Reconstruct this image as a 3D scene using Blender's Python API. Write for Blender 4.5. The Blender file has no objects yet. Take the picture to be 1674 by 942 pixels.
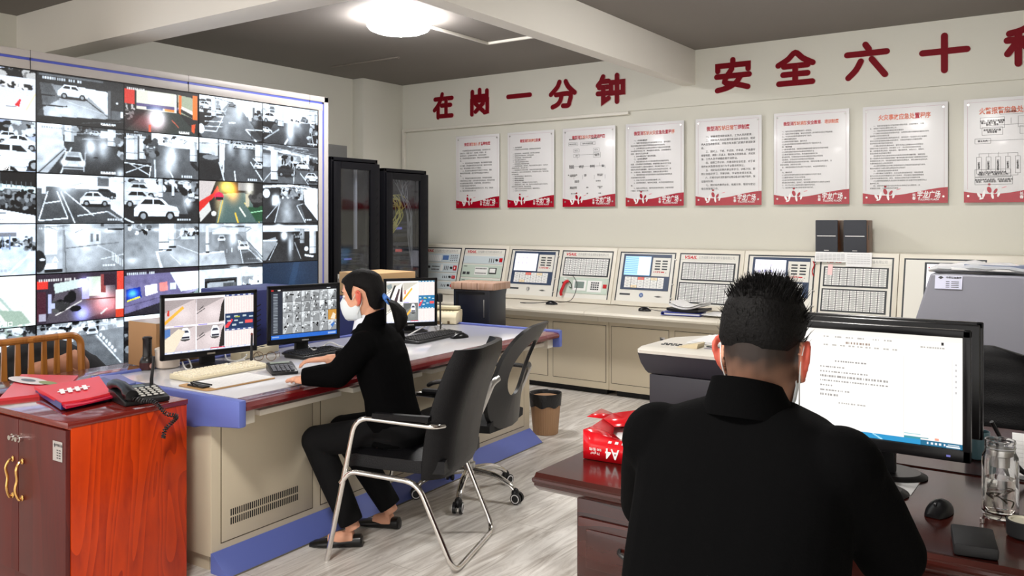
import bpy, bmesh, math, random
import numpy as np
from mathutils import Vector, Matrix, Euler
random.seed(7)
SC = bpy.context.scene
COL = SC.collection
R = math.radians
# ------------------------------------------------------------------ camera
CAM_H = 1.55; YAW = R(34.76); FOC = 1389.0; HOR = 361.0
cam = bpy.data.cameras.new('camera'); cam.sensor_width = 36.0
cam.lens = FOC / 1674 * 36.0
cam.shift_y = -(471.0 - HOR) / 1674
cam.clip_start = .05
co = bpy.data.objects.new('camera', cam); COL.objects.link(co)
co.location = (0, 0, CAM_H); co.rotation_euler = (R(90), 0, YAW)
SC.camera = co
# ------------------------------------------------------------------ colour management, world
vs = SC.view_settings
vs.view_transform = 'Standard'; vs.look = 'None'; vs.gamma = 1; vs.use_curve_mapping = False
vs.exposure = 0.36
LAMP_POWER = 74.0          # emission of the ceiling lamps' diffusers
WORLD_LEVEL = 1.65         # ambient fill added through the unbuilt open side of the room
wd = bpy.data.worlds.new('world'); SC.world = wd; wd.use_nodes = True
bg = wd.node_tree.nodes['Background']
bg.inputs[0].default_value = (1.0, .97, .93, 1); bg.inputs[1].default_value = WORLD_LEVEL
# ------------------------------------------------------------------ helpers: geometry of the view, for placing things at their measured distance
FWD = Vector((-math.sin(YAW), math.cos(YAW), 0)); RGT = Vector((math.cos(YAW), math.sin(YAW), 0)); UP = Vector((0, 0, 1))
EYE = Vector((0, 0, CAM_H))
def ray(x, y): return FWD + RGT * ((x - 837) / FOC) + UP * ((HOR - y) / FOC)
def ptz(x, y, z): d = ray(x, y); return EYE + d * ((z - CAM_H) / d.z)
def pty(x, y, Y): d = ray(x, y); return EYE + d * (Y / d.y)
def ptx(x, y, X): d = ray(x, y); return EYE + d * (X / d.x)
def ptd(x, y, dep): return EYE + ray(x, y) * dep
def srgb(r, g=None, b=None):
    if g is None: r, g, b = [int(r[i:i + 2], 16) for i in (0, 2, 4)]
    f = lambda c: (c / 255 / 12.92) if c / 255 <= .04045 else ((c / 255 + .055) / 1.055) ** 2.4
    return (f(r), f(g), f(b))
# ------------------------------------------------------------------ materials
MATS = {}
def mat(name, col=(.8, .8, .8), rough=.5, metal=0, bump=None, vary=None, coat=0, emit=None, trans=0, ior=1.45, spec=.5, alpha=1, sheen=0):
    if name in MATS: return MATS[name]
    m = bpy.data.materials.new(name); m.use_nodes = True
    nt = m.node_tree; N = nt.nodes; L = nt.links
    b = N['Principled BSDF']
    c4 = (*col[:3], 1)
    b.inputs['Base Color'].default_value = c4
    b.inputs['Roughness'].default_value = rough; b.inputs['Metallic'].default_value = metal
    b.inputs['IOR'].default_value = ior; b.inputs['Specular IOR Level'].default_value = spec
    b.inputs['Coat Weight'].default_value = coat; b.inputs['Coat Roughness'].default_value = .08
    b.inputs['Transmission Weight'].default_value = trans; b.inputs['Alpha'].default_value = alpha
    b.inputs['Sheen Weight'].default_value = sheen
    if emit:
        b.inputs['Emission Color'].default_value = (*emit[0], 1); b.inputs['Emission Strength'].default_value = emit[1]
    if bump or vary:
        tc = N.new('ShaderNodeTexCoord')
    if vary:      # (scale, amount)
        n = N.new('ShaderNodeTexNoise'); n.inputs['Scale'].default_value = vary[0]; n.inputs['Detail'].default_value = 5
        L.new(tc.outputs['Object'], n.inputs['Vector'])
        mx = N.new('ShaderNodeMix'); mx.data_type = 'RGBA'
        a = vary[1]
        mx.inputs[6].default_value = (*[max(0, v * (1 - a)) for v in col[:3]], 1); mx.inputs[7].default_value = (*[min(1, v * (1 + a)) for v in col[:3]], 1)
        L.new(n.outputs['Fac'], mx.inputs[0]); L.new(mx.outputs[2], b.inputs['Base Color'])
    if bump:      # (scale, strength)
        n = N.new('ShaderNodeTexNoise'); n.inputs['Scale'].default_value = bump[0]; n.inputs['Detail'].default_value = 3
        L.new(tc.outputs['Object'], n.inputs['Vector'])
        bp = N.new('ShaderNodeBump'); bp.inputs['Strength'].default_value = bump[1]; bp.inputs['Distance'].default_value = .01
        L.new(n.outputs['Fac'], bp.inputs['Height']); L.new(bp.outputs['Normal'], b.inputs['Normal'])
    MATS[name] = m
    return m
def wood_mat(name, c1, c2, scale, rough=.35, coat=.3, axis='Z', dist=6, stretch=.12):
    m = mat(name, c1, rough, coat=coat); nt = m.node_tree; N = nt.nodes; L = nt.links; b = N['Principled BSDF']
    tc = N.new('ShaderNodeTexCoord'); mp = N.new('ShaderNodeMapping')
    mp.inputs['Scale'].default_value = tuple(stretch if a == axis else 1 for a in 'XYZ')
    L.new(tc.outputs['Object'], mp.inputs['Vector'])
    w = N.new('ShaderNodeTexNoise'); w.inputs['Scale'].default_value = scale; w.inputs['Detail'].default_value = 2; w.inputs['Distortion'].default_value = .6
    L.new(mp.outputs['Vector'], w.inputs['Vector'])
    mu = N.new('ShaderNodeMath'); mu.operation = 'MULTIPLY'; mu.inputs[1].default_value = dist * 2
    L.new(w.outputs['Fac'], mu.inputs[0])
    fr = N.new('ShaderNodeMath'); fr.operation = 'FRACT'; L.new(mu.outputs[0], fr.inputs[0])
    n2 = N.new('ShaderNodeTexNoise'); n2.inputs['Scale'].default_value = scale * 18; n2.inputs['Detail'].default_value = 4
    L.new(mp.outputs['Vector'], n2.inputs['Vector'])
    ad = N.new('ShaderNodeMath'); ad.operation = 'MULTIPLY'; L.new(fr.outputs[0], ad.inputs[0]); L.new(n2.outputs['Fac'], ad.inputs[1])
    mx = N.new('ShaderNodeMix'); mx.data_type = 'RGBA'; mx.inputs[6].default_value = (*c1, 1); mx.inputs[7].default_value = (*c2, 1)
    m2 = N.new('ShaderNodeMath'); m2.operation = 'MULTIPLY'; m2.inputs[1].default_value = 1.5; m2.use_clamp = True
    L.new(ad.outputs[0], m2.inputs[0]); L.new(m2.outputs[0], mx.inputs[0]); L.new(mx.outputs[2], b.inputs['Base Color'])
    return m
def screen_mat(name, strength):
    m = bpy.data.materials.new(name); m.use_nodes = True
    nt = m.node_tree; N = nt.nodes; L = nt.links; b = N['Principled BSDF']
    b.inputs['Base Color'].default_value = (.01, .01, .012, 1); b.inputs['Roughness'].default_value = .35
    a = N.new('ShaderNodeAttribute'); a.attribute_name = 'Col'
    L.new(a.outputs['Color'], b.inputs['Emission Color']); b.inputs['Emission Strength'].default_value = strength
    return m
def attr_mat(name, rough=.6, spec=.3, bump=None):
    m = bpy.data.materials.new(name); m.use_nodes = True
    nt = m.node_tree; N = nt.nodes; L = nt.links; b = N['Principled BSDF']
    b.inputs['Roughness'].default_value = rough; b.inputs['Specular IOR Level'].default_value = spec
    a = N.new('ShaderNodeAttribute'); a.attribute_name = 'Col'
    L.new(a.outputs['Color'], b.inputs['Base Color'])
    if bump:
        tc = N.new('ShaderNodeTexCoord'); n = N.new('ShaderNodeTexNoise'); n.inputs['Scale'].default_value = bump[0]
        L.new(tc.outputs['Object'], n.inputs['Vector'])
        bp = N.new('ShaderNodeBump'); bp.inputs['Strength'].default_value = bump[1]; bp.inputs['Distance'].default_value = .004
        L.new(n.outputs['Fac'], bp.inputs['Height']); L.new(bp.outputs['Normal'], b.inputs['Normal'])
    return m
BLACK = mat('black_plastic', (.012, .012, .013), .38)
BLACKM = mat('black_matte', (.008, .008, .009), .6)
GLOSSB = mat('black_gloss', (.006, .006, .007), .28, spec=.35)
CHROME = mat('chrome', (.78, .76, .73), .16, 1)
STEEL = mat('brushed_steel', (.55, .54, .52), .35, 1)
LEATHER = mat('black_leather', (.005, .005, .006), .38, bump=(220, .25), spec=.28)
WHITEP = mat('white_plastic', srgb(232, 228, 216), .4)
BEIGE = mat('beige_plastic', srgb(222, 211, 180), .45)
PAPER = mat('white_paper', (.86, .86, .86), .7)
CREAM = mat('cream_enamel', srgb(226, 220, 206), .42, vary=(3, .03))
PUTTY = mat('putty_enamel', srgb(204, 192, 168), .45, bump=(500, .04), vary=(4, .04))
BLUEP = mat('blue_enamel', srgb(98, 112, 184), .42, bump=(600, .05))
BLUED = mat('dark_blue_enamel', srgb(40, 48, 110), .45)
MAROON = wood_mat('maroon_lacquer', srgb(92, 22, 18), srgb(62, 12, 12), 3.0, .22, .5, axis='X', dist=3)
MAROOND = wood_mat('dark_mahogany', srgb(66, 22, 15), srgb(40, 12, 9), 3.0, .22, .22, axis='X', dist=3)
RED = mat('signal_red', srgb(196, 18, 30), .35)
GREYT = mat('grey_ink', (.22, .22, .23), .7)
DARKT = mat('dark_ink', (.05, .05, .055), .7)
INK2 = mat('faint_ink', (.45, .45, .46), .7)
CARD = mat('brown_cardboard', srgb(168, 128, 88), .8, vary=(6, .08))
GLASS = mat('clear_glass', (1, 1, 1), .02, trans=1, ior=1.45)
WIRE = mat('white_wire', (.7, .7, .68), .5)
# ------------------------------------------------------------------ helpers: mesh building
class MB:
    def __init__(s): s.bm = bmesh.new(); s.mi = 0; s.M = Matrix()
    def at(s, *a, **k): s.M = trs(*a, **k); return s
    def _add(s, vs, fs):
        v = [s.bm.verts.new(s.M @ Vector(p)) for p in vs]
        for f in fs:
            try:
                q = s.bm.faces.new([v[i] for i in f]); q.material_index = s.mi
            except ValueError: pass
        return v
    def box(s, x0, x1, y0, y1, z0, z1, bev=0, seg=2):
        vs = [(x, y, z) for z in (z0, z1) for y in (y0, y1) for x in (x0, x1)]
        fs = [(0, 2, 3, 1), (4, 5, 7, 6), (0, 1, 5, 4), (2, 6, 7, 3), (0, 4, 6, 2), (1, 3, 7, 5)]
        if bev <= 0: s._add(vs, fs); return s
        t = bmesh.new(); v = [t.verts.new(p) for p in vs]
        for f in fs: t.faces.new([v[i] for i in f])
        bmesh.ops.bevel(t, geom=t.edges[:], offset=bev, segments=seg, affect='EDGES', profile=.5)
        s._merge(t); return s
    def _merge(s, t):
        t.verts.index_update()
        s._add([tuple(v.co) for v in t.verts], [[v.index for v in f.verts] for f in t.faces]); t.free()
    def prism(s, pts, d, frame=None, bev=0):
        """2-D outline extruded by d. frame = (origin, ux, uy); the outline lies in ux, uy and is extruded along ux x uy."""
        o, ux, uy = [Vector(q) for q in (frame or ((0, 0, 0), (1, 0, 0), (0, 1, 0)))]
        n = ux.cross(uy).normalized()
        k = len(pts)
        a = [o + ux * p[0] + uy * p[1] for p in pts]; b = [p + n * d for p in a]
        fs = [list(range(k))[::-1], list(range(k, 2 * k))] + [(i, (i + 1) % k, k + (i + 1) % k, k + i) for i in range(k)]
        if bev <= 0: s._add(a + b, fs); return s
        t = bmesh.new(); v = [t.verts.new(p) for p in a + b]
        for f in fs: t.faces.new([v[i] for i in f])
        bmesh.ops.bevel(t, geom=t.edges[:], offset=bev, segments=2, affect='EDGES', profile=.5)
        s._merge(t); return s
    def poly(s, pts): s._add(pts, [list(range(len(pts)))]); return s
    def loft(s, rings, cap=True, closed=False):
        n = len(rings[0]); vs = [p for r in rings for p in r]; fs = []
        m = len(rings)
        for j in range(m if closed else m - 1):
            for i in range(n):
                a, b = j * n, ((j + 1) % m) * n
                fs.append((a + i, a + (i + 1) % n, b + (i + 1) % n, b + i))
        if cap and not closed: fs += [list(range(n))[::-1], list(range((m - 1) * n, m * n))]
        s._add(vs, fs); return s
    def tube(s, pts, r, n=10, closed=False, cap=True, flat=1.0, upv=None):
        pts = [Vector(p) for p in pts]; m = len(pts)
        rs = r if isinstance(r, (list, tuple)) else [r] * m
        rings = []; u = None
        for i, p in enumerate(pts):
            if closed: t = pts[(i + 1) % m] - pts[i - 1]
            else: t = pts[min(i + 1, m - 1)] - pts[max(i - 1, 0)]
            t = t.normalized() if t.length > 1e-9 else Vector((0, 0, 1))
            if upv is not None: u = Vector(upv)
            elif u is None: u = Vector((0, 0, 1)) if abs(t.z) < .9 else Vector((1, 0, 0))
            w = t.cross(u)
            if w.length < 1e-6: w = t.cross(Vector((.3, .9, .1)))
            w.normalize(); u2 = w.cross(t).normalized()
            if upv is None: u = u2
            rings.append([tuple(p + w * (math.cos(a) * rs[i]) + u2 * (math.sin(a) * rs[i] * flat)) for a in [2 * math.pi * k / n for k in range(n)]])
        return s.loft(rings, cap, closed)
    def cyl(s, p0, p1, r0, r1=None, n=20): return s.tube([p0, p1], [r0, r0 if r1 is None else r1], n)
    def lathe(s, prof, n=28, c=(0, 0, 0), cap=True):
        rings = [[(c[0] + math.cos(2 * math.pi * k / n) * r, c[1] + math.sin(2 * math.pi * k / n) * r, c[2] + z) for k in range(n)] for r, z in prof]
        return s.loft(rings, cap)
    def ball(s, c, r, nu=14, nv=9):
        rx, ry, rz = r if isinstance(r, (list, tuple)) else (r, r, r)
        rings = []
        for j in range(nv):
            a = -math.pi / 2 + math.pi * (j + .5) / nv
            rings.append([(c[0] + rx * math.cos(a) * math.cos(2 * math.pi * k / nu), c[1] + ry * math.cos(a) * math.sin(2 * math.pi * k / nu), c[2] + rz * math.sin(a)) for k in range(nu)])
        return s.loft(rings)
    def mesh(s, me, M=None):
        o = s.M; s.M = o @ (M or Matrix())
        s._add([tuple(v.co) for v in me.vertices], [list(p.vertices) for p in me.polygons]); s.M = o; return s
    def text(s, body, size, frame, depth=0, align='CENTER', bold=0, space=1, res=2, shear=0, line=1.0, width=None):
        """frame = (origin, ux, uy); flat lettering in that plane."""
        me = text_mesh(body, size, align, bold, space, res, shear, line, depth)
        if not me: return s
        o, ux, uy = [Vector(q) for q in frame]; n = ux.cross(uy)
        if width:
            xs = [v.co.x for v in me.vertices]; k = width / (max(xs) - min(xs)); ux = ux * k
        M = Matrix(((ux.x, uy.x, n.x, o.x), (ux.y, uy.y, n.y, o.y), (ux.z, uy.z, n.z, o.z), (0, 0, 0, 1)))
        s.mesh(me, M); bpy.data.meshes.remove(me); return s
    def build(s, name, mats, parent=None, smooth=True, angle=35, loc=None):
        bm = s.bm
        bmesh.ops.recalc_face_normals(bm, faces=bm.faces[:])
        me = bpy.data.meshes.new(name); bm.to_mesh(me); bm.free()
        for m in (mats if isinstance(mats, (list, tuple)) else [mats]): me.materials.append(m)
        if smooth and len(me.polygons):
            me.shade_smooth(); me.set_sharp_from_angle(angle=R(angle))
        o = bpy.data.objects.new(name, me); COL.objects.link(o)
        if parent: o.parent = parent
        if loc: o.location = loc
        return o
def trs(loc=(0, 0, 0), rz=0, rx=0, ry=0, s=1):
    return Matrix.Translation(loc) @ Euler((rx, ry, rz)).to_matrix().to_4x4() @ Matrix.Diagonal((s, s, s, 1))
_text_cache = {}
def text_mesh(body, size, align, bold, space, res, shear, line, depth):
    c = bpy.data.curves.new('lettering', 'FONT'); c.body = body; c.size = size; c.resolution_u = res
    c.align_x = align; c.align_y = 'CENTER'; c.offset = bold * size; c.space_character = space; c.shear = shear; c.space_line = line
    c.extrude = depth
    o = bpy.data.objects.new('lettering', c); COL.objects.link(o)
    dg = bpy.context.evaluated_depsgraph_get()
    me = bpy.data.meshes.new_from_object(o.evaluated_get(dg))
    bpy.data.objects.remove(o); bpy.data.curves.remove(c)
    return me if me and len(me.vertices) else None
def tag(o, label=None, cat=None, group=None, kind=None):
    if label: o['label'] = label
    if cat: o['category'] = cat
    if group: o['group'] = group
    if kind: o['kind'] = kind
    return o
def thing(name, label, cat, loc=(0, 0, 0), rz=0, group=None):
    o = bpy.data.objects.new(name, None); COL.objects.link(o); o.empty_display_size = .1
    o.location = loc; o.rotation_euler = (0, 0, rz)
    return tag(o, label, cat, group)
def struct(name, b, m, parent=None, **k):
    o = b.build(name, m, parent, **k)
    if not parent: o['kind'] = 'structure'
    return o
def dup(root, loc, rz=None, label=None):
    r = root.copy(); COL.objects.link(r); r.location = loc
    if rz is not None: r.rotation_euler = (0, 0, rz)
    if label: r['label'] = label
    for ch in list(root.children):
        c = ch.copy(); COL.objects.link(c); c.parent = r
        for g in list(ch.children):
            d = g.copy(); COL.objects.link(d); d.parent = c
    return r
def arc(pts, k=6):
    """smooth a polyline (Catmull-Rom)"""
    P = [Vector(p) for p in pts]; out = []
    for i in range(len(P) - 1):
        p0, p1, p2, p3 = P[max(i - 1, 0)], P[i], P[i + 1], P[min(i + 2, len(P) - 1)]
        for j in range(k):
            t = j / k
            out.append(.5 * ((2 * p1) + (p2 - p0) * t + (2 * p0 - 5 * p1 + 4 * p2 - p3) * t * t + (3 * p1 - p0 - 3 * p2 + p3) * t ** 3))
    return out + [P[-1]]
def fillet(pts, r, k=6):
    """round the corners of a polyline with radius r"""
    P = [Vector(p) for p in pts]; out = [P[0]]
    for i in range(1, len(P) - 1):
        a = (P[i - 1] - P[i]); b = (P[i + 1] - P[i])
        d = min(r, a.length * .49, b.length * .49)
        A = P[i] + a.normalized() * d; B = P[i] + b.normalized() * d
        for j in range(k + 1):
            t = j / k; out.append(A * (1 - t) ** 2 + P[i] * (2 * t * (1 - t)) + B * t * t)
    return out + [P[-1]]
def rrect(x0, x1, y0, y1, r, k=4):
    out = []
    for cx, cy, a0 in ((x1 - r, y1 - r, 0), (x0 + r, y1 - r, 90), (x0 + r, y0 + r, 180), (x1 - r, y0 + r, 270)):
        out += [(cx + r * math.cos(R(a0 + 90 * j / k)), cy + r * math.sin(R(a0 + 90 * j / k))) for j in range(k + 1)]
    return out
# ------------------------------------------------------------------ the room
CEIL = 3.10; XW = -6.74; YW = 7.30
wallm = mat('wall_paint', srgb(216, 214, 203), .75, bump=(60, .05), vary=(1.2, .02))
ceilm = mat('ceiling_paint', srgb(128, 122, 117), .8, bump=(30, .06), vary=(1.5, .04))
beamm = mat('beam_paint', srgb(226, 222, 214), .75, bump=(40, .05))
fl = mat('laminate_floor', (.5, .46, .4), .3)
nt = fl.node_tree; N = nt.nodes; L = nt.links; pb = N['Principled BSDF']
tc = N.new('ShaderNodeTexCoord'); mp = N.new('ShaderNodeMapping'); L.new(tc.outputs['Object'], mp.inputs['Vector'])
br = N.new('ShaderNodeTexBrick'); br.inputs['Scale'].default_value = 1; mp.inputs['Rotation'].default_value = (0, 0, R(90)); br.inputs['Brick Width'].default_value = 1.2; br.inputs['Row Height'].default_value = .19
br.inputs['Mortar Size'].default_value = .0018; br.offset = .37
br.inputs['Color1'].default_value = (.92, .92, .92, 1); br.inputs['Color2'].default_value = (1, 1, 1, 1); br.inputs['Mortar'].default_value = (.62, .60, .57, 1)
L.new(mp.outputs['Vector'], br.inputs['Vector'])
m2 = N.new('ShaderNodeMapping'); m2.inputs['Scale'].default_value = (7, .8, 1); L.new(tc.outputs['Object'], m2.inputs['Vector'])
gn = N.new('ShaderNodeTexNoise'); gn.inputs['Scale'].default_value = 2.2; gn.inputs['Detail'].default_value = 7; gn.inputs['Roughness'].default_value = .62; gn.inputs['Distortion'].default_value = 1.6
L.new(m2.outputs['Vector'], gn.inputs['Vector'])
cr = N.new('ShaderNodeValToRGB'); e = cr.color_ramp.elements
e[0].position = .30; e[0].color = (*srgb(172, 163, 153), 1); e[1].position = .62; e[1].color = (*srgb(240, 236, 230), 1)
L.new(gn.outputs['Fac'], cr.inputs['Fac'])
mx = N.new('ShaderNodeMix'); mx.data_type = 'RGBA'; mx.blend_type = 'MULTIPLY'; mx.inputs[0].default_value = 1
L.new(cr.outputs['Color'], mx.inputs[6]); L.new(br.outputs['Color'], mx.inputs[7]); L.new(mx.outputs[2], pb.inputs['Base Color'])
b = MB(); b.box(XW - .15, 3.2, -2.2, YW + .15, -.1, 0); struct('floor', b, fl)
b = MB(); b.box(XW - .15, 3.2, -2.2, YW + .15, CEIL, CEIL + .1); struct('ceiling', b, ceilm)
b = MB(); b.box(XW - .15, XW, -2.2, YW + .15, 0, CEIL); struct('wall_left', b, wallm)
b = MB(); b.box(XW, 3.2, YW, YW + .15, 0, CEIL); struct('wall_back', b, wallm)
b = MB(); b.box(3.2, 3.35, -2.2, YW, 0, CEIL); struct('wall_right', b, wallm)
b = MB(); b.box(XW, -6.58, 6.65, YW, 0, CEIL, .004); struct('trim_1', b, wallm)                 # corner pier
b = MB(); b.box(XW, 3.2, 3.14, 3.37, 2.774, CEIL, .004); struct('trim_2', b, beamm)              # beam across the room
b = MB(); b.box(-3.16, -3.03, 3.37, YW, 2.785, CEIL, .004); struct('trim_3', b, beamm)         # beam towards the slogan wall
b = MB(); b.box(-6.58, -3.16, 7.284, YW, 2.594, CEIL); b.box(-3.03, 3.2, 7.284, YW, 2.594, CEIL); b.box(-3.16, -3.03, 7.284, YW, 2.594, 2.785)
struct('trim_4', b, wallm)                                                                      # shallow ledge under the slogan
b = MB(); b.box(-6.57, -3.695, 7.255, YW, 2.560, 2.59, .003); b.box(-6.57, -6.54, 7.26, YW, 1.2, 2.56, .003)
struct('trim_5', b, mat('trunking_white', srgb(222, 218, 208), .45))                            # cable trunking on the wall
b = MB(); b.box(-4.39, -4.365, 5.05, 5.955, 3.078, CEIL, .003); b.box(-4.39, -3.16, 5.93, 5.955, 3.078, CEIL, .003)
struct('trim_6', b, MATS['trunking_white'])                                                    # cable trunking from the lamp
b = MB(); b.box(-6.35, -5.45, 5.965, 5.985, 3.086, CEIL, .002); struct('trim_7', b, mat('trunking_grey', srgb(120, 112, 104), .6))
# ---- ceiling lamps
def ceiling_lamp(x, y, label, col, power, r=.24):
    t = thing('ceiling_lamp', label, 'ceiling lamp', (x, y, CEIL), group='round ceiling lamps')
    b = MB(); b.lathe([(r * .7, 0), (r * .86, 0), (r * .88, -.012), (r * .86, -.03), (r * .7, -.03)], 48); b.build('rim', mat('lamp_rim', (.85, .85, .85), .4), t)
    b = MB(); b.lathe([(.01, -.03), (r * .9, -.03), (r, -.045), (r * 1.0, -.075), (r * .93, -.098), (r * .75, -.115), (r * .4, -.124), (.01, -.126)], 48)
    b.build('diffuser', mat('lamp_light_%d' % int(power * 10 + x * 7), (.9, .9, .9), .5, emit=(col, power)), t)
    return t
ceiling_lamp(-4.383, 4.81, 'lit round white ceiling lamp beside the thin cable trunking', (1, .98, .97), LAMP_POWER)
ceiling_lamp(-1.25, 5.0, 'lit round ceiling lamp in the bay in front of the posters', (1, .98, .945), LAMP_POWER * .9)
ceiling_lamp(-4.6, 1.1, 'lit round ceiling lamp above the red wooden cabinet', (1, .86, .74), LAMP_POWER * .32)
ceiling_lamp(-1.6, .6, 'added unseen round fill lamp on the ceiling above the man in black', (1, .965, .92), LAMP_POWER * 1.5)  # unseen lamp added as fill for the desk front and near floor
# ---- raised characters of the slogan
STROKES = {
 '在': [[(.08, .78), (.95, .78)], [(.45, .97), (.38, .75), (.22, .5), (.05, .33)], [(.24, .52), (.24, .02)], [(.42, .50), (.88, .50)], [(.65, .68), (.65, .07)], [(.36, .06), (.95, .06)]],
 '岗': [[(.5, .98), (.5, .73)], [(.14, .93), (.14, .72), (.86, .72), (.86, .93)], [(.12, .02), (.12, .56), (.88, .56), (.88, .09), (.74, .06)], [(.30, .44), (.68, .12)], [(.68, .44), (.30, .12)]],
 '一': [[(.03, .5), (.97, .5)]],
 '分': [[(.38, .95), (.30, .76), (.05, .50)], [(.62, .95), (.72, .74), (.96, .50)], [(.25, .47), (.78, .47), (.76, .15), (.70, .04), (.52, .04)], [(.47, .47), (.42, .25), (.30, .10), (.12, .02)]],
 '钟': [[(.24, .97), (.17, .80), (.05, .66)], [(.18, .79), (.44, .79)], [(.10, .58), (.42, .58)], [(.05, .36), (.44, .36)], [(.25, .58), (.25, .05), (.44, .17)], [(.53, .72), (.96, .72), (.96, .34), (.53, .34), (.53, .72)], [(.745, .97), (.745, .02)]],
 '安': [[(.5, .97), (.5, .86)], [(.07, .64), (.07, .80), (.93, .80), (.93, .64)], [(.47, .68), (.27, .28), (.60, .18), (.92, .07)], [(.73, .46), (.60, .24), (.36, .09), (.06, .02)], [(.04, .46), (.96, .46)]],
 '全': [[(.05, .62), (.30, .78), (.5, .97), (.70, .78), (.95, .62)], [(.20, .57), (.82, .57)], [(.18, .32), (.82, .32)], [(.07, .05), (.94, .05)], [(.5, .57), (.5, .05)]],
 '六': [[(.47, .98), (.55, .84)], [(.03, .72), (.97, .72)], [(.36, .50), (.24, .25), (.06, .04)], [(.62, .54), (.93, .06)]],
 '十': [[(.02, .55), (.98, .55)], [(.5, .98), (.5, .02)]],
 '秒': [[(.45, .95), (.30, .88), (.10, .84)], [(.05, .66), (.50, .66)], [(.28, .88), (.28, .02)], [(.27, .62), (.06, .30)], [(.30, .60), (.48, .42)], [(.74, .97), (.74, .40)], [(.60, .78), (.54, .55)], [(.88, .80), (.97, .58)], [(.95, .45), (.85, .22), (.55, .02)]]}
chm = mat('slogan_red', srgb(118, 2, 20), .6, spec=.2); che = mat('slogan_edge', srgb(226, 190, 190), .5)
def wall_char(ch, x0, x1, z0, z1, label):
    face = MB(); edge = MB(); w, h = x1 - x0, z1 - z0; hw = .0245
    for si, st in enumerate(STROKES[ch]):
        P = [Vector((x0 + hw + p[0] * (w - 2 * hw), z0 + hw + p[1] * (h - 2 * hw))) for p in st]
        cl = (P[0] - P[-1]).length < 1e-6
        if len(P) > 2 and ch not in ('岗', '钟', '安') or (ch in '安' and si in (2, 3)): P = [Vector(p[:2]) for p in arc([(p.x, p.y, 0) for p in P], 4)]
        # offset outline with round caps
        left, right = [], []
        for i, p in enumerate(P):
            d0 = (P[i] - P[i - 1]).normalized() if i else (P[1] - P[0]).normalized()
            d1 = (P[i + 1] - P[i]).normalized() if i < len(P) - 1 else d0
            if cl and i in (0, len(P) - 1): d0 = (P[-1] - P[-2]).normalized(); d1 = (P[1] - P[0]).normalized()
            t = (d0 + d1).normalized(); n = Vector((-t.y, t.x)); k = hw / max(.4, n.dot(Vector((-d0.y, d0.x))))
            left.append(p + n * k); right.append(p - n * k)
        e1 = (P[-1] - P[-2]).normalized(); e0 = (P[0] - P[1]).normalized()
        def cap(c, d): a0 = math.atan2(d.y, d.x); return [c + Vector((math.cos(a0 + R(t)), math.sin(a0 + R(t)))) * hw for t in (60, 30, 0, -30, -60)]
        out = left + ([] if cl else cap(P[-1], e1)) + right[::-1] + ([] if cl else cap(P[0], e0))
        y0 = 7.284 - .012 - si * .00025
        segs = [(left[i], left[i + 1], right[i + 1], right[i]) for i in range(len(P) - 1)]
        fr = ((0, y0, 0), (1, 0, 0), (0, 0, 1))
        for q in segs: face.poly([(p.x, y0, p.y) for p in q])
        if not cl:
            face.poly([(p.x, y0, p.y) for p in [left[-1]] + cap(P[-1], e1) + [right[-1]]]); face.poly([(p.x, y0, p.y) for p in [right[0]] + cap(P[0], e0) + [left[0]]])
        for ol in ([out] if not cl else [left[:-1], right[:-1]]):
            m = len(ol)
            # slightly wider clear acrylic edge behind the face
            for i in range(m):
                p, q = ol[i], ol[(i + 1) % m]
                edge.poly([(p.x, y0, p.y), (q.x, y0, q.y), (q.x, 7.2835, q.y), (p.x, 7.2835, p.y)])
    t = thing('slogan_character', label, 'wall lettering', ((x0 + x1) / 2, 7.284, z0), group='raised red slogan characters on the wall')
    for bb, nm, mm in ((face, 'face', chm), (edge, 'edge', che)):
        o = bb.build(nm, mm, t, smooth=False); o.matrix_parent_inverse = Matrix.Translation(-Vector(t.location))
    return t
CH = [('在', -6.135, -5.81, 'reads 在, leftmost one, next to the corner pier'), ('岗', -5.63, -5.31, 'reads 岗, right of the leftmost 在'), ('一', -5.13, -4.79, 'reads 一, a single long bar'),
      ('分', -4.61, -4.255, 'reads 分, between the single bar and 钟'), ('钟', -4.07, -3.72, 'reads 钟, just left of the beam'), ('安', -2.86, -2.49, 'reads 安, first one right of the beam'),
      ('全', -2.315, -1.945, 'reads 全, with a roof over 王'), ('六', -1.745, -1.375, 'reads 六, between 全 and the cross-shaped 十'), ('十', -1.18, -.81, 'reads 十, shaped as a plain cross'), ('秒', -.615, -.26, 'reads 秒, cut by the right edge of the photo')]
for c, xa, xb, lb in CH:
    wall_char(c, xa, xb, *((2.665, 2.98) if c != '一' else (2.80, 2.89)) if xa < -3 else (2.68, 3.005), 'dark red raised wall character that ' + lb)
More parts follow.
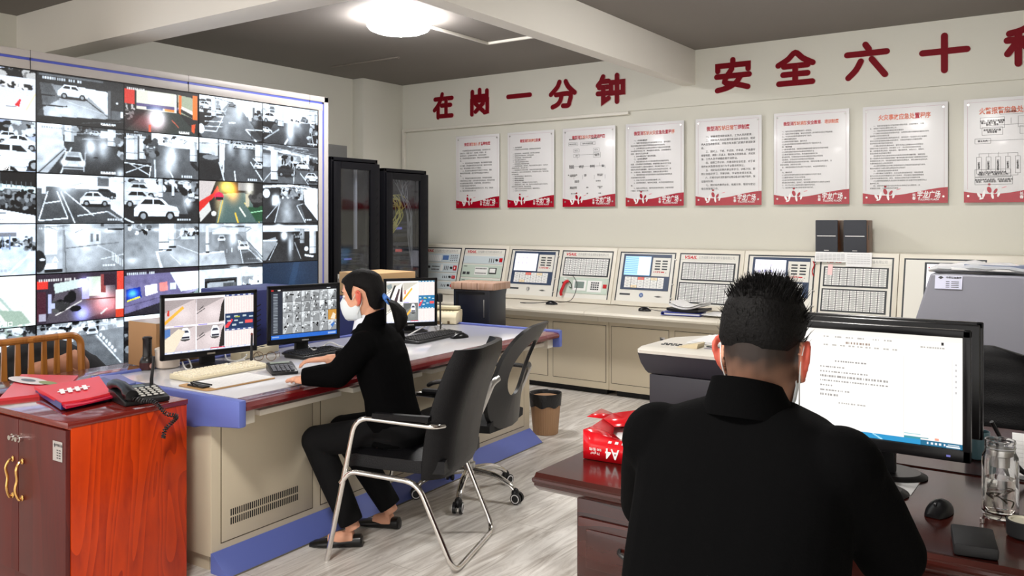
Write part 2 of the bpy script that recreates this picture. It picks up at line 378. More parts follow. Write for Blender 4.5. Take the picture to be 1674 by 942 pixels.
# ---- posters
pan = mat('poster_acrylic', srgb(232, 231, 232), .32, coat=.08); pnk = mat('poster_border', srgb(190, 150, 165), .5); ban = mat('poster_banner', srgb(168, 10, 36), .18, coat=.4, vary=(9, .25))
tred = mat('poster_title_red', srgb(190, 20, 50), .5); tor = mat('poster_title_orange', srgb(226, 120, 90), .5); wht = mat('poster_white', (.9, .88, .88), .4); pk2 = mat('poster_pink', srgb(236, 150, 160), .4)
BODY = {
1: "　　为加强微型消防站消防安全建设，规范值守人员\n执勤行为，根据“消法”、站队管、标准化，建\n制综合实战、区域联防原则制，制定本标准考\n核。切实提高微站队员素质，特制定本值班备勤制\n度。\n　　一、微型消防站实行昼夜备勤，值班备勤要求明确\n分工落实。灭火器材须放置在指定位置，确保人员在岗\n在位，保证接警能力坚持24小时备战。\n　　二、微站队员在备勤期间不得离开工作岗位，遇有\n事离岗须提前请假，经主管领导批准后方可离岗工\n作。\n　　三、微站队员在备勤期间应着装、保持通讯畅通随\n时做好灭火战斗准备，必须认真对待每次出动，听从指挥调度\n单位确保完整好用整洁，按操作规程，建立台账登记，\n并对器材装备进行维护保养。\n　　四、微型消防站要每周组织队员工作、学习、训练培\n训，做好各种登记记录工作。",
2: "　一、站长岗位职责\n　1、负责微型消防站的日常管理，组织制定各项规章制度\n。\n　1、组织防火巡查、消防宣传教育，建立健全消防档案\n　2、组织队员灭火救援训练，开展消防演练。\n　3、负责器材装备、组织制定灭火预案。\n　4、完成上级交办其他任务。\n　二、消防员及控制室值班员职责\n　1、熟悉掌握灭火救援装备的性能。\n　2、应熟悉辖区道路、重点部位、单位人员情况和水源情况，定期开展\n训练和应急演练，做好训练记录。\n　3、接到报警后应立即启动预案，迅速出动赶赴现场开展人员疏散及\n初起火灾扑救，做好与专职消防队配合，并向指挥中心报告，保护火灾现\n场并协助调查。\n　4、维护保养消防器材，确保完好有效。\n　5、做好防火巡查记录。\n　6、遵守各项规章制度。\n　1、消防队员分工，熟悉值班人员在岗位分配情况。\n　2、掌握辖区情况、道路、水源、重点单位和要害部位以及行车路线及\n熟悉消防应急预案内容，服从指挥调度。\n　3、定期学习消防常识和宣传消防知识，增强防范意识。\n　4、完成队长交办的其他任务。",
4: "　　一、1分钟处置程序\n　　1、消防控制室值班人员接到报警信号后，首先通知\n附近的微型消防站值班员携带灭火器材赶到现场。\n　　2、立即通知就近巡查队员携带对讲器材赶到现场确\n认火警及时处置工作，灭火器材扑救初起，迅速疏散群众\n疏散，通知人员立即处置。\n　　3、启动消防应急广播系统疏散。\n　　二、3分钟处置程序\n　　1、微型消防站人员三分钟内携带灭火装备到现场，\n处置、应急疏散人员抢救被困，根据预案对火场进行侦查\n并及时向指挥中心报告处置情况，同时拨打电话“119”，\n组织人员有序疏散撤离，组织在场人员到达安全区域，维\n护、扑救初起、确保现场秩序，疏散和处置后续情况。\n　　2、通信联络组人员应保持现场与指挥部通信联络畅通\n并保持随时到位调度。\n　　3、灭火人员进行火场搜救疏散等工作。\n　　4、现场警戒秩序，有序人员疏散，人员抢险救援到位后\n撤。\n　　5、组织人员灭火后，保护火灾现场及痕迹，协助有关部\n门做好，处理好善后工作。",
5: "　　一、明确微型消防站队员、工作人员的职责。\n　　二、消防站人员应定期开展消防业务培训，制定\n灭火应急疏散预案，并联合有关部门定期开展消防演\n练。\n　　三、按时上、下班，不迟到，不早退，严格遵守\n规章制度，请假一天以上，需经队长同意批准，未经批\n准，工作人员不得擅自离开消防站。\n　　四、按照工作计划，开展消防安全检查，对于发\n现的火灾隐患和违法行为予以整改和制止。\n　　五、消防站应定期开展业务学习、训练计划，按\n照计划组织学习，开展训练，学以致用落实标准。\n　　六、定期对站内消防器材设施设备进行维护保养，保\n证器材好用。\n　　七、做好站内事项台账，档案记录，值班与登记\n等日常管理工作。",
6: "　一、站内工作人员每季度进行一次培训。\n　二、站内工作人员需每，每名人员应知上岗消防培训知识学会技能。\n　三、下列人员应接受消防安全专门培训。\n　(一)微型消防站队员\n　(二)消防控制室的值班、操作人员\n　(三)其他依照规定应当接受消防安全专门培训的人员。\n　四、培训内容\n　(一)有关消防法规、消防安全制度和保障消防安全的操作规程\n　(二)消防设施的性能及灭火器材的使用方法\n　(三)有关消防知识的性能、灭火器材的使用方法\n　(四)报火警、扑救初起火灾以及自救逃生的知识和技能\n　(五)组织、引导在场人员疏散的知识和技能\n　(六)微型消防站应知应会的其他内容，消防安全重点单位要求，消\n防安全管理，消防安全法律。\n　五、消防监控值班人员应进行专业培训，★应获得特岗证上\n岗。\n　六、培训方式\n　(一)组织全体消防站队员定期开展集体人员进行培训\n　(二)邀请消防部门专业人员授课\n　(三)站长及专职管理员授课、组织培训\n　(四)通过制作展板、宣传栏、组织观看消防宣传片消防安全教育\n　七、新工作人员上岗前应进行消防安全培训。\n　八、培训情况应当有记录和考核归档手续。",
7: "　　一、消防控制室值班人员接到报火警信号后，应保持镇定、不慌\n乱，按照如下程序处置和开展工作。\n　　二、消防控制室火灾事故应急处置程序\n　　(一)消防控制室接收到报警信号后，应携带应急对讲器材迅速赶赴现场\n应有警点的所在楼层位置\n　　(二)消防控制室通过视频监控方式，同时指派一名巡逻人员迅速通知\n就近人员到现场用电话确认现场情况，向就近的值班人员报告控制\n室说明具体情况及时间及地点\n　　(三)确认现场发生真实火灾，值守人员应立即确认火灾报警联动\n控制开关处于自动状态，同时拨打“119”，向公安机关消防机构报\n警，说明着火单位地点、起火部位、着火物种类、火势大小、报警人\n姓名和联系电话等基本情况\n　　(四)值班人员应立即启动单位内部灭火和应急疏散预案，消防控制\n室一名值班人员应利用火灾事故广播系统通知楼内各部门疏散群众及组织\n的疏散和应急工作，同时报告单位消防安全责任人，单位消防安全责任人\n人接到报告后应立即赶赴现场\n　　(五)消防控制室应当详细记录各种相关人员联动状态后的运行状态，\n确认火情情况下避免消防设施误动作正常运行\n　　三、消防控制室误报警处置程序\n　　(一)值守确认为误报警时，应当立即消除报警原因，消防控制室\n值守人员应当将系统恢复到正常工作状态，并在值班记录和故障维修\n记录中对误报警的时间、部位、原因及处理情况进行详细的记录\n　　(二)消防控制室值班人员应及时将误报情况向主管领导处理情况向上\n级领导汇报。\n　　四、消防控制室值班人员应熟悉火灾事故应急处置程序，并\n定期做好演练，上岗前熟悉操作规程。"}
TITLE = {1: '微型消防站值班备勤制度', 2: '微型消防站岗位职责', 3: '微型消防站火灾处理流程图', 4: '微型消防站火灾应急处置程序', 5: '微型消防站日常管理制度', 6: '微型消防站消防安全教育、培训制度', 7: '火灾事故应急处置程序', 8: '火警报警应急处置程序'}
TW = {1: .36, 2: .265, 3: .375, 4: .42, 5: .39, 6: .44, 7: .37, 8: .40}
PX = [(-5.784, -5.205), (-5.099, -4.527), (-4.426, -3.835), (-3.724, -3.133), (-3.02, -2.415), (-2.309, -1.692), (-1.588, -.97), (-.861, -.245)]
PL = {1: 'leftmost, above the first two grey instrument bays', 2: 'second from the left, its title ending 岗位职责', 3: 'third from the left, a flow chart of small boxes', 4: 'fourth from the left, its title ending 处置程序', 5: 'fifth from the left, sparse widely spaced lines of text',
      6: 'above the pair of speakers, with a long title holding a comma', 7: 'second from the right, densely filled with text', 8: 'rightmost, a flow chart of boxes cut by the photo edge'}
ux, uz = (1, 0, 0), (0, 0, 1)
def flow_boxes(b, x, z, w, h):     # thin outline of a chart box
    for q in ((x, x + w, z, z + .002), (x, x + w, z + h, z + h + .002), (x, x + .002, z, z + h), (x + w, x + w + .002, z, z + h)): b.poly([(q[0], YF, q[2]), (q[1], YF, q[2]), (q[1], YF, q[3]), (q[0], YF, q[3])])
YF = 0
def poster(k):
    global YF
    x0, x1 = PX[k - 1]; w = x1 - x0; z0, z1 = 1.687, 2.468; h = z1 - z0; cx = (x0 + x1) / 2
    t = thing('wall_poster', 'white fire-safety poster, ' + PL[k], 'poster', (0, 0, 0), group='fire safety posters on the back wall')
    yb = 7.265; b = MB(); b.box(x0, x1, yb, yb + .006, z0, z1, .001); b.build('panel', pan, t)
    b = MB()
    for sx in (x0 + .03, x1 - .03):
        for sz in (z1 - .04, z0 + .05): b.cyl((sx, 7.30, sz), (sx, yb - .004, sz), .008, n=14)
    b.build('standoff_screw', STEEL, t)
    YF = yb - .0007
    b = MB(); m = .024
    for q in ((x0 + m, x1 - m, z1 - m - .0016, z1 - m), (x0 + m, x0 + m + .0016, z0 + .1, z1 - m), (x1 - m - .0016, x1 - m, z0 + .1, z1 - m)): b.poly([(q[0], YF, q[2]), (q[1], YF, q[2]), (q[1], YF, q[3]), (q[0], YF, q[3])])
    b.build('border', pnk, t, smooth=False)
    b = MB(); top = []
    for i in range(25):
        s = i / 24; top.append((x0 + s * w, z0 + h * (.106 + .030 * math.sin((s - .02) * math.pi * 1.5 + math.pi) * (1 if s < .68 else .85) + .030 * max(0, s - .15))))
    b.poly([(x0, YF, z0), (x1, YF, z0)] + [(p[0], YF, p[1]) for p in top[::-1]]); b.build('banner', ban, t, smooth=False)
    YF = yb - .0014
    b = MB()                      # group of small running firefighter figures, pale shapes
    for (fx, fz, rx, rz, mi, tilt) in ((.10, .055, .012, .034, 0, .5), (.13, .065, .012, .045, 0, -.2), (.165, .095, .018, .035, 1, .3), (.185, .05, .011, .036, 0, .2), (.205, .085, .013, .03, 1, -.5), (.225, .06, .010, .03, 0, -.3), (.165, .135, .012, .012, 1, 0), (.215, .12, .010, .011, 0, 0), (.115, .03, .02, .009, 0, .3), (.26, .112, .022, .004, 2, .3)):
        b.mi = mi; px, pz = x0 + fx * w / .6, z0 + fz * h / .78
        pts = []
        for a in range(12):
            u, v = rx * .8 * math.cos(a * math.pi / 6), rz * .7 * math.sin(a * math.pi / 6)
            pts.append((px + u * math.cos(tilt) - v * math.sin(tilt), YF - .0002 * (a * 0), pz + u * math.sin(tilt) + v * math.cos(tilt)))
        b.poly(pts)
        YF -= .0001
    b.build('emblem', [wht, ban, pk2], t, smooth=False)
    b = MB(); b.text('宇龙广场', .062, ((x1 - .135, YF, z0 + .062), ux, uz), bold=.02, shear=.15, width=.165); b.text('YULONG PLAZA', .02, ((x1 - .135, YF, z0 + .028), ux, uz), bold=.02, width=.15)
    b.text('长\n春', .026, ((x1 - .238, YF, z0 + .050), ux, uz), bold=.02); b.lathe([(.006, 0), (.006, .0003)], 10, (0, 0, 0)) if False else None
    b.build('logo', wht, t, smooth=False)
    tt = TITLE[k]; n = len(tt); half = [c for c in tt]
    me = MB()
    wd_ = TW[k] * w / .6; cw = wd_ / n
    for i, c in enumerate(half):
        me.mi = 1 if (3 <= i % 9 <= 6 or (k > 6 and (i < 3 or i > 7))) else 0
        if c == '、': me.text(c, cw * .9, ((cx - wd_ / 2 + (i + .3) * cw, YF, z1 - .098), ux, uz)); continue
        me.text(c, cw * 1.02, ((cx - wd_ / 2 + (i + .5) * cw, YF, z1 - .098), ux, (0, 0, 1.25)), bold=.018)
    me.build('title', [tred, tor], t, smooth=False)
    if k in BODY:
        nl = BODY[k].count('\n') + 1; hh = {1: .46, 2: .47, 4: .50, 5: .50, 6: .50, 7: .52}[k]
        b = MB()
        for j, ln in enumerate(BODY[k].split('\n')):
            z = z1 - .15 - (j + .5) * hh / nl; s = min(.0225, hh / nl * .66)
            full = len(ln) > 20
            maxw = w - .11
            est = sum(1 if ord(c) > 255 else .55 for c in ln) * s
            kx = 1 if est < maxw else maxw / est
            b.text(ln, s, ((x0 + .055, YF, z), (kx, 0, 0), uz), align='LEFT', bold=.012 if ('、' in ln[:4] and len(ln) < 14) else 0, res=1)
        b.build('text', DARKT, t, smooth=False)
    else:
        b = MB(); g = MB()
        if k == 3:
            rows = [(.17, [(.12, .13, '接到火警报告'), (.33, .10, '发生火灾时'), (.56, .12, '消防控制室')], 0), (.235, [(.12, .15, '确认火灾现场'), (.36, .26, '组织人员扑救并疏散')], 1), (.325, [(.22, .09, '火势小'), (.62, .09, '火势大')], 1), (.395, [(.22, .09, '扑救'), (.62, .11, '启动预案\n报警119')], 1),
                    (.545, [(.12, .09, '灭火行动\n携带器材\n扑救火灾'), (.32, .09, '疏散引导\n安全出口'), (.54, .09, '通讯联络\n保持畅通'), (.76, .07, '救护\n保障')], 0), (.665, [(.10, .17, '第一时间到场处置\n并组织扑救'), (.40, .09, '协助\n支援'), (.66, .15, '消防队到达\n移交指挥')], 0), (.745, [(.20, .15, '火灾扑灭\n清理火场'), (.64, .12, '保护现场')], 0), (.83, [(.12, .16, '调查火灾原因\n处理善后工作'), (.45, .07, '总结'), (.66, .15, '恢复正常\n运行')], 0), (.91, [(.14, .13, '登记 归档'), (.44, .08, '上报'), (.68, .1, '完成')], 0)]
        else:
            rows = [(.165, [(.40, .22, '火灾报警')], 1), (.27, [(.18, .24, '主机、区域显示器报警\n确认火警位置、类型\n部位、消音'), (.60, .22, '值班\n启动联动\n喷淋')], 1), (.355, [(.20, .20, '携带通讯灭火器\n现场查看'), (.62, .20, '通知消防\n中心值班')], 1), (.455, [(.12, .15, '确认火灾')], 1), (.79, [(.12, .36, '确认人员疏散后组织灭火\n并做好广播、疏散人员工作')], 1), (.865, [(.12, .38, '启动自动灭火系统，并将火灾情况\n报告、向领导报告、等待消防队')], 1)]
        for v, items, boxed in rows:
            z = z1 - v * h * .93 + .01
            for fx, fw, s in items:
                bx0 = x0 + fx * w * .95 + .01; bw = fw * w; nl = s.count('\n') + 1; hh = .022 * nl if k == 8 else .017 * nl
                b.text(s, .0165 if k == 8 else .0135, ((bx0 + bw / 2, YF, z), ux, uz), res=1, bold=.012, line=.9)
                if boxed: flow_boxes(g, bx0 - .006, z - hh / 2 - .007, bw + .012, hh + .014)
        def vl(x, za, zb): g.poly([(x, YF, za), (x + .002, YF, za), (x + .002, YF, zb), (x, YF, zb)])
        def hl(z, xa, xb): g.poly([(xa, YF, z), (xb, YF, z), (xb, YF, z + .002), (xa, YF, z + .002)])
        if k == 8:
            for i in range(5):
                bx = x0 + .085 + i * .063; flow_boxes(g, bx, z0 + .215, .032, .125); vl(bx + .016, z0 + .34, z0 + .365); vl(bx + .016, z0 + .20, z0 + .215)
                b.text('\n'.join('切断电源报警'[:4 + i % 3]), .0155, ((bx + .016, YF, z0 + .278), ux, uz), res=1, bold=.012, line=.85)
            hl(z0 + .365, x0 + .10, x0 + .355); hl(z0 + .20, x0 + .10, x0 + .355); vl(x0 + .23, z0 + .375, z0 + .365); hl(z1 - .205, x0 + .18, x0 + .45); hl(z1 - .32, x0 + .13, x0 + .45); vl(x0 + .31, z1 - .2, z1 - .155)
        else:
            hl(z1 - .27, x0 + .16, x0 + .42); hl(z1 - .385, x0 + .13, x0 + .48); vl(x0 + .17, z1 - .31, z1 - .27); vl(x0 + .42, z1 - .29, z1 - .27); vl(x0 + .42, z1 - .385, z1 - .35)
            for xx in (.13, .23, .36, .48): vl(x0 + xx, z1 - .41, z1 - .385); vl(x0 + xx, z1 - .51, z1 - .47)
        b.build('chart_text', DARKT, t, smooth=False); g.build('chart_lines', GREYT, t, smooth=False)
for k in range(1, 9): poster(k)
# ------------------------------------------------------------------ pictures shown by the screens (painted as colours of a fine grid of small faces)
class Pic:
    def __init__(s, w, h, c=(0, 0, 0), seed=1):
        s.w, s.h = w, h; s.a = np.zeros((h, w, 3)); s.a[:] = np.array(c)
        s.X, s.Y = np.meshgrid((np.arange(w) + .5) / w, (np.arange(h) + .5) / h); s.r = np.random.default_rng(seed)
    def mask(s, pts):
        m = np.zeros((s.h, s.w), bool); n = len(pts)
        for i in range(n):
            (x0, y0), (x1, y1) = pts[i], pts[(i + 1) % n]
            if y0 == y1: continue
            c = ((y0 > s.Y) != (y1 > s.Y)) & (s.X < (x1 - x0) * (s.Y - y0) / (y1 - y0) + x0); m ^= c
        return m
    def col(s, c): return np.array(c if isinstance(c, (tuple, list)) else (c * .96, c * .985, c * 1.0))
    def poly(s, pts, c, a=1, c2=None):
        m = s.mask(pts); cc = s.col(c)
        if c2 is not None:      # gradient top -> bottom
            ys = [p[1] for p in pts]; t = np.clip((s.Y - min(ys)) / (max(ys) - min(ys) + 1e-6), 0, 1)[..., None]
            full = s.col(c) * (1 - t) + s.col(c2) * t; s.a[m] = s.a[m] * (1 - a) + full[m] * a
        else: s.a[m] = s.a[m] * (1 - a) + cc * a
        return s
    def rect(s, x0, y0, x1, y1, c, a=1, c2=None): return s.poly([(x0, y0), (x1, y0), (x1, y1), (x0, y1)], c, a, c2)
    def line(s, x0, y0, x1, y1, c, w=.012, a=1):
        dx, dy = x1 - x0, (y1 - y0) * s.h / s.w; l = math.hypot(dx, dy) + 1e-9; px, py = -dy / l * w / 2, dx / l * w / 2 * s.w / s.h
        return s.poly([(x0 + px, y0 + py), (x1 + px, y1 + py), (x1 - px, y1 - py), (x0 - px, y0 - py)], c, a)
    def ell(s, cx, cy, rx, ry, c, a=1):
        m = ((s.X - cx) / rx) ** 2 + ((s.Y - cy) / ry) ** 2 < 1; s.a[m] = s.a[m] * (1 - a) + s.col(c) * a; return s
    def glow(s, cx, cy, rx, ry, c, a=1):
        g = np.exp(-(((s.X - cx) / rx) ** 2 + ((s.Y - cy) / ry) ** 2))[..., None] * a; s.a = s.a + g * s.col(c); return s
    def clutter(s, x0, y0, x1, y1, n, lo=.02, hi=.9, sz=.03):
        for _ in range(n):
            x, y = s.r.uniform(x0, x1), s.r.uniform(y0, y1); c = s.r.choice([lo, hi, (lo + hi) / 2]); s.ell(x, y, sz * s.r.uniform(.3, 1), sz * s.r.uniform(.3, 1) * 1.5, float(c))
        return s
    def floor(s, vx, vy, xl, xr, c, c2): return s.poly([(vx - .06, vy), (vx + .06, vy), (xr, 1), (xl, 1)], c, 1, c2)
    def pillar(s, x0, x1, y0, y1, c=.85):
        s.rect(x0, y0, x1, y1, c); s.rect(x0 + (x1 - x0) * .7, y0, x1, y1, c * .75); k = (y1 - y0)
        s.rect(x0, y1 - .34 * k, x1, y1 - .31 * k, c * .3); s.rect(x0, y1 - .06 * k, x1, y1, .08)
        return s
    def car_side(s, cx, cy, L, body=.9, win=.06, flip=1):
        k = L; A = s.w / s.h
        P = lambda pts: [(cx + flip * x * k, cy + y * k * A) for x, y in pts]
        s.ell(cx, cy + .20 * k * A, .5 * k, .05 * k * A, .02, .8)
        s.poly(P([(-.5, .14), (-.5, -.02), (-.42, -.10), (-.30, -.24), (.10, -.25), (.27, -.10), (.46, -.05), (.51, .04), (.50, .14)]), body)
        s.poly(P([(-.36, -.11), (-.27, -.21), (-.10, -.215), (-.10, -.11)]), win); s.poly(P([(-.07, -.11), (-.07, -.215), (.07, -.21), (.19, -.10)]), win)
        s.line(*P([(-.5, .03)])[0], *P([(.5, .04)])[0], body * .7, .01 * 1)
        for x in (-.30, .30):
            c = P([(x, .14)])[0]; s.ell(*c, .105 * k, .105 * k * A, .03); s.ell(*c, .06 * k, .06 * k * A, .55)
        return s
    def car_rear(s, cx, cy, W, body=.85, glass=.15):
        A = s.w / s.h; P = lambda pts: [(cx + x * W, cy + y * W * A) for x, y in pts]
        s.poly(P([(-.5, .42), (-.52, .05), (-.36, -.42), (.36, -.42), (.52, .05), (.5, .42)]), body); s.poly(P([(-.30, -.22), (-.25, -.38), (.25, -.38), (.30, -.22)]), body * .75)
        s.poly(P([(-.42, .02), (-.32, -.18), (.32, -.18), (.42, .02)]), glass); s.poly(P([(-.48, .40), (-.48, .30), (.48, .30), (.48, .40)]), .25); s.poly(P([(-.2, .26), (-.2, .18), (.2, .18), (.2, .26)]), .95)
        s.glow(cx - .46 * W, cy + .1 * W * A, .12 * W, .12 * W * A, 1.2); s.glow(cx + .46 * W, cy + .1 * W * A, .10 * W, .1 * W * A, 1.0); return s
    def stamp(s, y=.055, x=.06, n=17, c=.95):
        i = 0
        while i < n:
            if i not in (10, 14): s.rect(x + i * .026, y, x + i * .026 + .018, y + .045, c, .85)
            i += 1
        return s
    def tagline(s, x=.72, y=.90, n=6, c=.95):
        for i in range(n): s.rect(x + i * .032, y, x + i * .032 + .024, y + .05, c, .9)
        return s
    def noise(s, a=.05):
        s.a = s.a + s.r.normal(0, a, (s.h, s.w, 1)); return s
    def warm(s, r, g, b): s.a = s.a * np.array((r, g, b)); return s
def show(pic, name, frame, m, parent, gain=1.0, gamma=1.75, off=0):
    """build the picture as a mesh in the plane of frame = (top-left corner, across, down)"""
    o, ax, dn = [Vector(q) for q in frame]; w, h = pic.w, pic.h
    px = np.linspace(0, 1, w + 1); py = np.linspace(0, 1, h + 1)
    gx, gy = np.meshgrid(px, py)
    co_ = np.array(o)[None] + gx.reshape(-1, 1) * np.array(ax)[None] + gy.reshape(-1, 1) * np.array(dn)[None]
    ii = np.arange(w * h); r_, c_ = ii // w, ii % w; v0 = r_ * (w + 1) + c_
    fc = np.stack([v0, v0 + w + 1, v0 + w + 2, v0 + 1], 1)
    me = bpy.data.meshes.new(name); me.vertices.add(len(co_)); me.vertices.foreach_set('co', co_.ravel())
    me.loops.add(4 * w * h); me.loops.foreach_set('vertex_index', fc.ravel()); me.polygons.add(w * h); me.polygons.foreach_set('loop_start', np.arange(0, 4 * w * h, 4))
    me.update(calc_edges=True)
    col = np.clip(pic.a, 0, 1.25) ** gamma * gain
    at_ = me.color_attributes.new('Col', 'FLOAT_COLOR', 'CORNER')
    c4 = np.concatenate([col.reshape(-1, 3), np.ones((w * h, 1))], 1)
    at_.data.foreach_set('color', np.repeat(c4, 4, axis=0).ravel()); me.materials.append(m)
    ob = bpy.data.objects.new(name, me); COL.objects.link(ob)
    if parent: ob.parent = parent
    return ob
FW, FH = 132, 74
def feed(r, c):
    s = Pic(FW, FH, (.05, .05, .05), seed=r * 7 + c)
    g = lambda v: (v * .96, v * .985, v)
    if (r, c) == (0, 0):
        s.rect(0, 0, 1, 1, (.78, .84, 1.0), 1, (.9, .93, 1.0)); s.clutter(.3, .02, 1, .16, 70, .03, .7, .06); s.clutter(.3, .25, .95, .38, 90, .03, .95, .035); s.rect(.3, .16, 1, .26, (.85, .9, 1))
        s.poly([(.78, .72), (.83, .6), (.85, .6), (.83, .74)], (.8, .08, .1)); s.rect(.70, .74, .80, .76, .3); s.line(.9, .8, 1, .45, (.95, .9, .7), .02); s.tagline(.45, .83, 5, .75)
    elif (r, c) == (0, 1):
        s.rect(0, 0, 1, 1, .10); s.rect(.02, .02, .75, .06, .45, .6)
        s.poly([(.03, .20), (.82, .25), (.80, .86), (.08, .86)], .42, 1, .62); s.glow(.35, .75, .3, .25, .22); s.poly([(.45, .2), (.82, .24), (.80, .72)], .93); s.line(.42, .3, .80, .76, .12, .012); s.line(.3, .52, .78, .72, .8, .008)
        s.poly([(.0, .1), (.15, .2), (.25, .5), (.03, .75), (0, .9)], .06, .55); s.line(.03, .45, .2, .44, .05, .012); s.line(.05, .66, .33, .64, .06, .014); s.line(.2, .66, .25, .78, .85, .014); s.line(.25, .78, .34, .78, .9, .02)
        s.car_side(.40, .34, .34, 1.0); s.rect(.80, .2, .84, .86, .3); s.rect(.84, .2, 1, .62, .12); s.rect(.85, .62, .97, .82, .3); s.ell(.92, .45, .015, .02, 1.0); s.rect(.96, .62, .99, .76, .95)
        s.poly([(0, .88), (1, .80), (1, 1), (0, 1)], .07); s.line(.5, .95, 1, .84, .2, .01); s.stamp(.07); s.tagline(.72, .90)
    elif (r, c) == (0, 2):
        s.rect(0, 0, 1, 1, .03); s.rect(0, .1, .13, .42, (.75, .12, .08)); s.clutter(0, .42, .14, .75, 25, .02, .7, .03)
        s.rect(.15, .08, .68, .52, (.82, .85, .78)); s.rect(.3, .1, .6, .3, (1, 1, .98)); s.rect(.15, .38, .75, .44, (.25, .22, .4)); s.rect(.28, .42, .5, .5, (.1, .15, .3)); s.rect(.52, .44, .68, .5, (.9, .45, .15))
        s.poly([(.3, .52), (.72, .52), (1, 1), (.02, 1)], (.10, .13, .12)); s.glow(.42, .68, .10, .20, (1.6, 1.6, 1.7)); s.glow(.28, .8, .2, .2, (.25, .03, .05)); s.line(.62, .68, .72, .84, (.8, .3, .2), .012); s.rect(.31, .84, .34, 1, (.9, .3, .2)); s.rect(.66, .1, .69, .52, .9)
        s.poly([(.70, .08), (.92, .12), (.92, .6), (.72, .5)], (.55, .6, .5)); s.line(.72, .36, .95, .5, (.9, .88, .85), .05); s.line(.72, .42, .95, .58, .06, .04); s.poly([(.72, .1), (.76, .1), (.75, .55), (.72, .5)], (.9, .35, .1)); s.rect(.92, .06, .985, .62, (1.0, .38, .1)); s.poly([(.9, .75), (.96, .72), (.94, .95), (.9, .9)], (.85, .25, .1)); s.stamp(.06, .03, 9); s.tagline(.72, .92, 5)
    elif (r, c) == (0, 3):
        s.rect(0, 0, 1, .4, .92); s.clutter(0, .05, .3, .4, 35, .12, .95, .05); s.poly([(.42, .16), (.62, .16), (1, .95), (.9, 1), (.05, 1), (0, .9)], .40, 1, .30); s.glow(.62, .3, .07, .25, .5); s.glow(.45, .4, .12, .3, .2); s.glow(.4, .8, .05, .2, .2); s.glow(.85, .5, .06, .15, .35)
        for y in (.5, .62, .74): s.line(.08, y, .36, y - .03, .95, .012)
        s.line(.42, .25, .26, .84, .95, .012); s.line(.26, .84, .02, .84, .95, .012); s.poly([(.68, .12), (.82, .14), (.82, .5), (.78, .5)], .85); s.rect(.83, .15, .87, .5, .3); s.clutter(.87, .2, 1, .45, 20, .03, .6, .04); s.line(.72, .72, .9, 1, .97, .02); s.line(.72, .72, 1, .70, .95, .014); s.rect(.80, .74, 1, .95, .12, .8)
        s.car_side(.10, .25, .22, .9); s.car_side(.30, .35, .2, .85); s.car_side(.5, .14, .14, .5); s.pillar(.18, .26, .05, .5, .95); s.line(.45, .6, .56, .58, .95, .02); s.ell(.03, .8, .05, .12, .9)
    elif (r, c) == (0, 4):
        s.rect(0, 0, 1, .45, .85); s.rect(.35, .1, .85, .28, .97); s.poly([(.2, .45), (.85, .38), (.95, 1), (0, 1)], .3, 1, .14); s.glow(.48, .6, .07, .35, .9); s.glow(.62, .45, .08, .2, .5); s.clutter(.45, .32, .8, .37, 20, .05, .4, .02)
        s.rect(.12, .05, .2, .2, .3); s.car_side(.14, .35, .3, 1.0); s.pillar(.26, .36, .1, .55, .97); s.car_side(.75, .28, .14, .5); s.pillar(.88, .96, .1, .4, .9); s.clutter(.84, .4, 1, .95, 30, .02, .7, .06); s.line(.38, 1, .44, .85, .95, .03); s.line(.28, .62, .02, .9, .7, .02); s.car_side(.06, .68, .2, .95); s.line(.86, .5, .92, .98, .8, .015); s.tagline(.8, .9, 6)
    elif (r, c) == (1, 0):
        s.rect(0, 0, 1, 1, (.62, .66, .75)); s.clutter(.25, 0, 1, .3, 130, .02, .8, .05)
        for (x, y, l) in ((.4, .32, .3), (.75, .36, .3), (.45, .48, .4), (.85, .44, .36), (.40, .63, .5), (.80, .72, .62)): s.car_side(x, y, l, .97, .08)
        s.car_side(.5, .86, .8, .9, .1); s.tagline(.4, .9, 9)
    elif (r, c) == (1, 1):
        s.rect(0, 0, 1, 1, .15); s.poly([(0, 0), (.27, 0), (.30, .45), (0, .98)], .88, 1, .72); s.poly([(0, .98), (.30, .45), (.33, .5), (.12, 1), (0, 1)], .65); s.line(.02, 1, .30, .50, .1, .014)
        s.poly([(.38, .22), (.8, .22), (1, .9), (1, 1), (.2, 1), (.33, .5)], .22, 1, .12); s.glow(.60, .42, .06, .2, .8); s.glow(.75, .4, .07, .22, .6); s.glow(.96, .95, .05, .1, .7); s.rect(.27, 0, .44, .2, .6); s.pillar(.30, .41, 0, .36, .85); s.clutter(.44, .02, .64, .12, 30, .03, .6, .03); s.car_side(.66, .13, .14, .8); s.pillar(.80, .90, .02, .38, .9); s.clutter(.92, .2, 1, .6, 18, .05, .7, .05); s.line(.50, .26, .72, .25, .7, .01); s.line(.26, 1, .38, .45, .85, .018); s.line(.52, .95, .55, .4, .6, .016); s.rect(.72, .05, .82, .2, .8)
        s.car_rear(.40, .72, .24, .75); s.ell(.66, .64, .03, .015, .05); s.stamp(.05, .05, 14, .5); s.tagline(.72, .92)
    elif (r, c) == (1, 2):
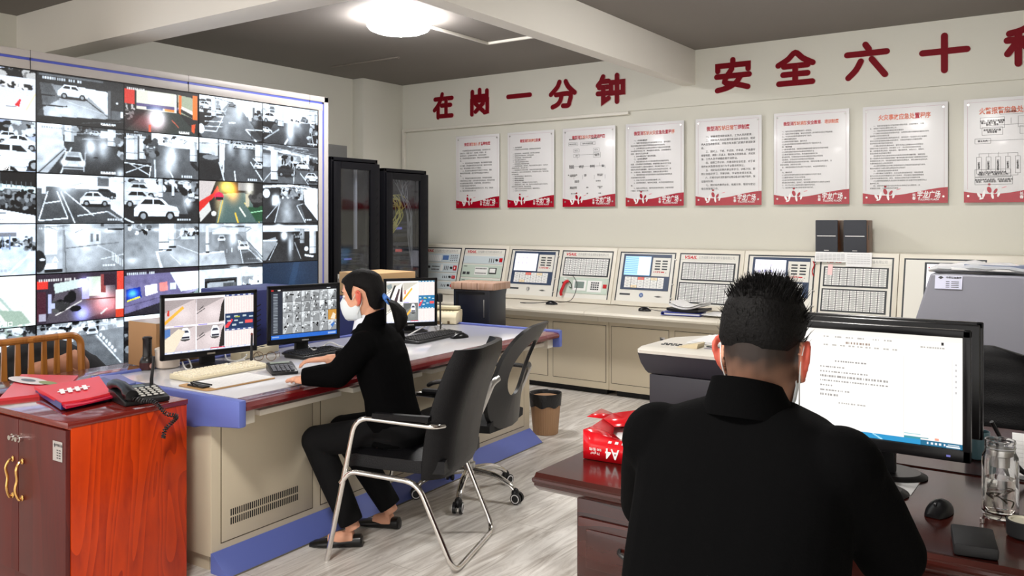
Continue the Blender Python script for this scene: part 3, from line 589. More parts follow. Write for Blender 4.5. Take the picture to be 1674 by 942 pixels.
        s.rect(0, 0, 1, 1, .2); s.rect(.35, 0, 1, .3, .93); s.poly([(.4, .25), (.85, .3), (1, .8), (1, 1), (.2, 1)], .3, 1, .25); s.glow(.62, .5, .08, .3, .7); s.glow(.55, .75, .08, .2, .4); s.rect(0, 0, .17, .14, .06); s.pillar(.02, .17, .1, .66, .95); s.pillar(.19, .27, .1, .62, .9); s.clutter(.27, .12, .4, .5, 30, .02, .4, .06); s.clutter(.5, .03, .7, .2, 22, .1, .9, .03); s.rect(.62, .1, .95, .3, .97); s.pillar(.88, .98, .05, .62, .85); s.rect(0, .68, .34, 1, .1); s.line(0, .70, .34, .75, .9, .012); s.line(.05, .70, .32, .95, .85, .012); s.line(.30, .72, .02, .92, .85, .012); s.line(.34, .74, .32, 1, .9, .014); s.line(.39, .6, .4, 1, .8, .02); s.line(.58, .8, .64, .98, .9, .02); s.line(.9, .62, 1, .78, .08, .05); s.car_rear(.34, .3, .1, .25); s.tagline(.76, .92, 5); s.stamp(.05, .02, 8)
    elif (r, c) == (1, 3):
        s.rect(0, 0, 1, 1, .2); s.rect(0, 0, .28, .4, .88); s.rect(.3, 0, .4, .9, .85); s.poly([(.4, .05), (.8, .05), (1, .9), (1, 1), (.32, 1)], .26, 1, .22); s.glow(.7, .3, .08, .25, .4); s.glow(.48, .15, .06, .2, .5); s.ell(.06, .52, .24, .16, .12); s.ell(.1, .8, .28, .26, .09); s.ell(.17, .45, .12, .06, .45); s.line(.3, .55, .38, 1, .9, .02); s.line(.38, .1, .36, .9, .9, .025); s.car_side(.62, .12, .2, .85); s.car_side(.8, .12, .2, .85); s.pillar(.88, 1, .05, .5, .95); s.line(.8, .5, 1, .95, .9, .018); s.line(.84, .4, 1, .62, .9, .015); s.line(.54, .74, .56, 1, .9, .02); s.clutter(.36, 0, .5, .05, 12, .02, .4, .03); s.stamp(.1, .04, 12, .6); s.tagline(.76, .92, 5); s.car_side(.95, .6, .2, .9)
    elif (r, c) == (1, 4):
        s.rect(0, 0, 1, 1, .45); s.rect(0, .02, 1, .25, .25); s.line(0, .12, 1, .3, .8, .03); s.line(0, .05, .9, .25, .6, .02); s.rect(.0, .28, 1, .6, .8, .7); s.poly([(0, .6), (1, .5), (1, 1), (0, 1)], .28); s.clutter(.3, .3, .9, .6, 60, .03, .95, .05); s.pillar(.14, .26, .18, .95, 1.0); s.car_side(.42, .68, .34, .14, .05); s.car_side(.72, .52, .26, .9); s.car_side(.90, .82, .3, .95); s.pillar(.78, .84, .2, .6, .9); s.clutter(.86, .35, 1, .6, 24, .02, .3, .06); s.line(.56, .55, .54, 1, .85, .012); s.line(.66, .7, .82, 1, .85, .014); s.line(.0, .98, .15, .7, .8, .014)
    elif (r, c) == (2, 0):
        s.rect(0, 0, 1, 1, .05); s.poly([(0, .15), (1, .28), (1, .4), (0, .3)], (.8, .9, .9)); s.rect(.6, 0, .64, .4, .7); s.clutter(0, .35, 1, .72, 130, .01, .5, .04); s.poly([(0, .78), (.5, .68), (1, .85), (1, 1), (0, 1)], (.92, .94, .96)); s.line(.2, .85, .7, .8, .5, .02); s.tagline(.5, .9, 6, .6)
        for i in range(14): s.line(.3 + i * .05, .18, .3 + i * .05, .3, .35, .008)
    elif (r, c) == (2, 1):
        s.rect(0, 0, 1, 1, .3); s.rect(0, 0, 1, .3, .9); s.rect(.4, .02, .55, .2, .97); s.rect(.68, .04, .82, .22, .3); s.poly([(.1, .25), (.7, .3), (1, .95), (1, 1), (0, 1)], .28, 1, .2); s.glow(.3, .15, .1, .3, .7); s.glow(.5, .1, .1, .2, .5); s.poly([(.82, .1), (1, .1), (1, .9), (.84, .7)], .85)
        for (x0, y0, x1, y1) in ((.12, .35, .02, .95), (.02, .95, .34, .9), (.34, .9, .22, .35), (.26, .35, .42, 1), (.3, .35, .64, .85), (.45, .85, .82, .75), (.08, .6, .25, .55)): s.line(x0, y0, x1, y1, .95, .014)
        s.rect(.05, .2, .1, .4, .9); s.car_side(.78, .38, .26, .15, .05); s.car_side(.66, .50, .36, .9, .12); s.tagline(.8, .9, 6); s.line(.8, .75, 1, .98, .6, .02)
    elif (r, c) == (2, 2):
        s.rect(0, 0, 1, 1, .10); s.rect(0, 0, .5, .45, .75); s.clutter(.05, .05, .5, .6, 50, .02, .9, .07); s.clutter(.55, .05, 1, .5, 60, .02, .8, .06); s.rect(.28, 0, .34, .5, .95); s.glow(.3, .4, .05, .08, 1.6); s.poly([(.5, .3), (.75, .3), (.85, .8), (.4, .8)], .3); s.car_side(.22, .3, .4, .85, .05); s.car_side(.2, .48, .44, .8, .06); s.car_side(.42, .70, .60, 1.0, .08); s.pillar(.44, .5, 0, .45, .9); s.pillar(.62, .66, 0, .4, .8); s.glow(.85, .55, .06, .12, .7); s.tagline(.7, .9, 6); s.line(0, .9, .12, 1, .9, .02)
    elif (r, c) == (2, 3):
        s.rect(0, 0, 1, 1, (.06, .06, .06)); s.poly([(0, 0), (.25, 0), (.15, .4), (0, .6)], (.75, .72, .72)); s.poly([(.0, .5), (.2, .3), (.28, .1), (.3, .25), (.12, .55), (0, .75)], (.8, .1, .08)); s.poly([(0, .75), (.15, .5), (.18, .7), (.02, .98)], (.8, .82, .82)); s.poly([(.35, .3), (.7, .25), (1, .9), (1, 1), (.25, 1)], (.30, .38, .36), 1, (.2, .3, .3)); s.glow(.42, .12, .10, .16, (1.4, 1.2, .4)); s.glow(.52, .25, .08, .2, (1.0, .5, .1)); s.glow(.78, .15, .06, .2, (1, 1, .9)); s.glow(.3, .5, .06, .3, (.5, .45, .3)); s.ell(.30, .36, .07, .10, (.85, .1, .25)); s.rect(.25, .38, .36, .44, .05); s.line(.36, .45, .28, 1, (.9, .75, .3), .016); s.line(.55, .75, .60, 1, (.95, .75, .2), .025); s.line(.62, .62, .72, .85, (.9, .95, .9), .025); s.line(.7, .5, .95, 1, (.9, .8, .4), .014); s.rect(.72, .28, .78, .6, (.75, .72, .6)); s.poly([(.75, .62), (1, .58), (1, .95), (.9, .98)], (.06, .22, .12)); s.line(.8, .75, 1, .7, (.6, .9, .7), .014); s.clutter(.8, .3, 1, .6, 12, .02, .2, .06); s.rect(.6, .02, .85, .2, (.85, .85, .85), .6); s.ell(.22, .78, .04, .06, .9)
    elif (r, c) == (2, 4):
        s.rect(0, 0, 1, 1, .12); s.poly([(0, .05), (.5, .0), (1, .08), (1, .12), (.5, .05), (0, .12)], .9); s.poly([(.3, .3), (.62, .25), (.78, 1), (.2, 1)], .2, 1, .3); s.glow(.42, .7, .1, .35, .35); s.poly([(.72, .12), (1, .1), (1, .95), (.75, .5)], .95); s.rect(.62, .1, .72, .4, .75); s.clutter(.3, .12, .65, .35, 40, .04, .9, .05); s.ell(.06, .25, .06, .12, .9); s.glow(.22, .42, .06, .12, 1.5); s.rect(.16, .3, .28, .55, .9, .6); s.line(.3, .45, .2, 1, .85, .014); s.line(.60, .55, .76, 1, .9, .014); s.line(.05, .9, .25, .55, .85, .014); s.line(.6, .55, .72, .5, .8, .01); s.tagline(.76, .9, 4)
    elif (r, c) == (3, 0):
        s.rect(0, 0, 1, 1, (.86, .91, 1.0)); s.rect(.3, .16, .8, .24, (.4, .4, .42)); s.clutter(.55, .3, .95, .45, 60, .1, .7, .03); s.poly([(.4, .5), (1, .42), (1, .98), (.3, .98)], (.74, .80, .96)); s.line(.7, 1, 1, .5, (.9, .93, .95), .03); s.clutter(.9, .25, 1, .5, 20, .1, .5, .04)
        for i in range(6): s.rect(.38 + i * .07, .2, .39 + i * .07, .5, (.4, .45, .55))
        s.tagline(.55, .88, 5, .6)
    elif (r, c) == (3, 1):
        s.rect(0, 0, 1, 1, .5); s.poly([(.30, .1), (1, .1), (1, 1), (.3, 1)], .62, 1, .42); s.glow(.5, .2, .14, .25, .6); s.glow(.55, .75, .2, .3, .25); s.pillar(.08, .28, .02, .98, .95); s.rect(.08, .62, .28, .80, .7); s.line(.17, .78, .20, .66, .95, .015); s.line(.23, .78, .20, .66, .95, .015); s.line(.18, .74, .22, .74, .95, .012); s.rect(0, 0, .06, .45, .45); s.ell(.02, .75, .08, .22, .1); s.ell(.06, .72, .03, .03, .9); s.rect(.8, .05, 1, .25, .55); s.rect(.8, .1, 1, .14, .1); s.rect(.58, .15, .72, .42, .8); s.rect(.6, .2, .63, .38, .4); s.rect(.67, .22, .7, .36, .3); s.line(.32, .5, .95, .4, .4, .012); s.line(.68, .45, .9, .65, .75, .012); s.line(.72, .75, 1, .66, .85, .012)
        for i in range(8): s.line(.86 + i * .018, .6 + i * .025, .86 + i * .018, .78 + i * .022, .95, .008)
        s.stamp(.06, .02, 14, .8); s.tagline(.74, .86, 5); s.rect(.72, 0, .76, .06, .2); s.line(.30, .1, .32, 1, .3, .008)
    elif (r, c) == (3, 2):
        s.rect(0, 0, 1, 1, .45, 1, .5); s.glow(.55, .6, .3, .3, .15); s.glow(.1, .8, .08, .08, .4); s.clutter(.05, .02, .32, .22, 40, .03, .95, .04); s.rect(.1, .02, .34, .12, .5, .5); s.pillar(.45, .62, 0, .62, .97); s.pillar(.58, .68, 0, .55, .85); s.clutter(.75, .1, 1, .3, 40, .03, .8, .04); s.rect(.75, .3, .95, .36, .8); s.poly([(.4, .62), (.46, 1), (.5, 1), (.43, .62)], .95); s.line(.4, .64, .55, .60, .95, .014); s.line(.7, .5, 1, .7, .85, .01); s.line(.6, .7, .75, .95, .8, .01); s.glow(.85, .85, .15, .15, .3); s.line(.68, .35, .78, .25, .8, .01)
    elif (r, c) == (3, 3):
        s.rect(0, 0, 1, 1, .5); s.rect(0, .02, 1, .2, .7); s.poly([(.32, .28), (.62, .26), (.98, .98), (.25, .98)], .35, 1, .42); s.glow(.52, .35, .06, .2, .6); s.poly([(.72, .02), (1, .0), (1, .92), (.74, .4)], .85); s.line(.74, .42, 1, .85, .3, .012); s.poly([(0, .72), (.38, .68), (.42, 1), (0, 1)], .72); s.line(.0, .72, .38, .68, .97, .02); s.pillar(.1, .15, .05, .7, .95); s.rect(.2, .15, .6, .26, .9); s.car_rear(.34, .36, .10, .8); s.car_rear(.69, .56, .16, .9, .2); s.line(.60, .4, .68, 1, .9, .014); s.line(.62, .42, 1, .98, .9, .012); s.line(.5, .7, .5, .6, .95, .02); s.line(.42, .62, .42, .72, .9, .014); s.rect(.55, .05, .7, .1, .2); s.tagline(.76, .86, 6); s.poly([(.66, .75), (.8, .7), (.95, .97), (.7, .98)], .2, .7)
    elif (r, c) == (3, 4):
        s.rect(0, 0, 1, 1, .09); s.rect(0, .06, 1, .22, .95, 1, .8); s.poly([(.4, .3), (.55, .28), (.72, 1), (.05, 1)], .10, 1, .14); s.glow(.37, .32, .05, .1, 1.6); s.glow(.48, .6, .04, .3, .6); s.pillar(.84, .96, .2, .85, .9); s.pillar(.66, .74, .15, .55, .6); s.clutter(.55, .25, .7, .45, 20, .05, .5, .03); s.poly([(0, .45), (.22, .35), (.24, .5), (.05, .95), (0, .95)], .7, .7); s.line(.25, .5, .1, .95, .75, .012); s.line(.56, .5, .68, .95, .7, .012); s.rect(.0, .42, .25, .46, .85); s.ell(.78, .68, .04, .06, .9); s.line(.75, .85, .92, .9, .9, .03); s.rect(.5, .3, .54, .7, .6, .6)
    elif (r, c) == (4, 0):
        s.rect(0, 0, 1, 1, (.88, .93, .93)); s.poly([(.3, .45), (.6, .3), (.9, 1), (.3, 1)], (.62, .74, .72)); s.line(.3, .5, .75, .9, (.92, .95, .9), .06); s.line(.55, .35, .85, 1, (.9, .94, .9), .05); s.poly([(.35, .6), (.48, .52), (.52, .75), (.36, .9)], (.45, .6, .7)); s.poly([(.62, .65), (.85, .7), (.95, .95), (.72, .98)], (.55, .66, .6)); s.poly([(.3, .2), (.8, .5), (1, .45), (1, 0), (.3, 0)], (.95, .97, .97)); s.tagline(.55, .88, 5, .98)
    elif (r, c) == (4, 1):
        s.rect(0, 0, 1, 1, (.13, .10, .14)); s.rect(0, .14, .12, .3, (.85, .15, .12)); s.poly([(.18, .2), (.5, .12), (.5, .3), (.2, .4)], (.75, .85, .85)); s.poly([(.2, .4), (.9, .2), (.88, .8), (.55, .98), (.1, .98)], (.24, .22, .26)); s.rect(.55, .1, .75, .5, (.8, .9, .82), .9); s.rect(.5, .12, .58, .55, (.6, .62, .95)); s.glow(.53, .25, .06, .15, (.5, .5, .9)); s.glow(.50, .85, .08, .15, (.5, .6, 1.2)); s.glow(.8, .7, .18, .22, (.8, .35, .35)); s.glow(.75, .45, .08, .2, .6); s.rect(.72, .05, .78, .45, (.5, .2, .2)); s.rect(.76, .05, .9, .3, (.12, .06, .1)); s.rect(.92, 0, 1, .4, (.85, .2, .15)); s.rect(.90, .40, 1, .82, (.97, .97, .97)); s.rect(.9, .82, 1, 1, (.8, .18, .1)); s.line(.5, .58, .2, .85, (.9, .9, .9), .014); s.clutter(.2, .45, .45, .75, 14, .02, .25, .07); s.rect(.12, .4, .16, .8, (.65, .7, .9)); s.rect(0, .35, .1, .95, (.2, .08, .12)); s.rect(.02, .8, .1, .95, (.6, .6, .7)); s.rect(.15, .6, .2, .7, (.7, .75, .95)); s.line(.55, .57, .9, .57, (.4, .2, .2), .012); s.line(.72, .9, .8, .78, .9, .02); s.stamp(.10, .02, 16)
    elif (r, c) == (4, 2):
        s.rect(0, 0, 1, 1, (.10, .09, .10)); s.poly([(0, .12), (.55, .05), (1, .35), (1, .55), (.5, .75), (0, .96)], (.36, .33, .46)); s.poly([(.6, .1), (1, 0), (1, .5), (.75, .55)], (.9, .95, .92)); s.glow(.92, .3, .1, .3, .6); s.poly([(0, .98), (.5, .76), (1, .55), (1, 1), (0, 1)], (.12, .11, .13)); s.poly([(.8, .8), (1, .5), (1, 1), (.7, 1)], (.6, .7, .65), .7); s.poly([(.02, .42), (.2, .38), (.22, .62), (.02, .70)], (.05, .12, .45)); s.glow(.10, .52, .05, .08, (.3, .7, 1.2)); s.line(.03, .68, .2, .6, (.9, .85, .2), .02); s.poly([(.26, .36), (.42, .33), (.43, .54), (.27, .6)], (.95, .9, .95)); s.poly([(.45, .32), (.56, .30), (.57, .50), (.46, .52)], (.9, .45, .42)); s.rect(.6, .34, .68, .48, (.85, .92, .9)); s.rect(.71, .36, .77, .46, (.85, .92, .9)); s.line(0, .8, .6, .6, (.25, .22, .32), .01); s.rect(0, 0, 1, .1, (.12, .1, .13)); s.stamp(.06, .03, 14)
    elif (r, c) == (4, 3):
        s.rect(0, 0, 1, 1, .2); s.rect(0, .08, 1, .3, .85); s.poly([(.08, .36), (.56, .33), (.56, 1), (.08, 1)], .06); s.poly([(.12, .4), (.54, .38), (.54, .5), (.12, .56)], .6); s.rect(.36, .42, .56, .80, .3)
        for i in range(9): s.line(.37 + i * .022, .44, .37 + i * .022, .80, .1, .005)
        s.rect(0, .3, .08, 1, .85); s.pillar(.58, .66, .1, .85, 1.0); s.rect(.66, .3, 1, .55, .55); s.clutter(.68, .35, .95, .55, 30, .03, .95, .05); s.glow(.85, .58, .05, .09, 1.5); s.rect(.66, .6, 1, .9, .4); s.line(.12, .55, .4, .98, .3, .012); s.line(.3, .5, .36, .98, .25, .01); s.line(.66, .78, 1, .7, .8, .014); s.rect(.94, .2, 1, .8, .9)
    elif (r, c) == (4, 4):
        s.rect(0, 0, 1, 1, (.045, .11, .19)); s.poly([(.55, 0), (.66, 0), (.56, .6), (.44, .6)], (.07, .15, .25)); s.glow(.6, .3, .2, .4, (.02, .03, .05)); s.ell(.37, .80, .048, .095, (1.0, .68, .22)); s.rect(.36, .75, .378, .81, (1, .95, .8)); s.rect(.36, .83, .378, .85, (1, .95, .8))
    elif (r, c) == (5, 0):
        s.rect(0, 0, 1, 1, (.55, .6, .6)); s.rect(0, 0, 1, .25, (.45, .5, .45)); s.clutter(.2, 0, 1, .2, 60, .1, .8, .06); s.car_side(.6, .45, .7, .98, .08); s.poly([(.2, .7), (1, .62), (1, 1), (.2, 1)], (.92, .95, .95))
    elif (r, c) == (5, 1):
        s.rect(0, 0, 1, 1, .4); s.clutter(0, 0, 1, .3, 140, .05, .95, .05); s.rect(.7, .05, 1, .25, .9, .6); s.poly([(.3, .3), (.9, .25), (1, 1), (.1, 1)], .35, 1, .3); s.poly([(.6, .25), (1, .2), (1, 1), (.98, 1)], .45); s.line(.66, .3, .97, .98, .95, .014); s.car_rear(.62, .22, .12, .8)
        for i in range(6): s.ell(.72 + i * .035, .32 + i * .075, .016, .04, .95)
        s.car_side(.14, .55, .34, .95); s.car_side(.3, .35, .2, .9); s.rect(0, .7, .3, 1, .85)
    else:
        s.rect(0, 0, 1, 1, .15); s.poly([(.25, .2), (.9, .1), (.8, 1), (.1, 1)], .12); s.pillar(.1, .22, 0, .7, .95); s.rect(0, 0, 1, .1, .9); s.line(.4, .2, .15, 1, .95, .02); s.clutter(.0, .2, .35, .8, 40, .03, .9, .06); s.glow(.25, .45, .06, .1, 1); s.rect(.6, .05, 1, .4, .8, .5)
    if (r, c) not in ((0, 2), (2, 3), (4, 1), (4, 4), (0, 0), (4, 0)):
        if (r, c) not in ((0, 1), (4, 2), (1, 0), (2, 0), (3, 0)):      # pipes and beams under the garage ceiling
            for _ in range(7): x, y = s.r.uniform(0, 1), s.r.uniform(.0, .16); s.line(x, y, x + s.r.uniform(-.5, .5), y + s.r.uniform(-.08, .10), float(s.r.choice([.25, .7, .95])), .010, .7)
            for _ in range(3): x = s.r.uniform(.05, .95); s.glow(x, s.r.uniform(.02, .2), .06, .04, .5)
        k = s.r.normal(0, 1, (12, 20)); yi, xi = np.clip(s.Y * 11, 0, 10.99), np.clip(s.X * 19, 0, 18.99); y0, x0 = yi.astype(int), xi.astype(int); fy_, fx_ = yi - y0, xi - x0
        n_ = k[y0, x0] * (1 - fx_) * (1 - fy_) + k[y0, x0 + 1] * fx_ * (1 - fy_) + k[y0 + 1, x0] * (1 - fx_) * fy_ + k[y0 + 1, x0 + 1] * fx_ * fy_
        s.a = np.clip(s.a, 0, 1.2) * (1 + .09 * n_[..., None]); t_ = np.clip((s.a - .04) / .84, 0, 1.3); s.a = t_ * np.array((.93, .985, 1.05))
    p_ = np.pad(s.a, ((1, 1), (1, 1), (0, 0)), mode='edge'); s.a = s.a * .5 + .125 * (p_[:-2, 1:-1] + p_[2:, 1:-1] + p_[1:-1, :-2] + p_[1:-1, 2:])
    s.noise(.022)
    return s
# ------------------------------------------------------------------ video wall
XV = -5.30; YG = [2.02 - .0, 2.585, 3.148, 3.713, 4.277, 4.838]; ZT = 2.458; RH = .3085
vw = thing('video_wall', 'large video wall of camera views in a white frame with a thin blue line', 'video wall', (-5.3, 3.2, 0))
vfr = mat('frame_white', srgb(168, 163, 160), .45, vary=(5, .03)); vbl = mat('frame_blue', srgb(72, 84, 176), .4)
def at0(o, root):
    o.matrix_parent_inverse = root.matrix_basis.inverted(); return o
Yl, Yr = 1.40, 4.951
b = MB()
b.box(-5.85, XV - .02, Yl, Yr, .0, 2.565)                                          # cabinet body
b.box(-5.83, XV, Yl, Yr, 2.532, 2.577, .003); b.box(-5.83, XV, 4.905, Yr, 0, 2.577, .003)
b.box(XV - .03, XV - .002, Yl, 4.892, 2.462, 2.516, .002); b.box(XV - .03, XV - .002, 4.846, 4.888, .0, 2.462, .002)
b.box(XV - .03, XV - .002, Yl, 4.888, .0, .585, .002)
at0(b.build('frame', vfr, vw), vw)
b = MB(); b.box(XV - .03, XV - .006, Yl, 4.905, 2.516, 2.532); b.box(XV - .03, XV - .006, 4.888, 4.905, 0, 2.532); at0(b.build('blue_strip', vbl, vw), vw)
b = MB()
for y in (2.55, 3.63, 4.75): b.box(XV - .01, XV + .0005, y - .001, y + .001, 2.462 if y < 4 else 2.5, 2.578)
at0(b.build('joint_line', BLACKM, vw), vw)
scr = screen_mat('video_screen', 1.0)
ov = mat('overlay_text', (0, 0, 0), .5, emit=((1, 1, 1), 1.1)); 
def bez(y0, y1, z0, z1):
    b = MB(); b.box(XV - .06, XV - .004, y0, y1, z0, z1); b.box(XV - .01, XV - .001, y0, y0 + .004, z0, z1); b.box(XV - .01, XV - .001, y1 - .004, y1, z0, z1); b.box(XV - .01, XV - .001, y0, y1, z0, z0 + .004); b.box(XV - .01, XV - .001, y0, y1, z1 - .004, z1)
    return at0(b.build('display_panel', GLOSSB, vw, smooth=False), vw)
for pr in range(3):
    for pc, cols in enumerate(((0,), (1, 2), (3, 4))):
        y0 = YG[cols[0]] if pc else 1.455
        y0 = YG[1] - 1.128 if pc == 0 else y0
        panel = bez(y0, YG[cols[-1] + 1], ZT - RH * (pr * 2 + 2), ZT - RH * pr * 2)
        for rr in (0, 1):
            r = pr * 2 + rr
            for c in ((-1,) + cols if pc == 0 else cols):
                ya, yb = (YG[c] + .003, YG[c + 1] - .003) if c >= 0 else (y0 + .003, YG[0] - .003); zt = ZT - RH * r - .003; zb = ZT - RH * (r + 1) + .003
                pc_ = feed(r, max(c, 0))
                if c < 0: pc_.a = pc_.a[:, ::-1]
                o = show(pc_, 'camera_view', ((XV - .0025, ya, zt), (0, yb - ya, 0), (0, 0, zb - zt)), scr, panel)
                o.matrix_parent_inverse = (vw.matrix_basis @ panel.matrix_parent_inverse @ panel.matrix_basis).inverted() @ Matrix()
# captions burnt into the camera pictures
b = MB(); fy, fz = (0, 1, 0), (0, 0, 1)
def cap(c, r, fx, fv, txt, s, al='LEFT'):
    y = YG[c] + fx * (YG[c + 1] - YG[c]); z = ZT - RH * (r + fv); b.text(txt, s, ((XV - .0018, y, z), fy, fz), align=al, bold=.03, res=1)
cap(4, 4, .45, .80, '取流失败', .040)
cap(1, 0, .72, .93, 'Camera 01', .02); cap(2, 0, .72, .95, 'Camera 02', .018); cap(1, 1, .72, .945, 'Camera 03', .02)
cap(0, 1, .42, .94, '南广场车棚内', .03); cap(0, 2, .5, .93, '西消防室门口', .03); cap(0, 0, .5, .87, '东南门出口', .03); cap(0, 4, .55, .93, '东坡道口', .03)
at0(b.build('caption', ov, vw, smooth=False), vw)
# ------------------------------------------------------------------ server racks and the grey air cabinet behind
rkm = mat('rack_black', srgb(13, 13, 17), .45, spec=.2); rki = mat('rack_inside', srgb(20, 21, 24), .6); srv = mat('server_face', srgb(62, 66, 74), .45); lblue = mat('led_blue', (0, 0, 0), .5, emit=((.3, .3, .9), .45)); lred = mat('led_red', (0, 0, 0), .5, emit=((.9, .15, .12), .5))
smoke = bpy.data.materials.new('smoked_glass'); smoke.use_nodes = True
_n = smoke.node_tree.nodes; _l = smoke.node_tree.links; _t = _n.new('ShaderNodeBsdfTransparent'); _t.inputs[0].default_value = (.72, .74, .78, 1); _g = _n.new('ShaderNodeBsdfGlossy'); _g.inputs['Roughness'].default_value = .06; _m = _n.new('ShaderNodeMixShader'); _m.inputs[0].default_value = .07
_l.new(_t.outputs[0], _m.inputs[1]); _l.new(_g.outputs[0], _m.inputs[2]); _l.new(_m.outputs[0], _n['Material Output'].inputs[0])
def rack(y0, y1, h, label, devs, nm_wires=False):
    X = -5.35; t = thing('server_rack', label, 'server rack', (X, (y0 + y1) / 2, 0), group='black server racks')
    w = (y1 - y0) / 2; b = MB()
    b.box(-.8, 0, -w, -w + .03, .05, h, .004); b.box(-.8, 0, w - .03, w, .05, h, .004); b.box(-.8, 0, -w, w, h - .03, h, .004); b.box(-.8, 0, -w, w, .05, .09); b.box(-.8, -.77, -w, w, .05, h)
    b.build('cabinet', rkm, t)
    b = MB()
    for s in (-1, 1): b.box(-.12, -.09, s * (w - .055) - .012, s * (w - .055) + .012, .1, h - .05)
    b.build('rail', rki, t)
    b = MB()
    for s in (-1, 1):
        for q in (-.75, -.06): b.lathe([(.03, 0), (.035, .02), (.03, .05)], 12, (q, s * (w - .06), 0))
    b.build('foot', BLACKM, t)
    b = MB(); a0, a1 = -w + .085, w - .115
    b.box(0, .03, -w + .004, a0, .09, h - .04, .004); b.box(0, .03, a1, w - .004, .09, h - .04, .004); b.box(0, .03, a0, a1, .09, .16); b.box(0, .03, a0, a1, h - .1, h - .04)
    for k in range(int((h - .5) / .075)):
        for yc in (w - .045,): b._add([(.0312, yc - .014, .3 + k * .075), (.0312, yc + .018, .325 + k * .075), (.0312, yc + .018, .345 + k * .075), (.0312, yc - .014, .32 + k * .075)], [(0, 1, 2, 3)]); 
    d = b.build('door_frame', rkm, t)
    b = MB(); b.box(.012, .016, a0, a1, .16, h - .1); b.build('door_glass', smoke, d, smooth=False)
    b = MB(); b.box(.03, .045, a0 - .055, a0 - .035, .98, 1.1, .003); b.cyl((.045, a0 - .045, 1.06), (.06, a0 - .03, 1.0), .006); b.build('handle', CHROME, d)
    for (z, hh, led, lb) in devs:
        s = thing('rack_server', lb, 'server', (X - .1, (y0 + y1) / 2, z), group='dark rack-mounted devices')
        b = MB(); b.box(-.55, 0, -w + .08, w - .08, 0, hh - .006, .003); b.build('case', srv, s)
        b = MB()
        for q in range(3): b.box(0, .004, -w + .11, w - .11, hh * (.2 + .25 * q), hh * (.32 + .25 * q))
        b.build('bezel_slots', rki, s)
        b = MB(); b.box(0, .006, -.04, .05, hh * .45, hh * .6); b.build('indicator_light', lred if led == 2 else lblue, s)
    return t
rack(5.03, 5.59, 2.095, 'taller black server rack with glass door beside the video wall', [(.55, .16, 0, 'lowest dark device in the taller server rack'), (.76, .16, 1, 'middle dark device in the taller server rack'), (.96, .16, 1, 'device with a blue light under the drawer of the taller rack'), (1.16, .10, 0, 'flat drawer unit in the taller server rack')])
rack(5.675, 6.26, 2.03, 'shorter black server rack full of loose cables near the corner', [(.74, .17, 1, 'lowest dark device in the shorter cabled rack'), (.96, .17, 1, 'dark device second from bottom in the cabled rack'), (1.18, .17, 2, 'dark device with a red light in the cabled rack'), (1.40, .15, 1, 'dark device just under the tangle of cables')])
b = MB(); b.box(-5.42, -5.40, 5.36, 5.385, 1.3, 2.0); tag(b.build('cable_duct', mat('duct_white', srgb(190, 190, 190), .5)), 'upright white strip inside the taller server rack', 'cable duct')
for cname, ccol, n, lb in (('yellow', srgb(196, 186, 84), 12, 'bundle of yellow patch cables hanging in the shorter rack'), ('grey', srgb(150, 150, 146), 7, 'loose grey cables trailing down inside the shorter rack')):
    b = MB()
    for k in range(n):
        y = 5.80 + random.random() * .12; z = 1.78 - random.random() * .12; pts = []
        if cname == 'yellow': pts = [(-5.40, 5.78, z), (-5.385, y + .02, z + .015), (-5.38, y + .05 + random.random() * .06, z - .06), (-5.39, 5.86 + random.random() * .08, z - .17), (-5.40, 5.82, z - .25)]
        else: pts = [(-5.40, 5.85 + .04 * k, 1.93), (-5.38, 5.92 + .03 * random.random() * k, 1.82), (-5.38, 6.0 + .1 * random.random(), 1.62), (-5.385, 6.03 + .08 * random.random(), 1.4), (-5.39, 6.1, 1.05 + .1 * random.random())]
        b.tube(arc(pts, 5), .004, 6)
    tag(b.build('cable_bundle', mat('cable_' + cname, ccol, .5)), lb, 'cables', kind='stuff')
t = thing('air_conditioner', 'grey floor-standing air conditioner behind the taller server rack', 'air conditioner', (-6.45, 5.93, 0)); acm = mat('grey_metal', srgb(120, 120, 118), .5)
acd = mat('dark_grey_metal', srgb(70, 72, 74), .5)
b = MB(); b.box(-.20, .15, -.2, .2, 0, 1.95, .01); b.build('body', acd, t); b = MB(); b.box(-.20, .15, -.2, .2, 1.95, 2.06, .005); b.box(-.20, -.15, -.2, .2, 2.06, 2.30); b.box(-.20, .15, .12, .2, 2.06, 2.30, .004); b.box(-.20, .15, -.2, -.16, 2.06, 2.30, .004); b.box(-.2, .16, -.2, .2, 2.18, 2.31, .006); b.build('outlet', acm, t)
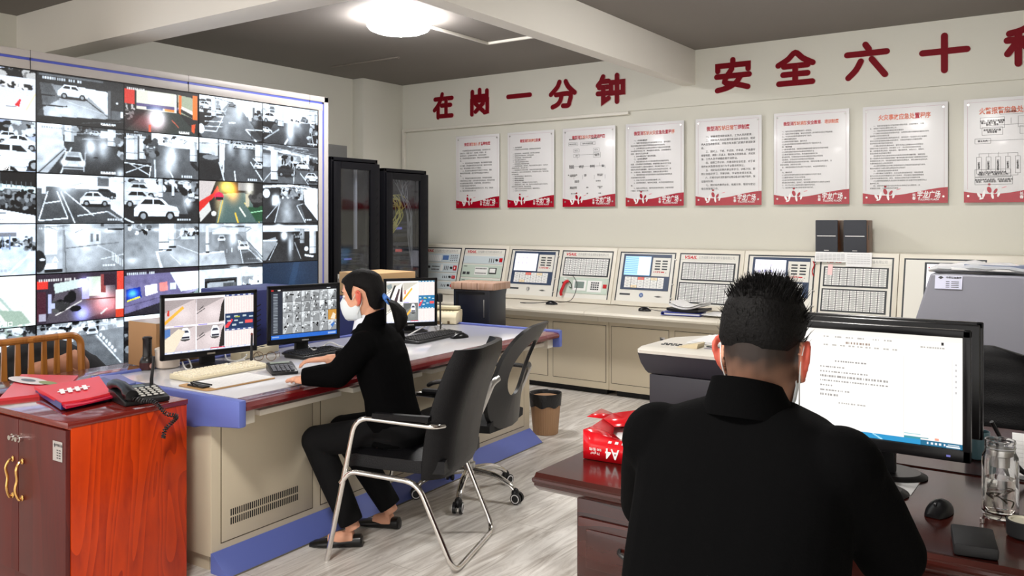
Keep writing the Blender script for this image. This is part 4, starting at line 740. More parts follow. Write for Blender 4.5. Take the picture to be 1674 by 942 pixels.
# ------------------------------------------------------------------ the instrument consoles along the back wall
CB = [-6.05, -4.88, -3.665, -2.465, -1.262, -.06]
for k in range(1, 5):        # base cabinets that show
    x0, x1 = CB[k - 1] + .09, CB[k] + .09
    t = thing('console_cabinet', 'putty steel base cabinet ' + ['at the left end of the console, mostly behind the operator desk', 'with two recessed door handles behind the waste bin', 'beside and behind the dark copier', 'under the console behind the seated man'][k - 1], 'cabinet', ((x0 + x1) / 2, 6.65, 0), group='base cabinets of the console')
    w = (x1 - x0) / 2
    b = MB(); b.box(-w + .002, w - .002, 0, .60, .055, .72, .004); b.build('body', PUTTY, t)
    b = MB(); b.box(-w + .05, w - .05, .06, .55, 0, .055); b.build('plinth', BLACKM, t)
    for s in (-1, 1):
        a0, a1 = (-w + .03, -.03) if s < 0 else (.03, w - .03)
        b = MB(); b.box(a0, a1, -.003, .002, .12, .62, .001); d = b.build('door', PUTTY, t)
        b = MB(); 
        for q in ((a0 - .004, a0, .116, .624), (a1, a1 + .004, .116, .624), (a0, a1, .116, .12), (a0, a1, .62, .624)): b.box(q[0], q[1], -.001, .001, q[2], q[3])
        b.build('door_gap', BLACKM, d)
        hx = (a1 - .055) if s < 0 else (a0 + .055)
        b = MB(); b.mi = 0; b.box(hx - .022, hx + .022, -.006, 0, .46, .56, .002); b.mi = 1; b.box(hx - .009, hx + .009, -.0075, -.005, .475, .545, .001); b.build('recessed_handle', [STEEL, BLACKM], d)
# counter
cnt = mat('counter_cream', srgb(216, 209, 193), .38, vary=(2, .03))
for k in range(5):
    x0, x1 = CB[k] + (.012 if k else -.02), CB[k + 1] + .012
    pts = [(6.35, .735), (6.345, .752), (6.355, .768), (6.375, .775), (7.26, .79), (7.26, .72), (6.70, .72), (6.62, .66), (6.60, .66), (6.60, .725)]
    b = MB(); b.prism([(p[0], p[1]) for p in pts], x1 - x0 - .003, ((x0, 0, 0), (0, 1, 0), (0, 0, 1)))
    tag(b.build('counter_top', cnt), 'cream bullnose counter length ' + ['below the two leftmost instrument bays', 'below the red fire handset', 'where the binders lie', 'behind the seated man', 'behind the big monitor at right'][k], 'counter', 'counter lengths of the console')
# upper instrument housings; u = along X, v = down the tilted face
TILT = math.atan2(.15, .51)
FO = Vector((0, 7.0, 1.298)); FD = Vector((0, -math.sin(TILT), -math.cos(TILT))); FN = Vector((0, -math.cos(TILT), math.sin(TILT)))
FL = .51 / math.cos(TILT)
def fpt(u, v, d=0): return FO + Vector((u, 0, 0)) + FD * v + FN * d
def fbox(b, u0, u1, v0, v1, d0, d1, bev=0):
    o = b.M
    # frame: x=u, y=-v (up the face), z=outwards
    b.M = Matrix(((1, 0, 0, FO.x), (0, -FD.y, FN.y, FO.y), (0, -FD.z, FN.z, FO.z), (0, 0, 0, 1)))
    b.box(u0, u1, -v1, -v0, d0, d1, bev); b.M = o
def ftext(b, s, size, u, v, d, **k): b.text(s, size, (fpt(u, v, d), (1, 0, 0), -FD), **k)
plate = mat('instrument_plate', srgb(228, 226, 218), .4); platb = mat('instrument_blue_grey', srgb(206, 217, 222), .4); platg = mat('instrument_green_grey', srgb(196, 210, 198), .4)
navy = mat('instrument_navy', srgb(58, 72, 98), .4); keyw = mat('key_white', srgb(238, 238, 236), .45); dgrey = mat('instrument_dark', srgb(52, 56, 60), .45); blu = mat('instrument_lcd_blue', srgb(88, 120, 175), .3)
lcdw = mat('lcd_white', (.3, .3, .35), .3, emit=((.96, .95, 1.0), .85)); lcdb = mat('lcd_cyan', (.2, .3, .4), .3, emit=(srgb(150, 205, 250), .95)); lcdr = mat('lcd_red', (.5, .05, .05), .3, emit=((1, .2, .2), .6)); logob = mat('emblem_blue', srgb(70, 130, 220), .4)
vred = mat('lettering_red', srgb(200, 40, 52), .5); vgry = mat('lettering_grey', srgb(150, 150, 150), .6)
COMP = '北京福赛尔安全消防设备有限公司'
def title_strip(P, a, b_, v0, v1, name=True):
    b = MB(); fbox(b, a, b_, v0, v1, 0, .004, .001); s = b.build('title_strip', plate, P)
    b = MB(); b.mi = 0; ftext(b, 'VSAIL', (v1 - v0) * .80, a + .085, (v0 + v1) / 2, .0045, bold=.035, shear=.25, width=.115); b.mi = 1; ftext(b, COMP, (v1 - v0) * .62, a + .16, (v0 + v1) / 2, .0045, align='LEFT', width=(b_ - a) - .19); b.build('lettering', [vred, vgry], s, smooth=False)
def knob(b, u, v, r=.014): p = fpt(u, v, 0); b.cyl(p, p + FN * .022, r, r * .8, 14)
def matrix(P, a, b_, v0, v1, nu, nv, split=0):
    b = MB(); b.mi = 0; fbox(b, a, b_, v0, v1, 0, .006, .001)
    du, dv = (b_ - a - .02) / nu, (v1 - v0 - .02) / nv
    for i in range(nu):
        for j in range(nv):
            u, v = a + .01 + du * i, v0 + .01 + dv * j
            b.mi = 1; fbox(b, u + .002, u + du - .003, v + .0015, v + dv - .002, .006, .0085)
            b.mi = 2; fbox(b, u + du * .28, u + du * .72, v + dv * .38, v + dv * .6, .0085, .0088)
    b.build('button_matrix', [dgrey, keyw, vgry], P, smooth=False)
def bay(P, kind, a, b_, seed=0):
    w = b_ - a; v0, v1 = .045, .49; U = lambda f: a + f * w; V = lambda f: v0 + f * (v1 - v0)
    b = MB(); fbox(b, a, b_, v0, v1, -.02, .001); b.build('bay_plate', plate, P)
    b = MB(); 
    for q in ((a - .012, b_ + .012, v0 - .012, v0), (a - .012, a, v0, v1), (b_, b_ + .012, v0, v1)): fbox(b, *q, -.01, .0006)
    b.build('bay_shadow_gap', dgrey, P)
    if kind == 'amp':
        title_strip(P, a + .005, b_ - .005, V(.01), V(.115))
        for k, (f0, f1) in enumerate(((.13, .33), (.36, .575), (.60, .77), (.80, .97))):
            b = MB(); b.mi = 0; fbox(b, a + .004, b_ - .004, V(f0), V(f1), 0, .008, .0015)
            b.mi = 1
            if k == 0:
                for i in range(11): fbox(b, U(.05 + i * .045), U(.083 + i * .045), V(f0 + .03), V(f1 - .02), .008, .010)
                b.mi = 2; fbox(b, U(.58), U(.73), V(f0 + .04), V(f1 - .05), .008, .011); b.mi = 3
                for i in range(4):
                    for j in range(4): fbox(b, U(.78 + i * .05), U(.81 + i * .05), V(f0 + .03 + j * .04), V(f0 + .045 + j * .04), .008, .010)
            else:
                b.mi = 4; knob(b, U(.85), V((f0 + f1) / 2)); b.mi = 5; fbox(b, U(.90), U(.985), V(f0 + .05), V(f1 - .05), .008, .014, .001); b.mi = 1; fbox(b, U(.925), U(.955), V(f0 + .08), V(f1 - .08), .014, .0145); b.mi = 3
                for i in range(3): fbox(b, U(.66 + i * .045), U(.675 + i * .045), V(f0 + .06), V(f1 - .05), .008, .0095)
                if k == 1:
                    b.mi = 3
                    for i in range(6):
                        for j in range(2): fbox(b, U(.33 + i * .035), U(.35 + i * .035), V(f0 + .07 + j * .07), V(f0 + .10 + j * .07), .008, .0105)
                    b.mi = 6; fbox(b, U(.56), U(.62), V(f0 + .03), V(f1 - .03), .008, .010); b.mi = 4; knob(b, U(.26), V(f0 + .1)); knob(b, U(.18), V(f0 + .12), .01); knob(b, U(.2), V(f0 + .05), .009)
            b.build('amplifier_panel' if k else 'mixer_panel', [platb, PAPER, blu, DARKT, BLACK, RED, keyw], P, smooth=False)
    elif kind == 'power':
        title_strip(P, a + .005, b_ - .005, V(.01), V(.115))
        for k, (f0, f1) in enumerate(((.16, .34), (.37, .66), (.70, .98))):
            b = MB(); b.mi = 0 if k == 0 else 7; fbox(b, a + .004, b_ - .004, V(f0), V(f1), 0, .008, .0015)
            if k == 0:
                b.mi = 4; knob(b, U(.85), V(.25)); b.mi = 5; fbox(b, U(.91), U(.985), V(.20), V(.29), .008, .014, .001); b.mi = 3
                for i in range(3): fbox(b, U(.66 + i * .05), U(.675 + i * .05), V(.21), V(.31), .008, .0095)
            else:
                b.mi = 6; fbox(b, U(.34), U(.66), V(f0 + .05), V(f1 - .06), .008, .010); b.mi = 3
                for i in range(10): fbox(b, U(.36 + i * .028), U(.377 + i * .028), V(f0 + .07), V(f0 + .10), .010, .011); fbox(b, U(.36 + i * .028), U(.377 + i * .028), V(f1 - .11), V(f1 - .085), .010, .011)
                b.mi = 4; fbox(b, U(.70), U(.88), V(f0 + .06), V(f1 - .09), .008, .014, .002); b.mi = 6; fbox(b, U(.72), U(.86), V(f0 + .08), V(f1 - .115), .014, .0145); b.mi = 3; fbox(b, U(.05), U(.12), V(f1 - .12), V(f1 - .06), .008, .012); fbox(b, U(.15), U(.22), V(f1 - .12), V(f1 - .06), .008, .012); fbox(b, U(.05), U(.13), V(f0 + .03), V(f0 + .045), .008, .0085)
            b.build('power_panel', [platb, PAPER, blu, DARKT, BLACK, RED, keyw, platg], P, smooth=False)
    elif kind == 'display':
        b = MB(); b.mi = 0; fbox(b, U(.06), U(.95), V(.02), V(.76), 0, .008, .002); b.build('display_bezel', navy, P, smooth=False)
        b = MB(); b.mi = seed % 2
        fbox(b, U(.10), U(.585), V(.07), V(.46), .008, .010)
        if seed % 2:
            b.mi = 2; fbox(b, U(.36), U(.58), V(.08), V(.45), .010, .0104); b.mi = 4
            for j in range(9): fbox(b, U(.11), U(.35), V(.105 + j * .038), V(.113 + j * .038), .0101, .0106)
        else:
            b.mi = 3
            for i in range(3):
                for j in range(2): fbox(b, U(.16 + i * .09), U(.20 + i * .09), V(.14 + j * .12), V(.19 + j * .12), .010, .0104)
        b.build('lcd_screen', [lcdw, lcdb, lcdw, mat('lcd_lilac', (.3, .3, .5), .4, emit=(srgb(205, 200, 235), .8)), logob], P, smooth=False)
        b = MB(); b.mi = 0; fbox(b, U(.62), U(.945), V(.09), V(.47), .006, .0105, .001); b.mi = 1
        for i in range(2):
            for j in range(4): fbox(b, U(.67 + i * .13), U(.765 + i * .13), V(.145 + j * .055), V(.172 + j * .055), .0105, .0115)
        b.mi = 2; fbox(b, U(.79), U(.85), V(.372), V(.395), .0105, .0115); b.mi = 3; fbox(b, U(.87), U(.89), V(.39), V(.40), .0105, .011); b.mi = 2; ftext(b, '火灾报警', .018, U(.715), V(.385), .0112, bold=.02)
        b.build('indicator_plate', [plate, dgrey, RED, GREYT], P, smooth=False)
        b = MB()
        for i in range(6):
            for j in range(4):
                b.mi = 1 if (i, j) == (2, 0) else (2 if (i, j) in ((1, 3), (4, 0)) else 0)
                fbox(b, U(.135 + i * .122), U(.25 + i * .122), V(.50 + j * .056), V(.553 + j * .056), .008, .011, .0008)
        b.mi = 3
        for i in range(6):
            for j in range(4): fbox(b, U(.17 + i * .122), U(.215 + i * .122), V(.522 + j * .056), V(.53 + j * .056), .011, .0114)
        b.build('keypad', [keyw, mat('key_red', srgb(240, 120, 105), .5), mat('key_cream', srgb(244, 226, 190), .5), vgry], P, smooth=False)
        b = MB(); b.mi = 0; fbox(b, U(.06), U(.26), V(.84), V(.875), 0, .002); b.mi = 1; c = fpt(U(.47), V(.865), .001); 
        ring = [c + Vector((math.cos(q * math.pi / 10) * .021, 0, 0)) - FD * (math.sin(q * math.pi / 10) * .021) for q in range(20)]; b.poly(ring); b.mi = 2; b.text('E', .024, (fpt(U(.47), V(.865), .0016), (1, 0, 0), -FD), bold=.03)
        b.mi = 3; b.poly([fpt(U(.70), V(.88), .001), fpt(U(.78), V(.86), .001), fpt(U(.86), V(.88), .001), fpt(U(.78), V(.90), .001)]); b.build('marks', [dgrey, logob if seed % 2 else navy, keyw, GREYT], P, smooth=False)
        b = MB(); 
        for v in (.12, .62, .9): knob(b, U(1.03), V(v), .006)
        b.build('door_lock', STEEL, P)
    elif kind == 'matrix1':
        title_strip(P, a + .005, b_ - .005, V(.01), V(.115))
        matrix(P, U(.05), U(.97), V(.13), V(.53), 8, 8)
        b = MB(); b.mi = 7; fbox(b, a + .004, b_ - .004, V(.56), V(.90), 0, .008, .0015); b.mi = 6; fbox(b, U(.30), U(.57), V(.62), V(.84), .008, .011); fbox(b, U(.60), U(.88), V(.62), V(.86), .008, .011); b.mi = 2; fbox(b, U(.34), U(.53), V(.65), V(.79), .011, .0115); b.mi = 3
        for i in range(4):
            for j in range(4): fbox(b, U(.67 + i * .042), U(.70 + i * .042), V(.65 + j * .045), V(.68 + j * .045), .011, .013)
        b.mi = 5; fbox(b, U(.91), U(.98), V(.69), V(.77), .008, .014, .001); b.mi = 4; fbox(b, U(.08), U(.17), V(.67), V(.71), .008, .016, .002); b.mi = 1; fbox(b, U(.10), U(.15), V(.585), V(.60), .008, .009)
        b.build('intercom_panel', [platb, PAPER, mat('lcd_grey', srgb(130, 145, 140), .3), dgrey, BLACK, RED, keyw, platg], P, smooth=False)
    elif kind == 'matrix2':
        title_strip(P, a + .005, b_ - .005, V(.01), V(.115))
        matrix(P, U(.04), U(.96), V(.16), V(.52), 8, 10)
        if seed: matrix(P, U(.03), U(.95), V(.56), V(.97), 9, 12)
        else: matrix(P, U(.02), U(.96), V(.56), V(.97), 8, 12)
    elif kind == 'panel_door':
        b = MB(); fbox(b, U(.25), U(.95), V(.04), V(.80), 0, .008, .002); b.build('display_bezel', dgrey, P)
        b = MB(); b.mi = 0; fbox(b, U(.28), U(.92), V(.07), V(.77), .008, .010); b.mi = 1; fbox(b, U(.28), U(.92), V(.55), V(.63), .0101, .0105); b.mi = 2; fbox(b, U(.30), U(.32), V(.12), V(.14), .0101, .0105); b.build('lcd_screen', [lcdw, lcdr, vred], P, smooth=False)
KL = ['with public-address amplifiers and a hand microphone, at the left end', 'with a display bay and the red handset', 'with a blue-lit display bay beside the binders', 'carrying the pair of speakers', 'with a white and red lit display behind the grey slab']
KINDS = [('amp', 'power'), ('display', 'matrix1'), ('display', 'matrix2'), ('display', 'matrix2'), ('panel_door', None)]
for k in range(5):
    x0, x1 = CB[k], CB[k + 1]
    t = thing('instrument_console', 'cream sloped instrument console ' + KL[k], 'control console', (0, 0, 0), group='sloped instrument consoles on the counter')
    pr = [(7.284, .79), (7.284, 1.298), (7.0, 1.298), (6.85, .79)]
    hole = .03
    b = MB(); b.prism(pr, x1 - x0 - .004, ((x0, 0, 0), (0, 1, 0), (0, 0, 1)), .004); b.build('housing', CREAM, t)
    xm = (x0 + x1) / 2
    bays = [(x0 + .045, xm - .03), (xm + .03, x1 - .05)]
    for (a, b_), kd in zip(bays, KINDS[k]):
        if kd: bay(t, kd, a, b_, seed=(1 if k == 2 else 0) if kd == 'display' else (1 if k == 3 else 0))
# hand microphone, handset, mice, papers, speakers
def hang(a, d=.01): return fpt(a[0], a[1], d)
t = thing('hand_microphone', 'black hand microphone hanging on the leftmost console bay', 'microphone', (0, 0, 0))
b = MB(); p = fpt(-5.985, .165, .008); q = fpt(-5.985, .30, .012)
b.loft([[tuple(fpt(-5.985 + sx * wx, v, d)) for sx, d in ((-1, .004), (1, .004), (1, dd), (-1, dd))] for v, wx, dd in ((.155, .028, .03), (.17, .036, .044), (.24, .034, .042), (.29, .018, .03), (.31, .008, .02))]); b.build('body', BLACK, t)
b = MB(); b.tube(arc([fpt(-5.985, .305, .014), fpt(-6.0, .40, .02), fpt(-5.96, .47, .02), fpt(-5.92, .36, .02), fpt(-5.90, .26, .018)], 6), .0035, 6); b.build('cord', BLACK, t)
t = thing('fire_handset', 'red emergency handset hanging from the intercom panel', 'handset', (0, 0, 0))
b = MB(); U0 = -4.165
b.tube(arc([fpt(U0 + .035, .335, .022), fpt(U0 + .012, .355, .04), fpt(U0, .40, .045), fpt(U0 - .018, .45, .04), fpt(U0 - .02, .475, .024)], 5), [.013] * 2 + [.012] * 17 + [.014] * 2, 10, flat=1.3) if False else b.tube(arc([fpt(U0 + .035, .335, .022), fpt(U0 + .012, .355, .04), fpt(U0, .40, .045), fpt(U0 - .018, .45, .04), fpt(U0 - .02, .475, .024)], 5), .014, 10)
b.build('handle', RED, t); b = MB(); b.tube(arc([fpt(U0 + .04, .335, .02), fpt(U0 + .07, .36, .03), fpt(U0 + .08, .40, .025), fpt(U0 + .05, .39, .02)], 5), .004, 6); b.build('cord', BLACK, t)
def mouse(x, y, z, rz, label, m=GLOSSB, m2=STEEL, L=.105):
    t = thing('computer_mouse', label, 'mouse', (x, y, z), rz, group='computer mice')
    b = MB(); rings = []
    for i in range(9):
        f = i / 8; wv = .031 * math.sin(math.pi * (.12 + .76 * f)) ** .5; hv = .036 * math.sin(math.pi * (.06 + .80 * f)) ** .8
        rings.append([((f - .5) * L, wv * math.cos(a), max(0, hv * math.sin(a)) if 0 <= a <= math.pi else 0) for a in [2 * math.pi * q / 16 for q in range(16)]])
    b.loft(rings); b.build('shell', m, t)
    b = MB(); b.cyl((-.028, -.003, .0295), (-.028, .003, .0295), .006, n=14); b.build('scroll_wheel', m2, t)
    return t
c = pty(902, 491, 6.62); t = mouse(c.x, 6.62, .782, R(200), 'small silver-edged mouse on the console counter left of the red handset'); 
b = MB(); b.tube(arc([(c.x - .05, 6.61, .80), (c.x - .2, 6.6, .785), (c.x - .32, 6.58, .785), (c.x - .25, 6.56, .785)], 6), .0035, 6); b.tube(arc([(c.x + .05, 6.64, .80), (c.x + .13, 6.75, .82), (c.x + .15, 6.82, .95), (c.x + .08, 6.87, 1.03), (c.x + .02, 6.885, 1.035)], 6), .003, 6); tag(b.build('mouse_cord', BLACK), 'thin black cord looping up the display bay left of the red handset', 'cord')
c = pty(1054, 500, 6.60); mouse(c.x, 6.60, .781, R(200), 'small silver-edged mouse on the console counter left of the binders')
b = MB(); b.tube(arc([(c.x + .05, 6.61, .795), (c.x + .15, 6.62, .786), (c.x + .25, 6.66, .786)], 6), .003, 6); tag(b.build('mouse_cord', BLACK), 'thin black cord from the mouse to the binders', 'cord')
c = pty(1341, 513, 6.7); mouse(c.x, 6.72, .783, R(185), 'black mouse on the counter just above the man\'s monitor', L=.14)
# binders
c0 = pty(1118, 503, 6.5)
def sheet(b, cx, cy, z, w, d, rz, th=.004, curl=0, n=8):
    M = trs((cx, cy, z), rz); rows = []
    for s in range(n + 1):
        f = s / n - .5; zz = curl * (abs(f) * 2) ** 2
        rows.append([tuple(M @ Vector(p)) for p in ((f * w, -d / 2, zz), (f * w, d / 2, zz), (f * w, d / 2, zz + th), (f * w, -d / 2, zz + th))])
    b.loft(rows)
bl = mat('binder_blue', srgb(50, 62, 150), .4)
t = thing('ring_binder', 'blue binder with black clip lying at the bottom of the pile on the counter', 'binder', (c0.x, 6.54, .782), R(8), group='binders piled on the console counter')
b = MB(); b.box(-.17, .15, -.12, .12, 0, .004, .001); b.box(-.17, .15, -.115, .125, .018, .022, .001); b.box(-.175, -.17, -.12, .12, 0, .022); b.build('cover', bl, t); b = MB(); b.box(-.15, .14, -.11, .11, .004, .018); b.build('pages', PAPER, t)
t = thing('ring_binder', 'black binder holding the open white sheets on top of the pile', 'binder', (c0.x + .02, 6.56, .805), R(-6), group='binders piled on the console counter')
b = MB(); sheet(b, 0, 0, 0, .29, .23, 0, .02, .012); b.build('cover', BLACK, t); b = MB(); sheet(b, .0, .01, .024, .27, .22, R(3), .012, .03); sheet(b, .02, .0, .042, .28, .21, R(-2), .004, .04); b.build('pages', PAPER, t)
b = MB(); sheet(b, c0.x + .32, 6.56, .79, .30, .21, R(-4), .006, .004); sheet(b, c0.x + .29, 6.58, .797, .21, .29, R(6), .003); tag(b.build('paper_stack', PAPER), 'loose white sheets on the counter between binders and the man\'s head', 'papers')
# speakers
wal = wood_mat('speaker_walnut', srgb(120, 74, 44), srgb(80, 46, 26), 5, .4, .1); grl = mat('speaker_grille', srgb(62, 64, 70), .8, bump=(900, .15))
def speaker(x, label):
    t = thing('bookshelf_speaker', label, 'speaker', (x, 7.0, 1.299), 0, 'bookshelf speakers on the console')
    b = MB(); b.box(-.085, .085, .0, .20, 0, .255, .004); b.build('cabinet', wal, t)
    b = MB(); b.box(-.086, .086, -.018, .0, .0, .256, .006); b.build('grille', grl, t)
    b = MB(); b.box(-.072, .072, -.020, -.017, .128, .132); b.build('bright_strip', CHROME, t)
    b = MB(); b.box(-.018, .018, -.0195, -.018, .013, .018); b.build('badge', STEEL, t)
    b = MB(); b.box(.083, .0862, .05, .075, .10, .215, .001); b.build('side_panel', BLACK, t)
speaker(-1.80, 'left one of the two walnut speakers on top of the console'); speaker(-1.585, 'right one of the two walnut speakers on top of the console, showing its walnut side')
for (px0, px1, pa, pb, lb) in ((1333, 1384, 411, 429, 'wide white note sheet hanging under the left speaker'), (1384, 1425, 412, 437, 'squarer white note sheet hanging under the right speaker')):
    A = pty(px0, pa, 6.97); B_ = pty(px1, pb, 6.95); t = thing('note_sheet', lb, 'paper note', (0, 0, 0), group='paper notes below the speakers')
    b = MB(); n = 6; rows = []
    for i in range(n + 1):
        z = 1.302 - (1.302 - B_.z) * i / n; y = 6.985 - .03 * math.sin(i / n * 1.4) - .012; rows.append([(A.x, y, z), (B_.x, y, z), (B_.x, y + .0008, z), (A.x, y + .0008, z)])
    b.loft(rows); b.box(A.x, B_.x, 6.972, 6.978, 1.300, 1.3015) if False else None; b.build('paper', PAPER, t)
    b = MB()
    for j in range(5):
        z = 1.285 - j * (1.285 - B_.z) / 5.5
        for i in range(7):
            x = A.x + .012 + i * (B_.x - A.x - .02) / 7; b.box(x, x + (B_.x - A.x) / 9, 6.94, 6.9405, z, z + .003)
    b.build('writing', INK2, t)
b = MB(); fbox(b, -1.78, -1.745, .10, .185, .010, .0108); tag(b.build('sticky_note', mat('note_pink', srgb(250, 205, 205), .6)), 'small pink note stuck on the button matrix below the speakers', 'sticky note')
b = MB(); b.tube(arc([fpt(-1.90, .08, .01), fpt(-1.885, .11, .02), fpt(-1.90, .16, .012), fpt(-1.885, .20, .015)], 5), .004, 6); tag(b.build('red_cord', RED), 'short red cord hanging between display bay and button matrix', 'cord')
# ------------------------------------------------------------------ big grey metal slab at the right, seen from the back, with a plastic bag on top
gm = mat('slate_metal', srgb(128, 128, 138), .42, bump=(700, .06))
t = thing('steel_console', 'large slate grey steel console seen from its back, beside the black office chair', 'console', (0, 0, 0))
zt = 1.235; A = ptz(1521, 447, zt); Bm = pty(1495, 525, A.y - .10); dz = (zt - Bm.z); 
X0t, X0b = A.x, A.x - (A.x - Bm.x) * (zt - .02) / dz * .55; Y0t, Y0b = A.y, A.y - .10 * (zt - .02) / dz * .4
xb = A.x + (Bm.x - A.x); 
prof = [(A.x, A.y, zt), (Bm.x, Bm.y, Bm.z), (Bm.x - .02, Bm.y - .03, .02)]
b = MB(); L_ = [[p, (1.0, p[1], p[2]), (1.0, A.y + .45, p[2]), (p[0] + (0 if i else .0), A.y + .45, p[2])] for i, p in enumerate(prof)]
b.loft(L_); o = b.build('body', gm, t, angle=20)
md = o.modifiers.new('bevel', 'BEVEL'); md.width = .012; md.segments = 3; md.limit_method = 'ANGLE'; md.angle_limit = R(40)
slope = (Vector(prof[1]) - Vector(prof[0])).normalized(); so = Vector(prof[0]) + Vector((.028, -.004, 0)) + Vector((0, slope.y, slope.z)).normalized() * .012; sn = Vector((0, slope.y, slope.z)).normalized(); nn = Vector((1, 0, 0)).cross(-sn)
k_ = 36 * (A - EYE).dot(FWD) / FOC / RGT.x * .9; hs = k_ * .56
def tagsticker(parent, o, ax, up, w, h, m):
    n = ax.cross(up).normalized(); o = o + n * .002
    b = MB(); b.poly([o, o + ax * w, o + ax * w - up * h, o - up * h]); st = b.build('asset_sticker', m, parent, smooth=False)
    b = MB(); q = o + n * .0008
    P_ = lambda u, v: q + ax * (u * w) - up * (v * h)
    b.poly([P_(.10, .14), P_(.21, .03), P_(.32, .14), P_(.21, .27)]); b.text('中国石油集团', h * .17, (P_(.68, .15), ax, up), bold=.03, width=w * .56)
    for r_ in range(4):
        v = .42 + .14 * r_; b.poly([P_(.40, v), P_(.54, v), P_(.54, v + .05), P_(.40, v + .05)]); b.poly([P_(.60, v), P_(.88, v), P_(.88, v + .05), P_(.60, v + .05)])
    b.build('printing', DARKT, st, smooth=False)
tagsticker(t, so, Vector((1, 0, 0)), -sn, k_, hs, mat('sticker_silver', srgb(205, 206, 225), .4))
t = thing('plastic_bag', 'clear plastic bag with folded grey sheets lying on the slate console', 'plastic bag', (A.x + .38, A.y + .12, zt + .004))
b = MB(); rings = []
for i in range(15):
    f = i / 14; x = -.40 + .85 * f; hh = .075 * math.sin(math.pi * min(1, .08 + f * 1.1)) ** .6 * (1 - .25 * f) + .008 * math.sin(i * 2.1); ww = .12 + .01 * math.sin(i * 1.7)
    if i == 0: hh = .025; ww = .07
    rings.append([(x, ww * math.cos(a), hh * .5 + hh * .5 * math.sin(a) * (1 + .12 * math.sin(3 * a + i))) for a in [2 * math.pi * q / 18 for q in range(18)]])
b.loft(rings); b.build('film', mat('plastic_film', (.75, .77, .8), .25, trans=.55, ior=1.1), t)
b = MB(); sheet(b, .03, -.02, .018, .60, .18, .02, .012, .004); b.build('white_sheets', PAPER, t)
b = MB(); sheet(b, .0, -.03, .036, .40, .15, -.03, .016, .003); b.build('grey_folder', mat('grey_blue_card', srgb(120, 130, 155), .5), t)
# ------------------------------------------------------------------ operator desk
DZ = .78
dk = thing('operator_desk', 'long putty steel operator desk with blue end panels and maroon edge', 'desk', (-2.98, 2.32, 0), R(2.15))
DL = 2.70
gw = mat('desk_top_white', srgb(214, 214, 218), .16, coat=.3)
b = MB(); b.prism([(-1.06, .735), (-.02, .735), (-.004, .742), (0, .757), (-.012, .772), (-.035, .778), (-1.06, .778)], DL, ((0, DL, 0), (1, 0, 0), (0, 0, 1))); b.build('worktop', mat('desk_maroon', srgb(104, 20, 24), .18, coat=.5), dk)
b = MB(); b.box(-1.05, -.10, .03, DL - .02, .778, .7805, .0008); b.build('desk_mat', gw, dk)
b = MB(); b.box(-.10, -.035, .035, .62, .7782, .7795, .0005); b.build('edge_film', mat('edge_film', srgb(150, 130, 150), .08, coat=.6, alpha=.55), dk)
side = [(.0, .790), (.0, .674), (-.24, .655), (-.30, .640), (-1.09, .640), (-1.09, .790)]
for y0 in (-.04, DL):
    b = MB(); b.prism(side, .04, ((0, y0 + .04, 0), (1, 0, 0), (0, 0, 1)), .008); b.build('end_panel', BLUEP, dk)
b = MB(); b.box(-1.09, -1.062, -.04, DL + .04, .69, .790, .006); b.build('back_rail', BLUEP, dk)
b = MB(); b.box(-.95, -.232, .0, DL - .02, .07, .70, .003); b.box(-.93, -.27, .02, DL - .04, 0, .07); b.build('body', PUTTY, dk)
for (y0, y1, vent) in ((.055, .60, 1), (.66, 1.30, 0), (1.33, 1.97, 0), (2.03, 2.60, 1)):
    b = MB(); b.box(-.236, -.229, y0, y1, .12, .665, .001); d = b.build('door', PUTTY, dk)
    b = MB()
    for q in ((y0 - .005, y0, .115, .67), (y1, y1 + .005, .115, .67), (y0, y1, .115, .12), (y0, y1, .665, .67)): b.box(-.234, -.2310, *q)
    b.build('door_gap', mat('gap_brown', srgb(90, 78, 60), .7), d)
    if vent:
        b = MB()
        for i in range(34):
            for z in (.185, .224):
                yy = y0 + .05 + i * (y1 - y0 - .15) / 33; b.box(-.2295, -.2282, yy - .003, yy + .003, z, z + .031)
        b.build('vent_slots', BLACKM, d)
        b = MB(); b.cyl((-.229, y1 - .03, .46), (-.222, y1 - .03, .46), .014, n=18); b.build('lock', BLACK, d)
b = MB(); b.prism([(-.235, .0), (-.125, .0), (-.13, .008), (-.228, .088), (-.235, .088)], DL - .02, ((0, DL - .02, 0), (1, 0, 0), (0, 0, 1))); b.build('plinth', BLUEP, dk)
b = MB(); b.box(-.125, -.118, .0, DL - .02, .0, .004); b.build('plinth_seal', mat('seal_grey', srgb(110, 104, 92), .6), dk)
for (y0, y1) in ((.115, .62), (.70, 1.25), (1.33, 2.0), (2.05, 2.58)):
    b = MB(); b.box(-.45, -.05, y0, y1, .693, .718, .003); b.build('keyboard_tray', CREAM, dk)
for y0 in (.012, DL - .085):
    b = MB(); b.box(-.30, -.045, y0, y0 + .07, .672, .733, .002); b.build('bracket', CREAM, dk)
# maroon side table behind the desk
t = thing('side_table', 'glossy maroon side table between the desk and the video wall', 'table', (-4.262, 2.45, 0), R(2.15))
b = MB(); b.box(-.145, .155, -.75, .55, .735, .768, .004); b.build('top', MAROON, t); b = MB(); b.box(-.15, .14, -.72, -.70, 0, .735); b.box(-.15, .14, .50, .52, 0, .735); b.box(.10, .12, -.70, .50, .2, .735); b.build('frame', MAROON, t)
